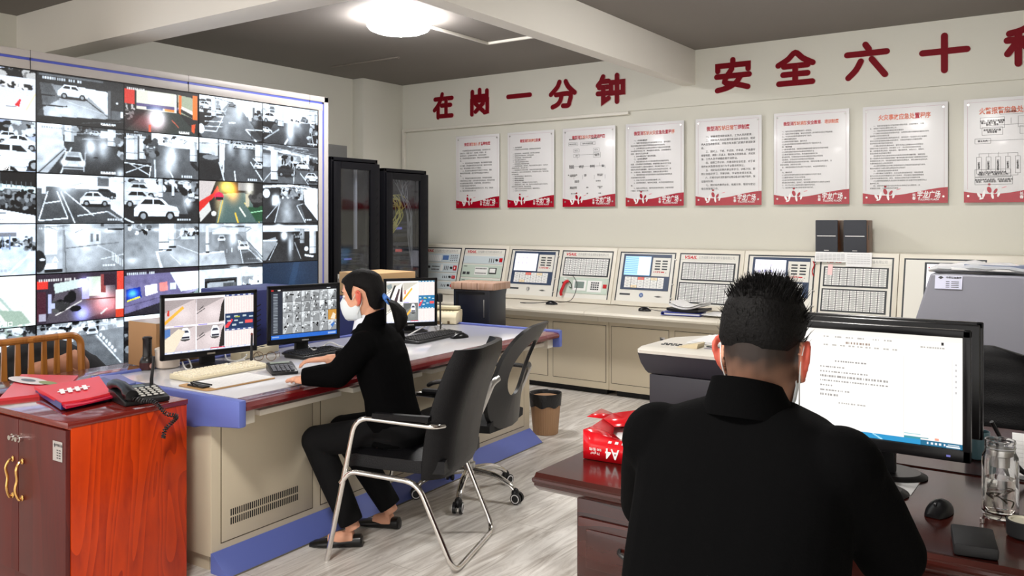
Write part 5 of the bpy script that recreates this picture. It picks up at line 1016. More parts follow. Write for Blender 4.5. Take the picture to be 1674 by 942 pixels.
# ------------------------------------------------------------------ monitors
def monitor(pl, pr, h, label, picf, base_z, group=None, bezel=.019, thick=.034, neck=True, strength=1.0, gain=1, led=False):
    pl, pr = Vector(pl), Vector(pr); z0 = (pl.z + pr.z) / 2; ax = Vector((pr.x - pl.x, pr.y - pl.y, 0)); w = ax.length; rz = math.atan2(ax.y, ax.x); c = (pl + pr) / 2
    t = thing('computer_monitor', label, 'monitor', (c.x, c.y, base_z), rz, group); zb = z0 - base_z
    b = MB(); hw = w / 2     # local x across, -y towards the viewer
    for q in ((-hw, -hw + bezel, zb, zb + h), (hw - bezel, hw, zb, zb + h), (-hw, hw, zb, zb + bezel * 1.6), (-hw, hw, zb + h - bezel, zb + h)): b.box(q[0], q[1], 0, .022, q[2], q[3], .003)
    b.box(-hw + .006, hw - .006, .012, thick, zb + .006, zb + h - .006, .004); b.loft([[(sx * hw * k, y, zb + h * (.5 + sz * .5 * k2)) for sx, sz in ((-1, -1), (1, -1), (1, 1), (-1, 1))] for y, k, k2 in ((thick - .002, .75, .8), (thick + .02, .6, .62))]); b.build('housing', GLOSSB, t)
    if picf: show(picf, 'screen', ((-hw + bezel, .0075, zb + h - bezel), (w - 2 * bezel, 0, 0), (0, 0, -(h - 2.6 * bezel))), screen_mat('monitor_screen', strength), t, gain=gain, gamma=2.0)
    if neck:
        b = MB(); b.box(-.04, .04, thick, thick + .03, .012, zb + h * .5, .006); b.build('neck', BLACK, t)
        b = MB(); b.lathe([(.005, 0), (.5, 0), (.5, .25), (.42, .9), (.005, 1)], 36); o = b.build('base', BLACK, t); o.scale = (.25, .19, .014); o.location = (0, .03, 0)
    b = MB(); b.box(-.022, .022, -.0015, .001, zb + .010, zb + .018); b.build('badge', STEEL, t)
    if led: b = MB(); b.box(hw - .06, hw - .05, -.0015, .001, zb + .012, zb + .017); b.build('power_light', lblue, t)
    return t
def outdoor(s, x0, y0, x1, y1, seed, tint=(.80, .74, .74), car=True, lane=False):
    s.rect(x0, y0, x1, y1, tint); r = random.Random(seed); w, h = x1 - x0, y1 - y0
    P = lambda u, v: (x0 + u * w, y0 + v * h)
    s.poly([P(0, 0), P(1, 0), P(.75, .12), P(0, .5)], tuple(c * .78 for c in tint)); 
    if seed % 2: s.poly([P(1, .05), P(1, .95), P(.8, .98), P(.9, .3)], (.12, .11, .10)); s.line(*P(0, .6), *P(.3, .4), (.2, .2, .2), .008); s.line(*P(.1, .45), *P(.25, .3), (.15, .15, .15), .008)
    else: s.line(*P(0, .9), *P(.6, .3), (.95, .65, .2), .03); s.poly([P(.1, .4), P(.16, .4), P(.16, .62), P(.08, .6)], (.8, .2, .15))
    s.glow(*P(.6, .6), w * .3, h * .3, .1)
    if car:
        u, v = P(.66, .30); s.ell(u, v + h * .2, w * .16, h * .1, .1, .8); s.poly([P(.52, .52), P(.52, .2), P(.58, .05), P(.74, .05), P(.82, .2), P(.82, .5)], (.93, .94, .96)); s.poly([P(.56, .25), P(.6, .16), P(.74, .16), P(.78, .25)], (.2, .22, .28)); s.poly([P(.54, .5), P(.54, .42), P(.80, .42), P(.80, .5)], (.15, .15, .2))
    return s
def park_screen(seed, light=0):
    s = Pic(210, 118, (.95, .93, .94), seed); tint = (.80, .74, .74) if not light else (1.0, .97, .90)
    outdoor(s, .0, .04, .51, .50, seed, tint, False); outdoor(s, .52, .04, .98 * .655 + .0, .50, seed + 1, tint, False)
    s.rect(.52, .04, .66, .5, tint) if False else None
    outdoor(s, .0, .53, .335, .97, seed + 2, tint); outdoor(s, .345, .53, .655, .97, seed + 3, tint if not light else (.42, .43, .42)); outdoor(s, .0, .04, .335, .50, seed, tint, False); outdoor(s, .345, .04, .655, .50, seed + 1, tint, False)
    if not light: s.poly([(0, .75), (.15, .56), (.22, .62), (.1, .97), (0, .97)], (.92, .86, .76)); s.poly([(0, .56), (.06, .55), (.06, .68), (0, .72)], (.3, .45, .7))
    else:
        s.poly([(.02, .5), (.16, .1), (.2, .1), (.07, .5)], .15); s.poly([(.15, .5), (.25, .18), (.28, .2), (.22, .5)], (.25, .2, .22)); s.poly([(.28, .5), (.3, .2), (.335, .16), (.335, .5)], (.15, .1, .12)); s.poly([(.0, .1), (.1, .06), (.12, .16), (.03, .2)], (.5, .55, .55))
    s.rect(.0, .505, .66, .525, (.9, .88, .9)); s.rect(.1, .505, .2, .525, (.65, .6, .9)); s.rect(.36, .505, .46, .525, (.55, .5, .85)); s.rect(.655, 0, .665, 1, (.93, .93, .95)); s.rect(0, .97, 1, 1, (.75, .78, .88))
    for i in range(12): s.rect(.03 + i * .08, .978, .09 + i * .08, .995, (.95, .95, .98))
    for v0, v1 in ((.0, .36), (.64, .97)):
        s.rect(.665, v0, 1, v1, (.98, .90, .88)); s.rect(.665, v0, 1, v0 + .035, (.25, .3, .5) if not light else (.2, .5, .65))
        for i in range(11): s.rect(.67 + i * .03, v0 + .05, .685 + i * .03, v1, (.93, .84, .83))
        for i in range(5): s.rect(.68 + i * .065, v0 + .01, .71 + i * .065, v0 + .026, .95)
    s.rect(.665, .36, 1, .64, (.10, .18, .32) if not light else (.12, .42, .62)); s.poly([(.665, .62), (.665, .58), (.74, .46), (.76, .48), (.70, .62)], (.9, .22, .25)); s.rect(.9, .50, .99, .56, (.9, .3, .3))
    for (u, v) in ((.68, .40), (.77, .40), (.87, .40), (.95, .42), (.77, .48), (.83, .53), (.75, .56), (.69, .48)): s.rect(u, v, u + .045, v + .03, (.85, .9, .9), .8)
    s.rect(.78, .415, .84, .44, (.6, .65, .25)); s.line(.345, .04, .345, .97, (.92, .9, .92), .006); s.rect(.5, .955, .66, .972, (.8, .15, .3))
    s.noise(.02); return s
def grid_screen(seed):
    s = Pic(220, 124, (.10, .11, .14), seed); s.rect(0, 0, 1, .055, (.04, .04, .06)); s.rect(0, .02, .04, .04, (.8, .15, .15)); s.rect(.1, .02, .14, .04, (.8, .8, .8)); s.rect(.84, .02, .90, .035, .8)
    s.rect(0, .055, .17, .90, (.13, .15, .19))
    for i in range(28): s.rect(.035, .10 + i * .028, .10, .112 + i * .028, (.62, .66, .7), .9)
    for c in range(6):
        for r in range(4):
            x0, y0 = .175 + c * .1375, .06 + r * .212; x1, y1 = x0 + .134, y0 + .206; s.rect(x0, y0, x1, y1, .72)
            P = lambda u, v: (x0 + u * (x1 - x0), y0 + v * (y1 - y0))
            q = s.r.uniform(.2, .8); s.poly([P(q, .1), P(1, .3), P(1, 1), P(.2, 1)], float(s.r.uniform(.45, .62))); s.poly([P(0, 0), P(q, 0), P(q * .6, .5), P(0, .6)], float(s.r.uniform(.6, .95)))
            s.clutter(x0 + .012, y0 + .01, x1 - .012, y1 - .03, 9, .04, .95, .016); s.line(*P(.2, 1), *P(q, .2), .9, .006)
            if (c, r) == (5, 2): s.rect(x0, y0, x1, y1, (.75, .52, .2)); s.poly([P(.3, .9), P(.6, .3), P(.9, .5), P(.8, 1)], (.9, .85, .75))
            if (c, r) == (5, 3): s.poly([P(.3, .5), P(.7, .2), P(.8, .4), P(.5, .8)], (.2, .4, .7))
    s.rect(0, .90, 1, .92, (.1, .11, .13)); s.rect(0, .92, 1, 1, (.12, .36, .75)); s.rect(.02, .94, .12, .97, (.7, .75, .85), .7); s.rect(.86, .94, .98, .98, (.75, .8, .9), .7); s.noise(.02); return s
monitor(ptd(263.5, 592.5, 4.30), ptd(420.5, 572, 4.67), .336, 'monitor nearest the red cabinet, showing four outdoor parking views', park_screen(4), DZ + .002, 'operator monitors', strength=.92)
monitor(ptd(438.5, 568.5, 4.78), ptd(556, 551, 5.09), .335, 'middle desk monitor with a grid of small grey camera views, facing the woman', grid_screen(3), DZ + .002, 'operator monitors', strength=.92)
mC = monitor(ptd(627.5, 539, 5.80), ptd(715, 530, 5.92), .335, 'desk monitor right of the woman\'s ponytail, showing pale parking views', park_screen(9, 1), DZ + .002, 'operator monitors', strength=.95)
b = MB(); b.box(.19, .225, -.01, .03, .20, .26, .008); b.tube([(.21, .01, .2), (.212, .015, .1), (.215, .02, .01)], .006, 8); b.build('side_clip', BLACK, mC)
# ------------------------------------------------------------------ keyboards and small things on the desk
def keyboard(A, B, wdt, label, m, mk, z=DZ + .002):
    A, B = Vector((*A[:2], 0)), Vector((*B[:2], 0)); ax = B - A; L = ax.length; c = (A + B) / 2
    t = thing('keyboard', label, 'keyboard', (c.x, c.y, z), math.atan2(ax.y, ax.x), 'computer keyboards')
    b = MB(); b.prism([(-wdt / 2, 0), (wdt / 2, 0), (wdt / 2, .026), (-wdt / 2, .014)], L, ((-L / 2, 0, 0), (0, 1, 0), (0, 0, 1)), .004); b.build('base', m, t)
    b = MB()
    def keys(x0, x1, n, rows, y0, y1):
        for r in range(rows):
            for i in range(n):
                y = y0 + (y1 - y0) * r / rows; x = x0 + (x1 - x0) * i / n; z = .014 + (.012) * ((y + wdt / 2) / wdt)
                dx, dy = (x1 - x0) / n * .84, (y1 - y0) / rows * .82
                b.loft([[(x, y, z), (x + dx, y, z), (x + dx, y + dy, z + .002), (x, y + dy, z + .002)], [(x + dx * .1, y + dy * .1, z + .007), (x + dx * .9, y + dy * .1, z + .007), (x + dx * .9, y + dy * .9, z + .009), (x + dx * .1, y + dy * .9, z + .009)]])
    h = L / 2
    keys(-h + .012, h * .38, 14, 5, -wdt * .43, wdt * .24); keys(-h + .012, h * .38, 13, 1, wdt * .30, wdt * .44); keys(h * .42, h * .64, 3, 5, -wdt * .43, wdt * .24); keys(h * .68, h - .01, 4, 5, -wdt * .43, wdt * .24)
    b.build('keys', mk, t, smooth=False); return t
keyboard(ptz(293, 623, DZ), ptz(424, 599, DZ), .155, 'long beige keyboard in front of the monitor nearest the red cabinet', BEIGE, mat('key_beige', srgb(238, 230, 206), .5))
keyboard(ptz(480, 587, DZ), ptz(548, 574, DZ), .15, 'black keyboard behind the woman\'s hand', BLACK, BLACKM)
keyboard(ptz(668, 562, DZ), ptz(743, 546, DZ), .16, 'black keyboard right of the woman beside the black mouse', BLACK, BLACKM)
c = ptz(751, 553, DZ); mouse(c.x, c.y, DZ + .002, R(70), 'glossy black mouse on the white desk top beside the black keyboard', L=.12)
b = MB(); p0 = ptz(745, 551, DZ); p1 = ptz(723, 540, DZ); p2 = ptz(705, 535, DZ); b.tube(arc([(p0.x - .03, p0.y, .80), (p1.x, p1.y, .80), (p2.x, p2.y, .785)], 6), .003, 6); tag(b.build('mouse_cord', mat('cord_grey', (.4, .4, .4), .5)), 'thin grey cord of the mouse across the black keyboard', 'cord')
# clipboard
A, B, Cc, Dd = ptz(303, 631, DZ), ptz(345, 638, DZ), ptz(452, 617, DZ), ptz(412, 612, DZ)
c = (A + B + Cc + Dd) / 4; ax = ((Cc - B) + (Dd - A)); rz = math.atan2(ax.y, ax.x)
t = thing('clipboard', 'wooden clipboard with white form in front of the beige keyboard', 'clipboard', (c.x, c.y, DZ + .002), rz)
b = MB(); b.prism(rrect(-.22, .17, -.115, .115, .02), .004); b.build('board', mat('board_brown', srgb(190, 148, 96), .5), t)
b = MB(); b.prism(rrect(-.17, .165, -.105, .105, .002), .002, ((0, 0, .0045), (1, 0, 0), (0, 1, 0))); b.build('paper', PAPER, t)
b = MB()
for j in range(7): b.box(-.13 + .0 * j, .14, -.08 + j * .024, -.0795 + j * .024, .0067, .007)
b.build('form_lines', INK2, t)
b = MB(); b.box(-.205, -.165, -.06, .06, .004, .012, .003); b.tube([(-.165, -.07, .016), (-.165, .07, .016)], .004, 8); b.tube(arc([(-.20, -.02, .010), (-.225, 0, .03), (-.20, .02, .010)], 5), .003, 6); b.build('clip', BLACK, t)
# calculator
c = ptz(461, 609, DZ); t = thing('calculator', 'dark grey desk calculator by the woman\'s sleeve', 'calculator', (c.x, c.y, DZ + .002), R(60))
b = MB(); b.prism([(-.09, 0), (.09, 0), (.09, .040), (.05, .034), (-.09, .016)], .13, ((-.065, 0, 0), (0, 1, 0), (0, 0, 1)), .005); b.build('body', BLACK, t)
b = MB()
for i in range(5):
    for j in range(4): b.box(-.055 + i * .022, -.038 + i * .022, -.08 + j * .026, -.06 + j * .026, .02 + j * .0035, .026 + j * .0035, .002)
b.build('keys', mat('calc_keys', srgb(110, 112, 120), .4), t); b = MB(); b.poly([(-.05, .055, .0365), (.05, .055, .0365), (.05, .082, .0402), (-.05, .082, .0402)]); b.build('display', mat('calc_lcd', srgb(150, 160, 150), .2), t)
# spectacles
c = ptz(433, 591, DZ); t = thing('spectacles', 'thin brown framed spectacles standing on the desk', 'glasses', (c.x, c.y, DZ + .002), R(40))
b = MB(); fm = mat('spectacle_frame', srgb(120, 90, 60), .3, .6)
for s in (-1, 1): b.tube([(s * .034 + .026 * math.cos(q * math.pi / 10), .0, .026 + .024 * math.sin(q * math.pi / 10)) for q in range(20)], .0018, 6, closed=True)
b.tube([(-.009, 0, .032), (0, 0, .036), (.009, 0, .032)], .0018, 6); b.build('frame', fm, t)
b = MB()
for s in (-1, 1): b.tube([(s * .06, 0, .036), (s * .064, .02, .036), (s * .062, .11, .03), (s * .055, .135, .004)], .0017, 6)
b.build('temple', fm, t)
# small black antenna microphone on the desk
c = ptz(411, 599, DZ); t = thing('desk_microphone', 'slim black gooseneck antenna standing in front of the outdoor parking monitor', 'microphone', (c.x, c.y, DZ + .002), R(30))
b = MB(); b.box(-.045, .045, -.03, .03, 0, .016, .004); b.build('base', BLACK, t); b = MB(); b.tube([(0, 0, .015), (0, 0, .06), (.002, 0, .165)], [.008, .007, .0055], 10); b.build('stem', BLACK, t); b = MB(); b.ball((.002, 0, .168), .007); b.build('tip', mat('tip_red', srgb(110, 50, 45), .4), t)
# beige power strip and cables
A, B = ptz(385, 590, DZ), ptz(448, 574, DZ); c = (A + B) / 2; ax = B - A
t = thing('power_strip', 'long beige box lying behind the spectacles under the monitors', 'power strip', (c.x, c.y, DZ + .002), math.atan2(ax.y, ax.x))
b = MB(); b.box(-ax.length / 2, ax.length / 2, -.035, .035, 0, .042, .006); b.build('case', BEIGE, t)
b = MB()
for k in range(4): b.box(-ax.length * .35 + k * .06, -ax.length * .35 + k * .06 + .03, -.015, .015, .042, .0425)
b.build('sockets', BLACKM, t)
for (pts, lb) in (([(298, 592), (304, 603), (313, 601), (308, 588), (300, 586)], 'looped white cable under the left part of the outdoor parking monitor'), ([(368, 580), (372, 588), (388, 590), (402, 583), (402, 574)], 'white cable curling behind the black antenna stand'), ([(366, 600), (372, 596), (385, 592), (400, 588)], 'white cable end lying behind the beige keyboard'), ([(500, 560), (512, 572), (528, 566), (540, 560), (556, 566), (575, 570)], 'grey cables tangled on the desk behind the woman\'s arm'), ([(668, 548), (690, 536), (706, 530), (716, 534), (722, 528)], 'white cables bunched under the pale parking monitor')):
    b = MB(); P = [ptz(x, y, DZ + .012 + .02 * (i % 2)) for i, (x, y) in enumerate(pts)]; b.tube(arc(P, 6), .0042, 6); tag(b.build('cable', WIRE), lb, 'cable')
# brown carton, torch, white tub, on the maroon table and desk back
c = ptz(252, 603, .768); t = thing('cardboard_box', 'brown cardboard box standing on the maroon table behind the outdoor parking monitor', 'box', (-4.225, 2.77, .769), R(0))
b = MB(); b.box(-.13, .13, -.16, .17, 0, .235, .002); b.build('carton', CARD, t); b = MB(); b.box(-.13, .13, -.155, .165, .2355, .2375); b.box(.1302, .1315, -.02, .03, .1, .235); b.build('tape', mat('tape_clear', srgb(205, 190, 165), .2), t)
c = ptz(245, 606, DZ)
t = thing('flashlight', 'black torch standing upright on its wide head in front of the cardboard box', 'flashlight', (-4.055, 2.535, .779), 0)
b = MB(); b.lathe([(.036, 0), (.038, .02), (.038, .045), (.030, .062), (.024, .07), (.024, .075), (.022, .08), (.022, .155), (.024, .158), (.024, .168), (.018, .172)], 26); b.build('barrel', mat('torch_black', (.015, .013, .013), .3), t)
b = MB()
for q in range(6): b.box(.0215, .0235, -.004, .004, .085 + q * .011, .091 + q * .011)
b.build('switch', BLACKM, t); b = MB(); b.lathe([(.0385, .006), (.0385, .04)], 26, cap=False); b.build('head_band', mat('torch_maroon', srgb(60, 24, 24), .3), t)
b = MB(); b.poly([(.0392, .013 * math.cos(q * math.pi / 8), .024 + .013 * math.sin(q * math.pi / 8)) for q in range(16)]); b.build('badge', mat('badge_pink', srgb(205, 160, 150), .4), t)
c = ptz(271, 603, DZ); t = thing('storage_tub', 'white round tub with small print behind the left edge of the outdoor parking monitor', 'tub', (c.x - .03, c.y + .03, DZ + .002))
b = MB(); b.lathe([(.055, 0), (.060, .004), (.062, .085), (.060, .09)], 28); b.build('body', mat('tub_white', srgb(228, 214, 200), .4), t); b = MB(); b.lathe([(.063, .084), (.064, .098), (.05, .104), (.005, .105)], 28); b.build('lid', mat('tub_lid', srgb(232, 222, 210), .4), t)
# dark blue cabinets behind the desk, carton on top
for (x0, x1, y0, y1, h, lb) in ((-4.55, -4.145, 3.20, 3.70, 1.135, 'dark blue louvred cabinet between the two left desk monitors'), (-4.62, -4.17, 4.30, 4.85, 1.0, 'dark blue cabinet behind the woman carrying a small carton')):
    t = thing('steel_cabinet', lb, 'cabinet', ((x0 + x1) / 2, (y0 + y1) / 2, 0), 0, 'dark blue cabinets behind the desk'); w, d = (x1 - x0) / 2, (y1 - y0) / 2
    b = MB(); b.box(-w, w, -d, d, 0, h, .006); b.build('body', BLUED, t)
    b = MB()
    for q in range(7):
        for s in range(2): b._add([(w + .001, -d * .8 + s * .12, h - .12 - q * .03), (w + .001, -d * .8 + .08 + s * .12, h - .09 - q * .03), (w + .001, -d * .8 + .08 + s * .12, h - .083 - q * .03), (w + .001, -d * .8 + s * .12, h - .113 - q * .03)], [(0, 1, 2, 3)])
    b.build('louvres', BLACKM, t)
t = thing('cardboard_box', 'small light carton on the dark blue cabinet, just right of the woman\'s head', 'box', (-4.40, 4.60, 1.002), R(-6))
b = MB(); b.box(-.20, .19, -.20, .20, 0, .172, .003); b.build('carton', mat('light_carton', srgb(196, 160, 116), .75, vary=(6, .06)), t); b = MB(); b.box(.1905, .192, -.03, .03, .06, .1); b.build('print', mat('carton_print', srgb(130, 92, 60), .8), t)
# black box with three pale wooden blocks, beige intercom
t = thing('pedestal_cabinet', 'black steel box behind the far end of the desk carrying pale wooden blocks', 'cabinet', (-4.10, 5.47, 0), R(8))
b = MB(); b.box(-.175, .155, -.14, .14, 0, 1.005, .008); b.build('body', mat('blue_black', srgb(14, 18, 32), .35), t); b = MB(); b.prism([(-.15, .80), (-.15, .99), (.11, .99), (.11, .97), (-.13, .97), (-.13, .80)], .003, ((0, -.14, 0), (1, 0, 0), (0, 0, 1))); b.build('raised_edge', BLACK, t); b = MB(); b.box(.10, .108, -.146, -.139, .79, .93, .002); b.build('pull', STEEL, t)
wb = wood_mat('pale_wood', srgb(190, 158, 140), srgb(168, 130, 104), 4, .5, .0)
for (x0, x1, lb) in ((-.19, -.095, 'left one of three pale wooden blocks on the black box'), (-.088, .045, 'middle one of three pale wooden blocks on the black box'), (.052, .20, 'right one of three pale wooden blocks on the black box')):
    b = MB(); b.box(x0, x1, -.155, .13, 0, .055, .003); o = tag(b.build('wooden_block', wb), lb, 'wooden block', 'wooden blocks on the black box'); o.location = (-4.10, 5.47, 1.006); o.rotation_euler = (0, 0, R(8))
c = ptz(739, 526, DZ); t = thing('intercom_phone', 'beige intercom set with cradle at the far end of the desk', 'intercom', (c.x + .02, c.y - .10, DZ + .002), R(22))
b = MB(); b.prism([(-.08, 0), (.08, 0), (.095, .06), (.09, .10), (-.06, .085), (-.09, .05)], .205, ((-.10, 0, 0), (0, 1, 0), (0, 0, 1)), .008); b.build('body', BEIGE, t)
b = MB(); b.box(-.105, .10, .0, .07, .098, .125, .010); b.build('handset', BEIGE, t)
b = MB(); b.box(-.06, -.02, -.091, -.07, .0, .022); b.box(.04, .055, -.091, -.07, .004, .024); b.build('socket', mat('socket_brown', srgb(96, 74, 46), .6), t)
b = MB()
for q in range(6): b.box(-.07 + q * .025, -.058 + q * .025, -.02, -.005, .088, .0925)
b.build('keys', mat('key_grey', srgb(170, 165, 145), .5), t)
# ------------------------------------------------------------------ red wooden cabinet at the left
ORW = wood_mat('orange_cherry', srgb(198, 60, 0), srgb(150, 34, 0), 2.6, .35, .04, axis='Z', dist=13, stretch=.25)
DRW = wood_mat('dark_cherry', srgb(92, 24, 18), srgb(72, 16, 13), 5, .45, .05, axis='Z', dist=3)
cb = thing('wooden_cabinet', 'two-door cherry wood cabinet with bright orange side, at the left front', 'cabinet', (-3.19, 1.68, 0), R(1.5))
CWd, CDp, CHt = .685, .505, .79
b = MB(); b.box(-CWd, 0, .004, CDp, .0, CHt - .022, .002); b.build('carcass', ORW, cb)
b = MB(); b.box(-CWd - .004, .004, -.012, CDp + .004, CHt - .022, CHt, .003); b.build('top', mat('cabinet_top', srgb(112, 34, 28), .12, coat=.6), cb)
b = MB(); b.box(-CWd + .02, -.06, -.006, .005, 0, .15, .002); b.build('plinth', DRW, cb)
sil = mat('sticker_grey', srgb(178, 172, 168), .45); brass = mat('brass', srgb(226, 180, 110), .22, 1)
for (x0, x1, hs) in ((-CWd + .003, -.3465, 1), (-.3435, -.004, -1)):
    b = MB(); b.box(x0, x1, -.016, .003, .155, CHt - .03, .002); d = b.build('door', DRW, cb)
    hx = x1 - .035 if hs > 0 else x0 + .035
    b = MB(); b.tube(arc([(hx, -.016, .455), (hx, -.032, .452), (hx + hs * .004, -.045, .49), (hx, -.04, .53), (hx - hs * .004, -.045, .57), (hx, -.032, .598), (hx, -.016, .60)], 5), .0055, 8); b.ball((hx, -.02, .455), (.009, .006, .012)); b.ball((hx, -.02, .60), (.009, .006, .012)); b.build('handle', brass, d)
    lx = x1 - .022 if hs > 0 else x0 + .025
    b = MB(); b.cyl((lx, -.016, .69), (lx, -.030, .69), .014, n=18); b.cyl((lx, -.030, .69), (lx, -.042, .69), .010, n=16); b.build('lock', CHROME, d)
rd = MATS['orange_cherry']
o_ = Vector((-.095, -.0168, .715))
b = MB(); b.poly([(-.088, -.0185, .715), (-.022, -.0185, .715), (-.022, -.0185, .64), (-.088, -.0185, .64)]); st = b.build('asset_sticker', sil, cb, smooth=False)
b = MB(); Q = lambda u, v: (-.088 + .066 * u, -.0192, .715 - .075 * v)
b.poly([Q(.12, .2), Q(.22, .08), Q(.32, .2), Q(.22, .34)])
for r_ in range(4):
    v = .42 + .13 * r_; b.poly([Q(.42, v), Q(.58, v), Q(.58, v + .05), Q(.42, v + .05)]); b.poly([Q(.64, v), Q(.84, v), Q(.84, v + .05), Q(.64, v + .05)])
b.text('中国石油', .011, (Q(.66, .2), (1, 0, 0), (0, 0, 1)), bold=.02, res=1); b.build('printing', DARKT, st, smooth=False)
# brochures on it
def slab(name, pix, z, th, m, label, cat, curl=0, sub=None, group=None):
    P = [ptz(x, y, z) for x, y in pix]; n = 8; rows = []
    for i in range(n + 1):
        f = i / n; a = P[0].lerp(P[1], f); d = P[3].lerp(P[2], f); zz = curl * (2 * f - 1) ** 2 * (1 if f < .5 else .5)
        rows.append([(a.x, a.y, z - th + zz * .2), (d.x, d.y, z - th + zz * .2), (d.x, d.y, z + zz), (a.x, a.y, z + zz)])
    t = thing(name, label, cat, (0, 0, 0), 0, group); b = MB(); b.loft(rows); b.build('cover', m, t); return t, P
mgr = mat('magazine_red', srgb(214, 60, 66), .3); mgb = mat('magazine_navy', srgb(44, 58, 130), .3)
t, P = slab('magazine', [(-2, 652), (35, 612), (128, 614), (104, 640)], .802, .012, mgr, 'large red and white glossy magazine lying under the red folder', 'magazine', group='brochures on the cherry cabinet')
ctr = sum(P, Vector()) / 4; b = MB(); b.poly([(ctr.x - .12 + .16 * math.cos(q * math.pi / 10), ctr.y + .05 * math.sin(q * math.pi / 10), .8075) for q in range(20)]); b.build('pale_print', mat('print_pale', srgb(216, 206, 204), .35), t); b = MB(); b.poly([(ctr.x + .02 + .07 * math.cos(q * math.pi / 8), ctr.y + .02 + .025 * math.sin(q * math.pi / 8), .808) for q in range(16)]); b.build('green_print', mat('print_green', srgb(130, 140, 80), .4), t); b = MB(); b.poly([(ctr.x - .12 + .06 * math.cos(q * math.pi / 5), ctr.y + .0 + .02 * math.sin(q * math.pi / 5), .8085) for q in range(10)]); b.build('grey_print', mat('print_grey', srgb(90, 94, 100), .4), t)
t, P = slab('magazine', [(58, 640), (170, 620), (212, 638), (100, 668)], .803, .010, mgb, 'navy blue magazine sticking out below the red folder', 'magazine', .02, group='brochures on the cherry cabinet')
t, P = slab('magazine', [(150, 616), (196, 612), (222, 625), (172, 640)], .806, .008, mat('magazine_pale_blue', srgb(100, 116, 178), .3), 'pale blue brochure tucked behind the telephone', 'magazine', group='brochures on the cherry cabinet')
t, P = slab('folder', [(56, 634), (162, 616), (181, 643), (101, 660)], .822, .008, mat('folder_red', srgb(222, 56, 66), .4), 'red folder with white lettering block on top of the brochures', 'folder', .006, group='brochures on the cherry cabinet')
b = MB(); o_ = P[0].lerp(P[2], .52); ex = (P[1] - P[0]).normalized(); ey = (P[2] - P[1]).normalized()
for i in range(4):
    q = o_ + ex * (-.06 + i * .034) - ey * .055; b.poly([q + Vector((0, 0, .0055)), q + ex * .020 + Vector((0, 0, .0055)), q + ex * .020 + ey * .11 + Vector((0, 0, .0055)), q + ey * .11 + Vector((0, 0, .0055))])
q = o_ + ex * -.07 - ey * .012; b.poly([q + Vector((0, 0, .0058)), q + ex * .145 + Vector((0, 0, .0058)), q + ex * .145 + ey * .022 + Vector((0, 0, .0058)), q + ey * .022 + Vector((0, 0, .0058))]); b.build('lettering', wht, t, smooth=False)
t, P = slab('folder', [(62, 640), (160, 622), (188, 648), (108, 667)], .812, .006, mat('folder_crimson', srgb(196, 30, 62), .4), 'crimson folder directly under the red folder with white lettering', 'folder', .008, group='brochures on the cherry cabinet')
# telephone
t = thing('telephone', 'black wireless desk telephone with stub aerial on the cherry cabinet', 'telephone', (-3.345, 2.045, CHT if False else CHt + .001), R(78))
b = MB(); b.prism([(-.10, 0), (.10, 0), (.10, .052), (.03, .044), (-.10, .022)], .185, ((-.085, 0, 0), (0, 1, 0), (0, 0, 1)), .006); b.build('body', BLACK, t)
b = MB(); b.loft([[(-.062 + wx * math.cos(a), y, z + hz * math.sin(a)) for a in [2 * math.pi * q / 14 for q in range(14)]] for y, wx, hz, z in ((-.125, .012, .01, .04), (-.12, .026, .024, .045), (-.085, .029, .028, .05), (-.06, .024, .018, .064), (0, .022, .016, .074), (.055, .024, .018, .07), (.08, .029, .027, .062), (.11, .026, .022, .06), (.118, .012, .01, .058))]); b.build('handset', GLOSSB, t)
b = MB()
for i in range(4):
    for j in range(5):
        y = -.082 + j * .024; x = -.012 + i * .026; z = .026 + (y + .1) * .155; b.box(x, x + .018, y, y + .013, z, z + .006, .003)
b.build('keys', mat('phone_keys', srgb(205, 203, 196), .45), t)
b = MB(); b.poly([(-.015, .045, .0475), (.05, .045, .0475), (.05, .08, .0505), (-.015, .08, .0505)]); b.build('display', mat('phone_lcd', srgb(60, 66, 44), .15), t)
b = MB(); b.tube([(.085, .07, .045), (.085, .07, .07), (.088, .062, .125), (.09, .058, .17)], [.008, .0075, .0065, .005], 10); b.build('antenna', BLACK, t)
def coil(path, r, turns, wire):
    P = arc(path, 10); n = turns * 9; out = []; m = len(P) - 1; u = Vector((0, 0, 1))
    for i in range(n + 1):
        f = i / n * m; k = min(int(f), m - 1); p = P[k].lerp(P[k + 1], f - k); tv = (P[k + 1] - P[k]).normalized(); w = tv.cross(Vector((.3, .2, .9)));  w.normalize(); v = w.cross(tv); a = 2 * math.pi * i / 9
        out.append(p + w * (r * math.cos(a)) + v * (r * math.sin(a)))
    return out
b = MB(); b.tube(coil([(-.062, -.122, .035), (-.03, -.15, .025), (.0, -.175, .022), (.02, -.195, .0), (.045, -.205, -.03), (.085, -.205, -.045), (.07, -.205, -.065), (.04, -.205, -.09), (.03, -.207, -.125)], .0075, 34, .0025), .0028, 5); b.build('coiled_cord', BLACK, t)
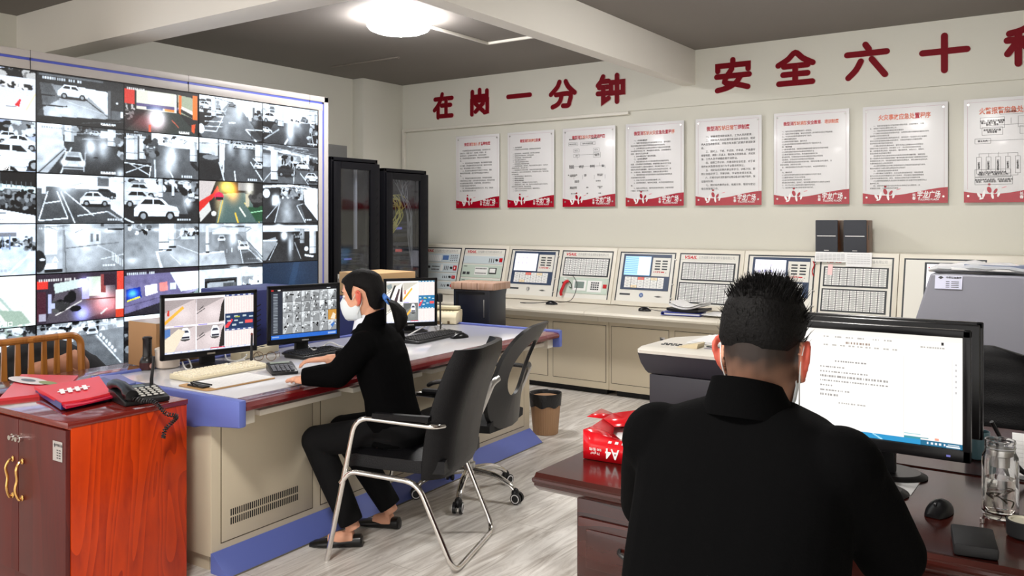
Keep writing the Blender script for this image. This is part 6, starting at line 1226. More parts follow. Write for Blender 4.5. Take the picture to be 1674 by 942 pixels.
# ------------------------------------------------------------------ wooden chair with coat and bag, behind the cabinet
oak = wood_mat('honey_oak', srgb(178, 116, 52), srgb(138, 82, 30), 4, .35, .3, axis='Z', dist=3)
t = thing('wooden_chair', 'slat-backed honey oak chair standing behind the cherry cabinet', 'chair', (-4.62, 2.22, 0))
b = MB(); b.tube(fillet([(.03, .27, .42), (.0, .27, .89), (-.0, .235, .925), (.0, -.235, .925), (.0, -.27, .89), (.03, -.27, .42)], .03), .019, 10, flat=1.0); b.build('back_frame', oak, t)
for i in range(7):
    y = -.20 + i * .067; b = MB(); b.loft([[(.01 + dx, y + dy * k, z) for dx, dy in ((-.006, -1), (.006, -1), (.006, 1), (-.006, 1))] for z, k in ((.46, .019), (.70, .016), (.91, .011))]); b.build('slat', oak, t)
b = MB(); b.box(-.44, .02, -.25, .25, .42, .455, .012); b.build('seat', oak, t)
for (x, y) in ((.02, .25), (.02, -.25), (-.42, .24), (-.42, -.24)): b = MB(); b.tube([(x, y, 0), (x, y, .43)], [.016, .021], 10); b.build('leg', oak, t)
t = thing('coat', 'black coat heaped on the oak chair seat', 'coat', (-4.85, 2.36, .456))
bm_c = MB(); rings = []
for i in range(13):
    f = i / 12; y = -.26 + f * .70; hz = .50 * math.sin(math.pi * (.12 + .80 * f)) ** .5 * (1 - .26 * f); wx = .16 * math.sin(math.pi * (.08 + .84 * f)) ** .5
    if f > .6: y = -.26 + f * .70
    rings.append([(wx * math.cos(a) * (1 + .06 * math.sin(3 * a + i)), y, max(.0, hz * .5 + hz * .5 * math.sin(a) * (1 + .05 * math.sin(5 * a + 2 * i)))) for a in [2 * math.pi * q / 20 for q in range(20)]])
bm_c.loft(rings); bm_c.build('cloth', mat('coat_black', (.006, .006, .007), .85, bump=(14, .5)), t)
t = thing('handbag', 'tan leather bag leaning at the right end of the oak chair', 'bag', (-4.70, 2.46, .745), R(0))
tan = mat('tan_leather', srgb(176, 124, 96), .6, bump=(30, .2))
b = MB(); b.loft([[(.0 + .045 * math.cos(a), y, .0 + r * math.sin(a) + .01 * math.sin(y * 40)) for a in [2 * math.pi * q / 20 for q in range(20)]] for y, r in ((-.20, .03), (-.17, .05), (-.06, .065), (.04, .078), (.08, .07), (.10, .045))]); b.build('body', tan, t)
b = MB(); b.tube(arc([(.05, .0, -.01), (.055, .06, -.05), (.05, .11, -.09)], 5), .006, 6); b.build('strap', tan, t)
# ------------------------------------------------------------------ visitor chair (the woman sits on it)
cf = Vector((-.951, -.308, 0)); CRZ = math.atan2(cf.y, cf.x)      # local x = forward, y = left (towards the camera)
vc = thing('visitor_chair', 'black leather chair with chrome tube arms, the woman sits on it', 'chair', (-2.69, 3.07, 0), CRZ)
for s in (1, -1):
    b = MB(); y = s * .285
    b.tube(fillet([(.315, y, .0), (.17, y, .665), (-.21, y, .645), (-.235, y * .80, .64)], .075, 8), .0125, 12); b.build('front_leg', CHROME, vc)
    b = MB(); b.loft([[(x, y + dy, z) for dy, z in ((-.022, .668), (.022, .668), (.024, .680), (.014, .690), (-.014, .690), (-.024, .680))] for x in (-.19, .08)]); b.build('armrest_pad', LEATHER, vc)
b = MB(); b.tube(fillet([(.245, .285, .36), (.20, .285, .418), (-.13, .285, .395), (-.30, .275, .014), (-.30, -.275, .014), (-.13, -.285, .395), (.20, -.285, .418), (.245, -.285, .36)], .07, 8), .0125, 12); b.build('rear_leg_frame', CHROME, vc)
b = MB(); b.loft([[(x, y, z + .012 * math.sin(math.pi * (f)) + dz) for (y, f, dz) in [(-.24, 0, 0), (-.235, 0, .055), (-.12, .5, .068), (.0, 1, .068), (.12, .5, .068), (.235, 0, .055), (.24, 0, 0), (0, 0, -.012)]] for x, z in ((-.24, .425), (-.1, .42), (.1, .425), (.20, .43), (.245, .418))]); b.build('seat', LEATHER, vc)
b = MB(); rings = []
for i in range(13):
    f = i / 12; z = .395 + f * .585; x0 = -.135 - .155 * f + .03 * math.sin(math.pi * f); w = .255 + .02 * math.sin(math.pi * f) - .01 * f
    th = .026 if 0 < i < 12 else .012
    rings.append([(x0 + th * 1.4 * math.sin(a) - .085 * (1 - (math.cos(a)) ** 2) * 1.0 + .0, w * math.copysign(abs(math.cos(a)) ** .35, math.cos(a)), z) for a in [2 * math.pi * q / 28 for q in range(28)]])
b.loft(rings); b.build('backrest', LEATHER, vc)
# ------------------------------------------------------------------ swivel chair
sf = Vector((-.975, -.22, 0)); sw = thing('swivel_chair', 'black office swivel chair with oval opening in its back and chrome star base', 'chair', (-2.93, 3.80, 0), math.atan2(sf.y, sf.x))
for k in range(5):
    a = R(8 + 72 * k) - sw.rotation_euler.z; ca, sa = math.cos(a), math.sin(a)
    b = MB(); b.tube(arc([(ca * .03, sa * .03, .145), (ca * .16, sa * .16, .135), (ca * .25, sa * .25, .10), (ca * .285, sa * .285, .072)], 5), [.026, .025, .024, .023, .022, .021, .020, .019, .019, .018, .018, .017, .017, .016, .015, .015][:16], 12, flat=.75); lg = b.build('base_leg', CHROME, sw)
    b = MB(); b.ball((ca * .29, sa * .29, .055), (.022, .022, .030)); n = Vector((-sa, ca, 0)); c = Vector((ca * .30, sa * .30, .030))
    for s in (-1, 1): b.cyl(c + n * (s * .010), c + n * (s * .026), .030, n=20)
    b.build('caster', BLACK, lg); b = MB()
    for s in (-1, 1): b.tube([c + n * (s * .0265) + (Vector((ca, sa, 0)) * math.cos(q * math.pi / 12) + Vector((0, 0, 1)) * math.sin(q * math.pi / 12)) * .022 for q in range(24)], .0028, 6, closed=True)
    b.build('caster_ring', wht, lg)
b = MB(); b.cyl((0, 0, .10), (0, 0, .19), .034, n=24); b.cyl((0, 0, .19), (0, 0, .40), .022, n=20); b.box(-.09, .09, -.06, .06, .385, .41, .006); b.build('column', STEEL, sw)
mesh_b = mat('mesh_fabric', (.010, .010, .011), .8, bump=(600, .2))
b = MB(); b.loft([[(x, y, z + dz) for (y, dz) in [(-.24, .0), (-.245, .04), (-.15, .07), (0, .065), (.15, .07), (.245, .04), (.24, 0), (0, -.02)]] for x, z in ((-.23, .425), (-.1, .42), (.1, .425), (.22, .425), (.255, .40))]); b.build('seat', mesh_b, sw)
# back: a frame with an oval opening, leaning back
def bpt(u, v, d): # u across (-1..1), v height 0..1
    z = .42 + .575 * v; x = -.19 - .19 * v + .05 * math.sin(math.pi * v) - .06 * (1 - u * u); return (x + d, u * .25, z)
b = MB(); N_ = 32
def outer(a): 
    c, s = math.cos(a), math.sin(a); return (math.copysign(abs(c) ** .55, c) * (1.0 if s < 0 else .92), .5 + .5 * math.copysign(abs(s) ** .6, s))
def inner(a):
    c, s = math.cos(a), math.sin(a); return (.50 * c, .56 + .27 * s - .02 * c)
rg = []
for f, d in ((0, -.012), (0, .012), (1, .010), (1, -.010)):
    rg.append([bpt(*(outer(2 * math.pi * q / N_) if f == 0 else inner(2 * math.pi * q / N_)), d) for q in range(N_)])
b.loft(rg, cap=False, closed=True); b.build('backrest', BLACK, sw)
b = MB(); m_ = bpy.data.materials.new('see_through_mesh'); m_.use_nodes = True; nt = m_.node_tree; N = nt.nodes; L = nt.links
tr = N.new('ShaderNodeBsdfTransparent'); mxs = N.new('ShaderNodeMixShader'); mxs.inputs[0].default_value = .14; L.new(tr.outputs[0], mxs.inputs[1]); L.new(N['Principled BSDF'].outputs[0], mxs.inputs[2]); N['Principled BSDF'].inputs['Base Color'].default_value = (.02, .02, .02, 1); L.new(mxs.outputs[0], N['Material Output'].inputs[0])
b.poly([bpt(*inner(2 * math.pi * q / N_), 0) for q in range(N_)]); b.build('back_mesh', m_, sw, smooth=False)
for s in (1, -1):
    b = MB(); y = s * .275; b.tube(fillet([(-.275, s * .225, .72), (-.26, y, .70), (-.20, y, .56), (-.13, y, .43), (-.02, s * .20, .415), (.05, s * .1, .41)], .06, 7), .0135, 10, flat=1.3); b.build('arm_tube', STEEL, sw)
    b = MB(); b.tube(arc([(-.25, y, .70), (-.12, y, .705), (.06, y, .685), (.12, y, .66)], 5), [.012] + [.020] * 14 + [.012], 10, flat=.6); b.build('armrest_pad', BLACK, sw)
    b = MB()
    for p in ((-.215, y + s * .013, .61), (-.185, y + s * .013, .545)): b.ball(p, .006, 8, 6)
    b.build('screw', CHROME, sw)
# ------------------------------------------------------------------ waste bin
t = thing('waste_bin', 'brown ribbed waste bin with black liner at the far end of the desk', 'bin', (-3.335, 5.235, 0))
bn = mat('bin_brown', srgb(160, 124, 92), .55)
b = MB(); rings = []
for z, r in ((0, .086), (.004, .09), (.27, .112)):
    rings.append([((r + .0018 * (q % 2)) * math.cos(2 * math.pi * q / 72), (r + .0018 * (q % 2)) * math.sin(2 * math.pi * q / 72), z) for q in range(72)])
b.loft(rings); b.build('bucket', bn, t, angle=20)
b = MB(); rings = []
for j, (z, r) in enumerate(((.205, .113), (.25, .117), (.285, .120), (.298, .118), (.292, .110), (.26, .100), (.20, .09))):
    rings.append([(r * (1 + .012 * math.sin(5 * a + j) + .008 * math.sin(11 * a)) * math.cos(a), r * (1 + .012 * math.sin(5 * a + j)) * math.sin(a), z + (.008 * math.sin(7 * a + 1) if j < 2 else 0)) for a in [2 * math.pi * q / 40 for q in range(40)]])
b.loft(rings, cap=False); b.build('liner', mat('bin_bag', (.012, .012, .013), .3, bump=(40, .4)), t)
b = MB(); b.loft([[(-.10, -.06, .25), (-.03, -.09, .26)], [(-.105, -.055, .31), (-.06, -.085, .275)]], cap=False); b.poly([(-.07, -.075, .30), (.0, -.085, .265), (-.06, -.02, .26)]); tag(b.build('crumpled_paper', PAPER), 'white scrap of paper sticking out of the waste bin', 'paper').location = (-3.335, 5.235, 0)
# ------------------------------------------------------------------ mahogany desks at the right (two, back to back)
def exec_desk(y0, y1, label, face):
    t = thing('office_desk', label, 'desk', (-1.46, y0, 0), 0, 'mahogany desks back to back'); W = 2.35; D_ = y1 - y0
    pr = [(0, .722), (.012, .712), (.03, .70), (D_ - .03, .70), (D_ - .006, .712), (D_, .725), (D_, .748), (D_ - .012, .76), (.012, .76), (0, .748)]
    b = MB(); b.prism(pr, W, ((0, 0, 0), (0, 1, 0), (0, 0, 1)), .0); o = b.build('top', MAROOND, t)
    b = MB(); b.tube([(.0, .0, .738), (W, 0, .738)], .009, 8); b.tube([(0, 0, .738), (0, D_, .738)], .009, 8); b.build('edge_moulding', MAROOND, t)
    for x0, x1 in ((.125, .56), (W - .56, W - .125)):
        b = MB(); b.box(x0, x1, .05, D_ - .04, .0, .70, .004); ped = b.build('pedestal', MAROOND, t)
        yf = .05 if face < 0 else D_ - .04; s = -1 if face < 0 else 1
        for z0, z1 in ((.46, .64), (.25, .45), (.04, .24)):
            b = MB(); b.box(x0 + .01, x1 - .01, min(yf, yf + s * .012), max(yf, yf + s * .012), z0, z1, .004); b.box(x0 + .04, x1 - .04, min(yf, yf + s * .018), max(yf, yf + s * .018), z0 + .03, z1 - .03, .005); dr = b.build('drawer', MAROOND, t)
            cx = (x0 + x1) / 2; zc = (z0 + z1) / 2 + .02; b = MB(); b.tube(arc([(cx - .06, yf + s * .018, zc), (cx - .05, yf + s * .035, zc - .006), (cx, yf + s * .04, zc - .018), (cx + .05, yf + s * .035, zc - .006), (cx + .06, yf + s * .018, zc)], 5), .006, 8); b.build('handle', BLACK, dr)
    b = MB(); b.box(.5, W - .5, (D_ - .06) if face < 0 else .05, (D_ - .04) if face < 0 else .07, .25, .70); b.box(.5, W - .5, .06, D_ - .06, .64, .70); b.build('modesty_panel', MAROOND, t)
    return t
exec_desk(2.225, 2.975, 'dark mahogany desk at the right, the man sits at it', -1)
exec_desk(2.98, 3.73, 'second mahogany desk behind the man\'s monitor, carrying the copier', 1)
# the man's monitor and the one back to back with it
def doc_screen():
    s = Pic(260, 150, (.985, .975, .955), 5); ink = (.62, .60, .58)
    s.rect(0, 0, 1, .05, (.97, .95, .91)); s.rect(0, .05, 1, .19, (.985, .97, .94)); r = s.r
    def words(x0, x1, y, h=.012, c=ink, gap=.006):
        x = x0
        while x < x1: w = r.uniform(.006, .012); s.rect(x, y, x + w, y + h, c, .8); x += w + gap * r.uniform(.4, 1.4)
    for x in (.02, .06, .30, .36, .42, .48, .56, .62): words(x, x + .035, .065)
    words(.42, .54, .115, .016, (.5, .4, .35)); 
    for i in range(9): words(.30 + i * .045, .325 + i * .045, .145)
    words(.36, .53, .30, .016, (.45, .43, .42))
    for y, x1 in ((.36, .40), (.405, .53), (.45, .63), (.495, .63), (.54, .35), (.585, .44), (.63, .38)): words(.28, x1, y, .014, (.50, .48, .47))
    words(.38, .52, .70, .012); s.rect(.715, .2, .718, .97, (.93, .92, .90)); s.rect(.95, .2, .952, .94, (.93, .92, .9))
    s.rect(.718, .2, .95, .95, (.97, .965, .95))
    for i in range(6): s.rect(.965, .24 + i * .05, .975, .255 + i * .05, (.75, .74, .74))
    s.rect(.9, .055, .91, .08, (.05, .05, .06)); words(.80, .92, .10, .012)
    s.rect(.72, .905, .80, .915, (.6, .8, .82)); s.rect(.72, .935, .84, .955, (.2, .55, .62)); s.rect(0, .955, 1, 1, (.12, .55, .78)); s.line(.56, .955, .61, 1, (.6, .85, .95), .008); s.rect(.80, .955, 1, 1, (.08, .38, .52)); s.rect(.80, .94, 1, .955, (.96, .94, .92))
    for i in range(5): s.rect(.83 + i * .02, .967, .84 + i * .02, .985, (.9, .9, .92))
    s.rect(.93, .965, .985, .975, .95); s.rect(.925, .982, .99, .992, .95); s.rect(.87, .925, .89, .95, (.95, .6, .5)); return s
mm = monitor((-.862, 2.61, .887), (-.292, 2.61, .887), .362, 'large black monitor with a white document, in front of the man', doc_screen(), .762, 'monitors on the mahogany desks', bezel=.021, thick=.05, strength=.86, led=True)
monitor((-.288, 2.875, .90), (-.83, 2.875, .90), .348, 'black monitor turned away, back to back with the man\'s monitor', None, .762, 'monitors on the mahogany desks', thick=.045)
t = thing('mug', 'teal mug half hidden behind the right edge of the big monitor', 'mug', (-.338, 3.2, .762)); b = MB(); b.lathe([(.03, 0), (.036, .004), (.04, .05), (.036, .09), (.034, .09), (.036, .05), (.028, .01), (.003, .008)], 26, cap=False); b.build('body', mat('teal_glaze', srgb(84, 118, 128), .3), t); b = MB(); b.tube(arc([(.036, 0, .075), (.06, 0, .065), (.06, 0, .035), (.037, 0, .025)], 5), .005, 8); b.build('handle', MATS['teal_glaze'], t)
b = MB(); b.box(-.85, -.45, 2.66, 2.86, .7605, .7625); tag(b.build('paper_sheet', PAPER), 'white sheet lying under the big monitor', 'paper')
t = mouse(-.36, 2.54, .762, R(80), 'black mouse in the shade below the big monitor on the mahogany desk', GLOSSB, BLACK, .11)
t = thing('keyboard', 'black keyboard under the man\'s hands on the mahogany desk', 'keyboard', (-.66, 2.37, .762), 0, 'computer keyboards')
b = MB(); b.box(-.21, .21, -.07, .07, 0, .016, .005); b.build('base', BLACK, t); b = MB()
for r_ in range(5):
    for i in range(18): b.box(-.2 + i * .0222, -.182 + i * .0222, -.06 + r_ * .024, -.041 + r_ * .024, .016, .022)
b.build('keys', BLACKM, t)
# glass bottle
t = thing('glass_bottle', 'open glass tea bottle half full of water on the mahogany desk', 'bottle', (-.222, 2.60, .762))
b = MB(); b.lathe([(.001, .012), (.030, .012), (.036, .018), (.037, .03), (.037, .158), (.033, .172), (.033, .205), (.0365, .205), (.0375, .200), (.0365, .196), (.0365, .190), (.0375, .187), (.0365, .184), (.0365, .174), (.0425, .162), (.044, .15), (.044, .012), (.041, .002), (.001, .0)], 44, cap=False); b.build('glass', GLASS, t)
b = MB(); b.lathe([(.001, .0135), (.030, .0135), (.0362, .0195), (.0362, .105), (.001, .105)], 36, cap=False); b.build('water', mat('water', (1, .98, .93), .0, trans=1, ior=1.33), t)
b = MB(); b.lathe([(.032, .180), (.032, .165), (.024, .160), (.022, .135), (.004, .133)], 30, cap=False); b.build('strainer', STEEL, t)
b = MB()
for k in range(6): a = k * 1.1; b.tube(arc([(.02 * math.cos(a), .02 * math.sin(a), .03 + .008 * k), (.024 * math.cos(a + .6), .02 * math.sin(a + .6), .045 + .007 * k), (.012 * math.cos(a + 1.4), .012 * math.sin(a + 1.4), .05 + .006 * k)], 4), .0016, 5)
b.build('tea_leaves', mat('tea_leaf', (.05, .04, .02), .6), t)
t = thing('bottle_lid', 'black bottle lid lying upside down at the right edge beside the glass bottle', 'lid', (-.158, 2.47, .762)); b = MB(); b.lathe([(.036, 0), (.040, .004), (.041, .040), (.037, .042), (.036, .034)], 36); b.build('cap', BLACKM, t); b = MB(); b.lathe([(.001, .0345), (.034, .0345), (.036, .041), (.030, .041), (.028, .0365), (.001, .0365)], 36, cap=False); b.build('seal', mat('seal_cream', srgb(200, 196, 178), .4), t)
A = ptz(1592, 886, .775); t = thing('power_bank', 'flat matt black box near the front edge of the mahogany desk', 'power bank', (A.x, A.y, .762), R(10)); b = MB(); b.box(-.047, .047, -.075, .075, 0, .028, .006); b.build('case', BLACKM, t); b = MB(); b.box(-.004, .004, .0752, .0757, .008, .018); b.build('port', STEEL, t)
b = MB(); p = ptz(1606, 852, .765); b.cyl((p.x, p.y, .762), (p.x, p.y, .772), .006, n=12); tag(b.build('small_cap', CHROME), 'tiny bright metal stub between glass bottle and black box', 'metal stub')
for k, (x, y, z, w, d, rz, lb) in enumerate(((-.04, 3.32, .762, .42, .6, .06, 'broad white form sheets on the second desk behind the glass bottle'), (.02, 2.86, .762, .30, .21, -.1, 'pile of papers at the right edge behind the glass bottle'))):
    t = thing('paper_stack', lb, 'papers', (x, y, z), rz, 'papers on the mahogany desks'); b = MB()
    for q in range(2 if k == 0 else 9): sheet(b, (q % 3) * .004, (q % 2) * .006, q * .006, w, d, (q % 3) * .02, .005)
    b.build('sheets', PAPER, t)
    if k == 0:
        b = MB()
        for q in range(8): b.box(-.22, .2, -.25 + q * .06, -.249 + q * .06, .0112, .0115)
        b.build('ruled_lines', INK2, t)
    else: b = MB(); b.box(-.15, .15, -.1, .1, .0545, .064, .003); b.build('folder', BLACKM, t)
b = MB(); P = [(-.27, 2.90, .95), (-.20, 2.98, .80), (-.11, 2.98, .775), (-.06, 3.06, .90), (-.02, 3.15, 1.0)]; b.tube(arc(P, 8), .006, 8); b.tube(arc([(-.26, 2.90, .86), (-.17, 3.0, .775), (-.05, 2.96, .78), (.1, 3.05, .86)], 8), .006, 8); tag(b.build('black_cable', BLACK), 'thick black cables looping behind the glass bottle', 'cable')
# black office chair of the second desk
t = thing('office_chair', 'quilted black leather office chair behind the big monitor', 'chair', (-.47, 4.30, 0), R(-90)); b = MB(); rings = []
for i in range(15):
    f = i / 14; z = .50 + .46 * f; w = .26 * (1 - max(0, f - .45) ** 2.2 * 2.6) ** .5 if f < .999 else .06; th = .05 + .006 * math.sin(i * 2.2)
    rings.append([(-.22 - .06 * f + th * math.sin(a) * (.4 if f > .95 else 1), max(.05, w) * math.copysign(abs(math.cos(a)) ** .6, math.cos(a)), z) for a in [2 * math.pi * q / 32 for q in range(32)]])
b.loft(rings); b.build('backrest', LEATHER, t); b = MB(); b.box(-.24, .25, -.25, .25, .42, .51, .03); b.build('seat', LEATHER, t)
b = MB(); b.cyl((0, 0, .08), (0, 0, .43), .025); b.build('column', BLACK, t)
for k in range(5): a = 2 * math.pi * k / 5; b = MB(); b.tube([(0, 0, .1), (.28 * math.cos(a), .28 * math.sin(a), .06)], [.025, .016], 8); b.ball((.28 * math.cos(a), .28 * math.sin(a), .03), .03); b.build('base_leg', BLACK, t)
# ------------------------------------------------------------------ copier on the second desk
t = thing('copier', 'dark copier with cream top and white sheets, left of the man\'s head', 'printer', (-1.455, 3.0, .762)); W = .44; D_ = .43; ctop = mat('copier_cream', srgb(226, 222, 212), .35); cdk = mat('copier_dark', srgb(48, 46, 54), .45, bump=(800, .05))
b = MB(); b.box(.012, W - .012, .012, D_, 0, .195, .006); b.build('body', cdk, t)
b = MB(); b.loft([[(x0, y0, z), (x1, y0, z), (x1, D_, z), (x0, D_, z)] for z, x0, x1, y0 in ((.198, .010, W - .010, .010), (.21, .002, W - .002, .0), (.24, -.012, W + .012, -.012), (.278, -.020, W + .02, -.022))]); b.build('scanner_unit', cdk, t, angle=50)
b = MB(); b.loft([[(x0 + r, y0, z), (x1 - r, y0, z), (x1, y0 + r, z), (x1, D_ - .06, z), (x1 - .06, D_, z), (x0 + .10, D_, z), (x0, D_ - .14, z), (x0, y0 + r, z)] for z, x0, x1, y0, r in ((.278, -.022, W + .022, -.026, .01), (.290, -.026, W + .026, -.03, .02), (.300, -.018, W + .018, -.022, .03), (.304, .0, W, .0, .04))]); b.build('top_cover', ctop, t, angle=50)
b = MB(); b.prism([(.10, .305), (.16, .305), (.19, .33), (.185, .333)], .08, ((.0, .02, 0), (1, 0, 0), (0, 0, 1))) if False else b.loft([[(.115, y, .304), (.20, y, .304), (.205, y, .322), (.20, y, .324)] for y in (.03, .10)]); b.build('output_flap', mat('flap_tan', srgb(214, 198, 164), .5), t)
b = MB()
for i in range(4):
    for j in range(2): b.box(.04 + i * .02, .052 + i * .02, .06 + j * .03, .07 + j * .03, .304, .307)
b.build('buttons', dgrey, t); b = MB(); b.box(.22, .34, .05, .09, .304, .3055); b.build('display', mat('copier_lcd', srgb(120, 124, 136), .15), t)
b = MB(); b.box(.21, .36, .10, .104, .304, .3075); b.build('slot', BLACKM, t)
b = MB(); sheet(b, W / 2 + .05, .27, .3065, .32, .25, .02, .004); sheet(b, W / 2 + .06, .265, .312, .30, .23, -.04, .003); tag(b.build('paper_sheet', PAPER), 'white sheets lying on top of the copier', 'paper').location = (-1.455, 3.0, .762)
# ------------------------------------------------------------------ torn red ream of copy paper
t = thing('paper_ream', 'torn bright red ream of A4 copy paper on the corner of the mahogany desk', 'paper ream', (-1.413, 2.452, .762), R(4)); rm = mat('ream_red', srgb(216, 16, 30), .22, coat=.4, bump=(14, .25)); W = .32; D_ = .24
b = MB(); b.mi = 0; th = .003
b.loft([[(x, y, z) for x, y in ((0, 0), (W, 0), (W, D_), (0, D_))] for z in (0, .002)])
b._add([(0, 0, 0), (W, 0, 0), (W, -.002, .075), (.22, -.004, .07), (.12, -.001, .074), (.05, -.004, .078), (0, 0, .095)], [(0, 1, 2, 3, 4, 5, 6)])
b._add([(0, 0, 0), (0, 0, .095), (-.004, .08, .09), (-.002, .16, .098), (0, D_, .102), (0, D_, 0)], [(0, 1, 2, 3, 4, 5)])
b._add([(0, D_, 0), (0, D_, .102), (.10, D_ + .004, .125), (.20, D_, .10), (W, D_, .09), (W, D_, 0)], [(0, 1, 2, 3, 4, 5)])
b._add([(W, 0, 0), (W, 0, .075), (W, D_, .09), (W, D_, 0)], [(0, 1, 2, 3)])
b._add([(0, 0, .095), (.05, -.004, .078), (.12, -.001, .074), (.11, .05, .066), (.07, .085, .072), (.05, .14, .08), (-.002, .16, .098), (-.004, .08, .09)], [(0, 1, 2, 3), (0, 3, 4, 7), (7, 4, 5, 6)])
b._add([(.12, -.001, .074), (.22, -.004, .07), (W, -.002, .075), (.30, .05, .066), (.2, .045, .062), (.11, .05, .066)], [(0, 1, 4, 5), (1, 2, 3, 4)])
b._add([(-.002, .16, .098), (0, D_, .102), (-.055, D_ + .02, .108), (-.06, .15, .10)], [(0, 1, 2, 3)]); b._add([(0, D_, .102), (.10, D_ + .004, .125), (.12, .18, .085), (.05, .14, .08), (-.002, .16, .098)], [(0, 1, 2, 3), (0, 3, 4)])
o = b.build('wrapper', rm, t, angle=25); md = o.modifiers.new('thickness', 'SOLIDIFY'); md.thickness = .0012
b = MB(); b.box(.012, W - .008, .012, D_ - .012, .003, .058); b.M = trs((.0, .0, 0)); b.loft([[(.10, .05, .062), (.10, .21, .064), (.10, .21, .060), (.10, .05, .058)], [(.2, .045, .085), (.2, .21, .075), (.2, .21, .072), (.2, .045, .081)], [(.31, .05, .075), (.31, .21, .08), (.31, .21, .076), (.31, .05, .071)]]); b.poly([(.09, .14, .085), (.16, .19, .104), (.19, .13, .088), (.13, .09, .074)]); b.build('sheets', PAPER, t)
b = MB(); fr = lambda u, v: ((u, -.0045, v), (-1, 0, 0), (0, 0, -1))
b.text('A4', .046, fr(.105, .030), bold=.02, width=.05); b.text('办公用纸', .022, fr(.215, .022), bold=.03, width=.12); b.text('Office Paper', .013, fr(.215, .042), bold=.01, shear=.2, width=.12); b.text('70 g/m²\n500 张/包', .011, fr(.045, .03), bold=.01, line=1.2); b.build('lettering', wht, t, smooth=False)
b = MB()
for i in range(9): x = .09 + i * .024; b.poly([(x, -.0046, .062), (x + .012, -.0046, .062), (x + .015, -.0046, .070), (x + .004, -.0046, .071)])
b.build('white_motif', wht, t, smooth=False)
# ------------------------------------------------------------------ people
def fuse(b, name, mats, parent, voxel=.006, it=4, fac=.5):
    o = b.build('tmp', mats[:1] if isinstance(mats, list) else mats, None)
    m = o.modifiers.new('r', 'REMESH'); m.mode = 'VOXEL'; m.voxel_size = voxel
    s = o.modifiers.new('s', 'SMOOTH'); s.factor = fac; s.iterations = it
    me = bpy.data.meshes.new_from_object(o.evaluated_get(bpy.context.evaluated_depsgraph_get())); bpy.data.objects.remove(o)
    me.materials.clear(); me.materials.append(mats[0] if isinstance(mats, list) else mats); me.name = name; me.shade_smooth()
    r = bpy.data.objects.new(name, me); COL.objects.link(r); r.parent = parent; return r
def ering(c, fx, ly, z0=None, n=24, e=.85, tilt=0):
    """ring around centre c: half depth fx along x, half width ly along y, tilted forwards"""
    out = []
    for q in range(n):
        a = 2 * math.pi * q / n; x = fx * math.copysign(abs(math.cos(a)) ** e, math.cos(a)); y = ly * math.copysign(abs(math.sin(a)) ** e, math.sin(a))
        out.append((c[0] + x * math.cos(tilt), c[1] + y, c[2] - x * math.sin(tilt)))
    return out
HEAD = [(-.118, .005, .072, .022), (-.108, -.03, .086, .040), (-.085, -.062, .091, .054), (-.05, -.082, .092, .064), (-.01, -.094, .090, .070), (.025, -.100, .093, .0735), (.06, -.100, .088, .0735), (.09, -.088, .070, .064), (.11, -.060, .042, .045), (.121, -.028, .008, .016)]
def head(b, M, ear=1.0, ez=0):
    o = b.M; b.M = o @ M
    b.loft([ering(((xb + xf) / 2, 0, z), (xf - xb) / 2, w, e=.9) for z, xb, xf, w in HEAD])
    b.loft([[(x, y, z) for x, y in ((.08, -wn), (.08, wn), (xn, wn * .5), (xn, -wn * .5))] for z, xn, wn in ((.022, .094, .008), (.0, .100, .010), (-.03, .114, .015), (-.042, .108, .017), (-.048, .090, .012))])
    b.ball((.075, 0, .035), (.022, .055, .012)); b.ball((.082, 0, -.073), (.012, .026, .010))
    b.M = o @ M @ Matrix.Translation((0, 0, ez))
    for s in (-1, 1):
        k = ear; b.tube(arc([(.012, s * .070, -.040), (-.004, s * .082, -.036), (-.020 * k, s * .092 * (1 + .02 * k), -.012), (-.024 * k, s * .096 * (1 + .02 * k), .016), (-.008, s * .090, .030), (.010, s * .076, .018)], 5), .0062, 8); b.ball((-.006, s * .080, -.002), (.019, .009, .031)); b.ball((.002, s * .080, -.036), (.009, .007, .010))
    b.M = o
def eyes(M, parent, iris=(.02, .012, .008)):
    b = MB(); b.M = M
    for s in (-1, 1):
        b.mi = 0; b.ball((.078, s * .031, .010), (.0125, .0145, .0085)); b.mi = 1; b.ball((.0865, s * .031, .010), (.005, .006, .006)); b.mi = 2; b.tube([(.086, s * .014, .030), (.092, s * .03, .035), (.080, s * .052, .030)], [.002, .004, .002], 6)
    b.build('eyes', [mat('eye_white', (.75, .73, .7), .2), mat('eye_iris', iris, .15), mat('brow', (.012, .01, .009), .7)], parent)
def mask(M, parent):
    b = MB(); b.M = M; rings = []
    for z, x0, w in ((.004, .100, .050), (-.02, .117, .056), (-.05, .118, .058), (-.08, .112, .054), (-.105, .102, .044), (-.116, .088, .034)):
        rings.append([(x0 * (math.cos(a * 1.25)) - .012 * (1 - math.cos(a)), w * 1.22 * math.sin(a) / math.sin(1.25), z) for a in [-1.2 + 2.4 * q / 14 for q in range(15)]])
    vs = [p for r in rings for p in r]; n = 15; b._add(vs, [(j * n + i, j * n + i + 1, (j + 1) * n + i + 1, (j + 1) * n + i) for j in range(len(rings) - 1) for i in range(n - 1)])
    o = b.build('face_mask', mat('mask_white', srgb(225, 232, 236), .8), parent); md = o.modifiers.new('t', 'SOLIDIFY'); md.thickness = .002
    b = MB(); b.M = M
    for s in (-1, 1):
        b = MB(); b.M = M; b.tube(arc([(.03, s * .072, -.012), (.0, s * .084, .026), (-.016, s * .087, .024), (-.022, s * .084, -.006), (-.014, s * .080, -.036), (.02, s * .070, -.085)], 6), .0016, 6); b.build('ear_loop', mat('loop_white', (.8, .8, .78), .6), parent)
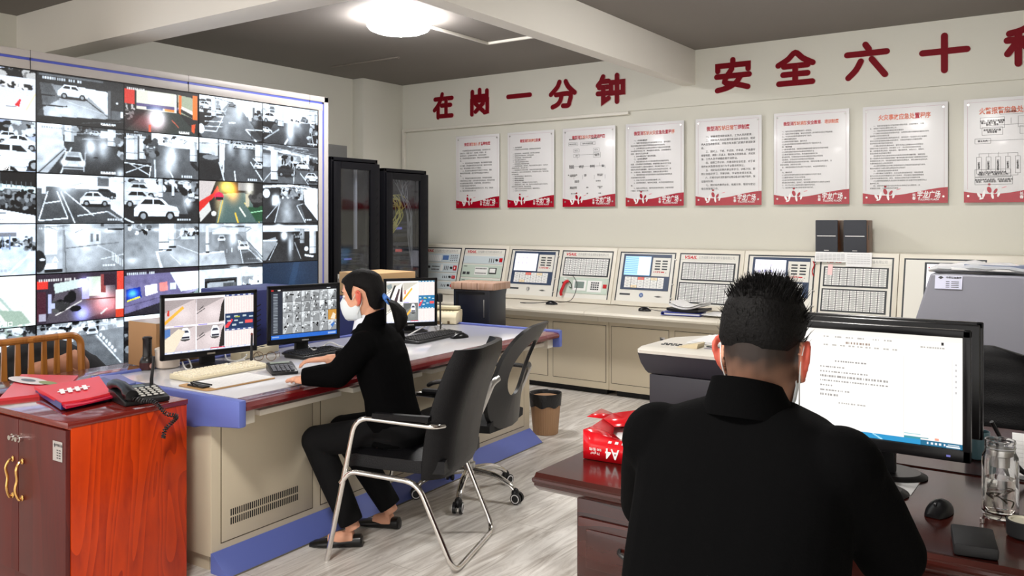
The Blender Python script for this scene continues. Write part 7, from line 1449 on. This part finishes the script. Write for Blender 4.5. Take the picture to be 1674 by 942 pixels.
def hand(b, w, d, n, side, curl=.6, s=1.0):
    """palm and five fingers: wrist w, direction d, back-of-hand normal n, thumb on side*(d x n)"""
    w, d, n = Vector(w), Vector(d).normalized(), Vector(n).normalized(); n = (n - d * n.dot(d)).normalized(); l = d.cross(n) * side
    b.loft([[tuple(w + d * f * s + (l * (math.cos(a) * wx) + n * (math.sin(a) * hz)) * s) for a in [2 * math.pi * q / 12 for q in range(12)]] for f, wx, hz in ((-.03, .026, .019), (.0, .026, .017), (.03, .036, .016), (.06, .040, .014), (.088, .038, .011))])
    for k, (off, ln, sp) in enumerate(((.029, .068, .10), (.010, .077, .02), (-.010, .071, -.05), (-.028, .055, -.13))):
        p = w + (d * .078 + l * off) * s; dd = (d + l * sp).normalized(); pts = [p]; ang = 0
        for j, fr in enumerate((.45, .30, .25)):
            ang += curl * (.45 if j == 0 else .75); v = dd * math.cos(ang) - n * math.sin(ang); pts.append(pts[-1] + v * ln * fr * s)
        b.tube(pts, [.0095 * s, .0090 * s, .0085 * s, .0070 * s], 9)
    p = w + (d * .02 + l * .028) * s; b.tube([p, p + (d * .028 + l * .026 - n * .006) * s, p + (d * .055 + l * .032 - n * .014) * s, p + (d * .078 + l * .026 - n * .02) * s], [.014 * s, .0115 * s, .010 * s, .0075 * s], 9)
def colour(o, fn):
    me = o.data; n = len(me.vertices); co_ = np.zeros(n * 3); me.vertices.foreach_get('co', co_); c = fn(co_.reshape(-1, 3)); a = me.color_attributes.new('Col', 'FLOAT_COLOR', 'POINT'); a.data.foreach_set('color', np.concatenate([c, np.ones((n, 1))], 1).ravel())
skinm = attr_mat('skin', .5, .35, (90, .1)); suit = mat('suit_black', (.0018, .0018, .002), .9, bump=(240, .12), spec=.06); trou = mat('trouser_black', (.004, .004, .0045), .85, bump=(240, .1), spec=.2); shoe = mat('shoe_black', (.006, .006, .006), .3); hairm = mat('hair_black', (.005, .0045, .0045), .65, bump=(140, .4), spec=.15); shirt = mat('shirt_white', srgb(226, 230, 238), .7)
SK = np.array(srgb(222, 164, 134)); RD = np.array(srgb(205, 92, 74)); DK = np.array((.012, .009, .008))
def limb(b, pts, rs, n=16, k=6):
    P = arc(pts, k); m = len(P); R_ = [rs[min(int(i / k), len(rs) - 2)] * (1 - (i % k) / k) + rs[min(int(i / k) + 1, len(rs) - 1)] * ((i % k) / k) for i in range(m - 1)] + [rs[-1]]
    b.tube(P, R_, n)
def bent(b, pts, rs, n=16): # limb with an elbow or knee: straight segments and a ball at the joint
    for i in range(len(pts) - 1): b.tube([pts[i], Vector(pts[i]).lerp(Vector(pts[i + 1]), .5), pts[i + 1]], [rs[i], (rs[i] + rs[i + 1]) * .52, rs[i + 1]], n)
    for i in range(1, len(pts) - 1): b.ball(pts[i], rs[i] * 1.02)
def person(P, label, loc, rz):
    t = thing('person', label, 'person', loc, rz); HM = P['head']
    b = MB(); head(b, HM, P['ear'], P['ez']); nb = HM @ Vector((-.035, 0, -.06)); b.tube([nb, Vector(P['neck']), Vector(P['neck']) + Vector((.0, 0, -.07))], [P['nr'], P['nr'] * 1.0, P['nr'] * 1.0], 20)
    b.loft([ering(c, fx * .86, ly * .9) for c, fx, ly in P['torso']])
    for A, wv in zip(P['arms'], (P['wr'], P['wr'])): bent(b, A, [.045, .038, wv])
    for Lg in P['legs']: bent(b, Lg, [.07, .05, .034]); 
    for (w, d, n, sd, cu) in P['hands']: hand(b, w, d, n, sd, cu, P['hs'])
    for F in P['feet']: b.tube([F[0], (Vector(F[0]) + Vector(F[1])) / 2 + Vector((0, 0, .0)), F[1]], [.033, .036, .028], 12)
    body = fuse(b, 'body', skinm, t, .0050, 3)
    iv = np.array(HM.inverted())
    def cf(v):
        h = v @ iv[:3, :3].T + iv[:3, 3]; c = np.tile(SK, (len(v), 1)); near = (h[:, 2] > -.16) & (np.abs(h[:, 1]) < .14) & (np.abs(h[:, 0]) < .16)
        ear = near & (np.abs(h[:, 1]) > .0785) & (h[:, 2] < .05) & (h[:, 2] > -.06); e = np.clip((np.abs(h[:, 1]) - .0785) / .01, 0, 1)[:, None]; c = np.where(ear[:, None], c * (1 - e) + RD * e, c)
        if P['fade']:
            nz = np.sin(h[:, 1] * 95 + h[:, 2] * 60) * np.sin(h[:, 2] * 130 + h[:, 1] * 40) * .006 + np.sin(h[:, 1] * 260) * .002
            t_ = np.clip((h[:, 2] + nz + .110 + .25 * np.clip(h[:, 0] + .03, 0, .1)) / .105, 0, 1) ** .8 * .98; k = near & ~ear & (h[:, 0] < .045); c = np.where(k[:, None], c * (1 - t_[:, None]) + DK * .6 * t_[:, None], c)
        return c
    colour(body, cf)
    b = MB(); b.loft([ering(c, fx, ly, e=.8) for c, fx, ly in P['torso']])
    for A, wv in zip(P['sleeves'], (1, 1)): bent(b, A, P['sr'], 18); 
    for A in P['sleeves']: b.ball(A[0], P['sr'][0] * 1.08)
    jk = fuse(b, 'jacket', suit, t, .0075, 6)
    nk = Vector(P['neck']); b = MB(); b.loft([[(nk.x + P['collar'][0] + rr * 1.08 * math.cos(a) + dz * -.3, rr * math.sin(a), nk.z + P['collar'][1] + dz + .024 * -math.cos(a)) for a in [2 * math.pi * q / 36 for q in range(36)]] for rr, dz in ((P['nr'] * 1.6, -.045), (P['nr'] * 1.32, -.008), (P['nr'] * 1.08, .030), (P['nr'] * 1.03, .028), (P['nr'] * 1.1, -.03))], cap=False); b.build('collar', suit, jk)
    b = MB()
    for Lg in P['trousers']: bent(b, Lg, P['tr'], 18)
    b.loft([ering(c, fx, ly) for c, fx, ly in P['hips']]); fuse(b, 'trousers', trou, t, .0075, 5)
    for (h_, to) in P['shoes']:
        h_, to = Vector(h_), Vector(to); d = (to - h_).normalized(); l = Vector((-d.y, d.x, 0)); Ln = (to - h_).length; b = MB(); rings = []
        for f, w, hh in ((0, .022, .045), (.03, .030, .056), (.25, .033, .054), (.45, .036, .040), (.7, .040, .034), (.9, .032, .028), (1, .014, .018)):
            c = h_ + d * (f * Ln); rings.append([tuple(c + l * (w * math.copysign(abs(math.cos(a)) ** .7, math.cos(a))) + Vector((0, 0, max(0, hh * .5 + hh * .5 * math.copysign(abs(math.sin(a)) ** .8, math.sin(a)))))) for a in [2 * math.pi * q / 18 for q in range(18)]])
        b.loft(rings); b.build('shoe', shoe, t)
    eyes(HM, t); mask(HM, t)
    return t
# ---- the man
HMm = Matrix.Translation((.185, -.012, 1.278)) @ Euler((0, R(9), R(-3))).to_matrix().to_4x4() @ Matrix.Diagonal((1.04, .985, 1.05, 1))
man = dict(head=HMm, ear=1.02, ez=.0, neck=(.135, -.006, 1.19), nr=.062, collar=(-.008, .012), fade=True, wr=.030, hs=1.0,
  torso=[((.0, 0, .46), .15, .19), ((.0, 0, .60), .15, .215), ((.0, 0, .75), .14, .21), ((.04, 0, .90), .148, .208), ((.075, 0, 1.0), .142, .208), ((.10, 0, 1.08), .125, .212), ((.115, 0, 1.135), .10, .200), ((.125, 0, 1.172), .080, .150), ((.130, 0, 1.195), .064, .085)],
  arms=[[(.11, .185, 1.10), (.23, .265, .925), (.60, .13, .80)], [(.11, -.185, 1.10), (.23, -.235, .925), (.62, -.10, .80)]],
  sleeves=[[(.105, .180, 1.095), (.23, .262, .92), (.56, .15, .815)], [(.105, -.180, 1.095), (.235, -.238, .915), (.57, -.125, .815)]], sr=[.074, .066, .042],
  legs=[[(.0, .09, .50), (.40, .12, .50), (.36, .13, .08)], [(.0, -.09, .50), (.40, -.12, .50), (.36, -.13, .08)]],
  trousers=[[(.02, .09, .52), (.40, .12, .51), (.36, .13, .09)], [(.02, -.09, .52), (.40, -.12, .51), (.36, -.13, .09)]], tr=[.092, .074, .056],
  hips=[((.0, 0, .44), .13, .17), ((.0, 0, .52), .15, .185), ((.0, 0, .60), .13, .175)],
  hands=[((.62, .12, .803), (1, -.05, -.02), (0, 0, 1), -1, .35), ((.64, -.09, .803), (1, .05, -.02), (0, 0, 1), 1, .35)],
  feet=[((.36, .13, .05), (.46, .14, .04)), ((.36, -.13, .05), (.46, -.14, .04))], shoes=[((.28, .125, 0), (.56, .15, 0)), ((.28, -.125, 0), (.56, -.15, 0))])
mt = person(man, 'person in black suit seen from behind with short black hair, typing at the big monitor', (-.572, 1.515, 0), R(90))
b = MB(); b.M = HMm; b.loft([ering(((xb + xf) / 2, 0, z), (xf - xb) / 2, w, e=.84) for z, xb, xf, w in ((.012, -.094, .0, .066), (.026, -.1025, .03, .0755), (.045, -.107, .075, .0785), (.07, -.107, .094, .0785), (.095, -.100, .092, .073), (.118, -.086, .078, .062), (.134, -.062, .055, .046), (.142, -.02, .02, .02))])
hr = random.Random(11)
for k in range(1500):
    a = hr.uniform(0, 2 * math.pi); q = hr.random() ** .5; x = -.010 + .095 * q * math.cos(a); y = .078 * q * math.sin(a); z = .141 - .055 * q ** 3 - .02 * (q > .9)
    if q > .93 and hr.random() < .5: z -= hr.uniform(0, .05)
    p = Vector((x, y, z)); ln = hr.uniform(.012, .026) + (.012 if x > .0 else 0); d = Vector((x * 3.0 + hr.gauss(0, .5) * .3 - .05, y * 7 + hr.gauss(0, .4) * .4, .9 - q * .25)).normalized(); w = Vector((hr.gauss(0, 1), hr.gauss(0, 1), 0)).normalized() * .0016; w2 = d.cross(w)
    b._add([tuple(p - w), tuple(p + w), tuple(p + w2), tuple(p + d * ln)], [(0, 1, 3), (1, 2, 3), (2, 0, 3)])
b.build('hair', hairm, mt)
t = thing('stool', 'low black office stool hidden under the man in the black suit', 'stool', (-.572, 1.505, 0)); b = MB(); b.lathe([(.01, .36), (.18, .36), (.20, .375), (.20, .41), (.18, .432), (.01, .434)], 32); b.build('seat', LEATHER, t); b = MB(); b.cyl((0, 0, .06), (0, 0, .37), .025); b.build('column', CHROME, t)
for k in range(5): a = 2 * math.pi * k / 5 + .3; b = MB(); b.tube([(0, 0, .10), (.26 * math.cos(a), .26 * math.sin(a), .065)], [.024, .016], 10); b.ball((.26 * math.cos(a), .26 * math.sin(a), .032), .032); b.build('base_leg', CHROME, t)
# ---- the woman
HMw = Matrix.Translation((.268, .015, 1.187)) @ Euler((0, R(8), R(11))).to_matrix().to_4x4() @ Matrix.Diagonal((.95, .94, .96, 1))
wom = dict(head=HMw, ear=.85, ez=0, neck=(.232, 0, 1.065), nr=.050, collar=(-.004, .006), fade=False, wr=.024, hs=.88,
  torso=[((.085, 0, .50), .125, .175), ((.10, 0, .58), .115, .17), ((.125, 0, .70), .105, .155), ((.155, 0, .82), .115, .165), ((.18, 0, .91), .115, .175), ((.195, 0, .97), .098, .178), ((.208, 0, 1.01), .080, .160), ((.218, 0, 1.04), .064, .11), ((.226, 0, 1.063), .052, .066)],
  arms=[[(.195, .165, .97), (.28, .235, .835), (.43, .30, .825)], [(.20, -.165, .97), (.34, -.25, .835), (.54, -.125, .845)]],
  sleeves=[[(.19, .155, .965), (.28, .235, .842), (.43, .295, .835)], [(.195, -.155, .965), (.34, -.25, .838), (.50, -.145, .85)]], sr=[.068, .060, .040],
  legs=[[(.06, .085, .52), (.465, .105, .49), (.275, .085, .08)], [(.06, -.085, .52), (.45, -.13, .49), (.20, -.185, .08)]],
  trousers=[[(.08, .085, .555), (.465, .105, .495), (.285, .087, .11)], [(.08, -.085, .555), (.45, -.13, .495), (.21, -.183, .11)]], tr=[.083, .070, .058],
  hips=[((.07, 0, .485), .11, .155), ((.08, 0, .54), .14, .18), ((.09, 0, .60), .12, .165)],
  hands=[((.445, .292, .820), (.55, -.83, -.05), (0, 0, 1), -1, .5), ((.555, -.115, .846), (.92, .38, -.08), (0, 0, 1), 1, .6)],
  feet=[((.275, .085, .045), (.39, .12, .03)), ((.20, -.185, .045), (.30, -.185, .03))], shoes=[((.235, .072, 0), (.475, .148, 0)), ((.16, -.190, 0), (.40, -.180, 0))])
wt = person(wom, 'person in black suit with ponytail and face mask, typing at the long desk', (-2.69, 3.06, 0), CRZ)
b = MB(); b.M = HMw
b.loft([ering(((xb + xf) / 2, 0, z), (xf - xb) / 2, w, e=.9) for z, xb, xf, w in ((-.075, -.100, -.055, .05), (-.05, -.108, -.030, .064), (-.02, -.113, -.026, .074), (.02, -.116, -.018, .080), (.035, -.116, .0, .083), (.050, -.116, .035, .083), (.066, -.113, .078, .081), (.082, -.110, .094, .078), (.098, -.100, .086, .071), (.115, -.078, .062, .058), (.130, -.045, .03, .035), (.136, -.015, .0, .012))])
for s in (-1, 1):   # side fringe in front of the ear
    b.loft([[(x + dx, s * (y + dy), z) for dx, dy in ((-w, -.004), (w, -.004), (w, .005), (-w, .005))] for x, y, z, w in ((.03, .074, .085, .03), (.040, .0745, .05, .018), (.040, .0725, .02, .009), (.036, .071, -.01, .003))])
b.build('hair', hairm, wt)
b = MB(); b.M = HMw; rings = []
for x, z, r in ((-.095, -.030, .030), (-.118, -.034, .026), (-.130, -.038, .026), (-.155, -.05, .042), (-.175, -.08, .052), (-.182, -.12, .050), (-.178, -.155, .040), (-.168, -.185, .024), (-.16, -.205, .008)):
    rings.append([(x + r * .75 * math.cos(a), r * math.sin(a) * (1 + .05 * math.sin(6 * a)), z + r * .45 * math.cos(a)) for a in [2 * math.pi * q / 22 for q in range(22)]])
b.loft(rings); b.build('ponytail', hairm, wt)
b = MB(); b.M = HMw; b.tube([(-.126 + .014 * math.cos(a), .031 * math.sin(a), -.034 + .026 * math.cos(a)) for a in [2 * math.pi * q / 24 for q in range(24)]], .0065, 8, closed=True); b.ball((-.126, .034, -.022), (.012, .009, .014)); b.build('hair_tie', mat('tie_blue', srgb(70, 120, 200), .4), wt)
b = MB(); b.loft([[(.240 + rr * math.cos(a) + .012, rr * math.sin(a), z - .028 * math.cos(a)) for a in [2 * math.pi * q / 28 for q in range(28)]] for rr, z in ((.066, 1.045), (.060, 1.075), (.056, 1.095), (.053, 1.092), (.057, 1.05))], cap=False); b.build('shirt_collar', shirt, wt)
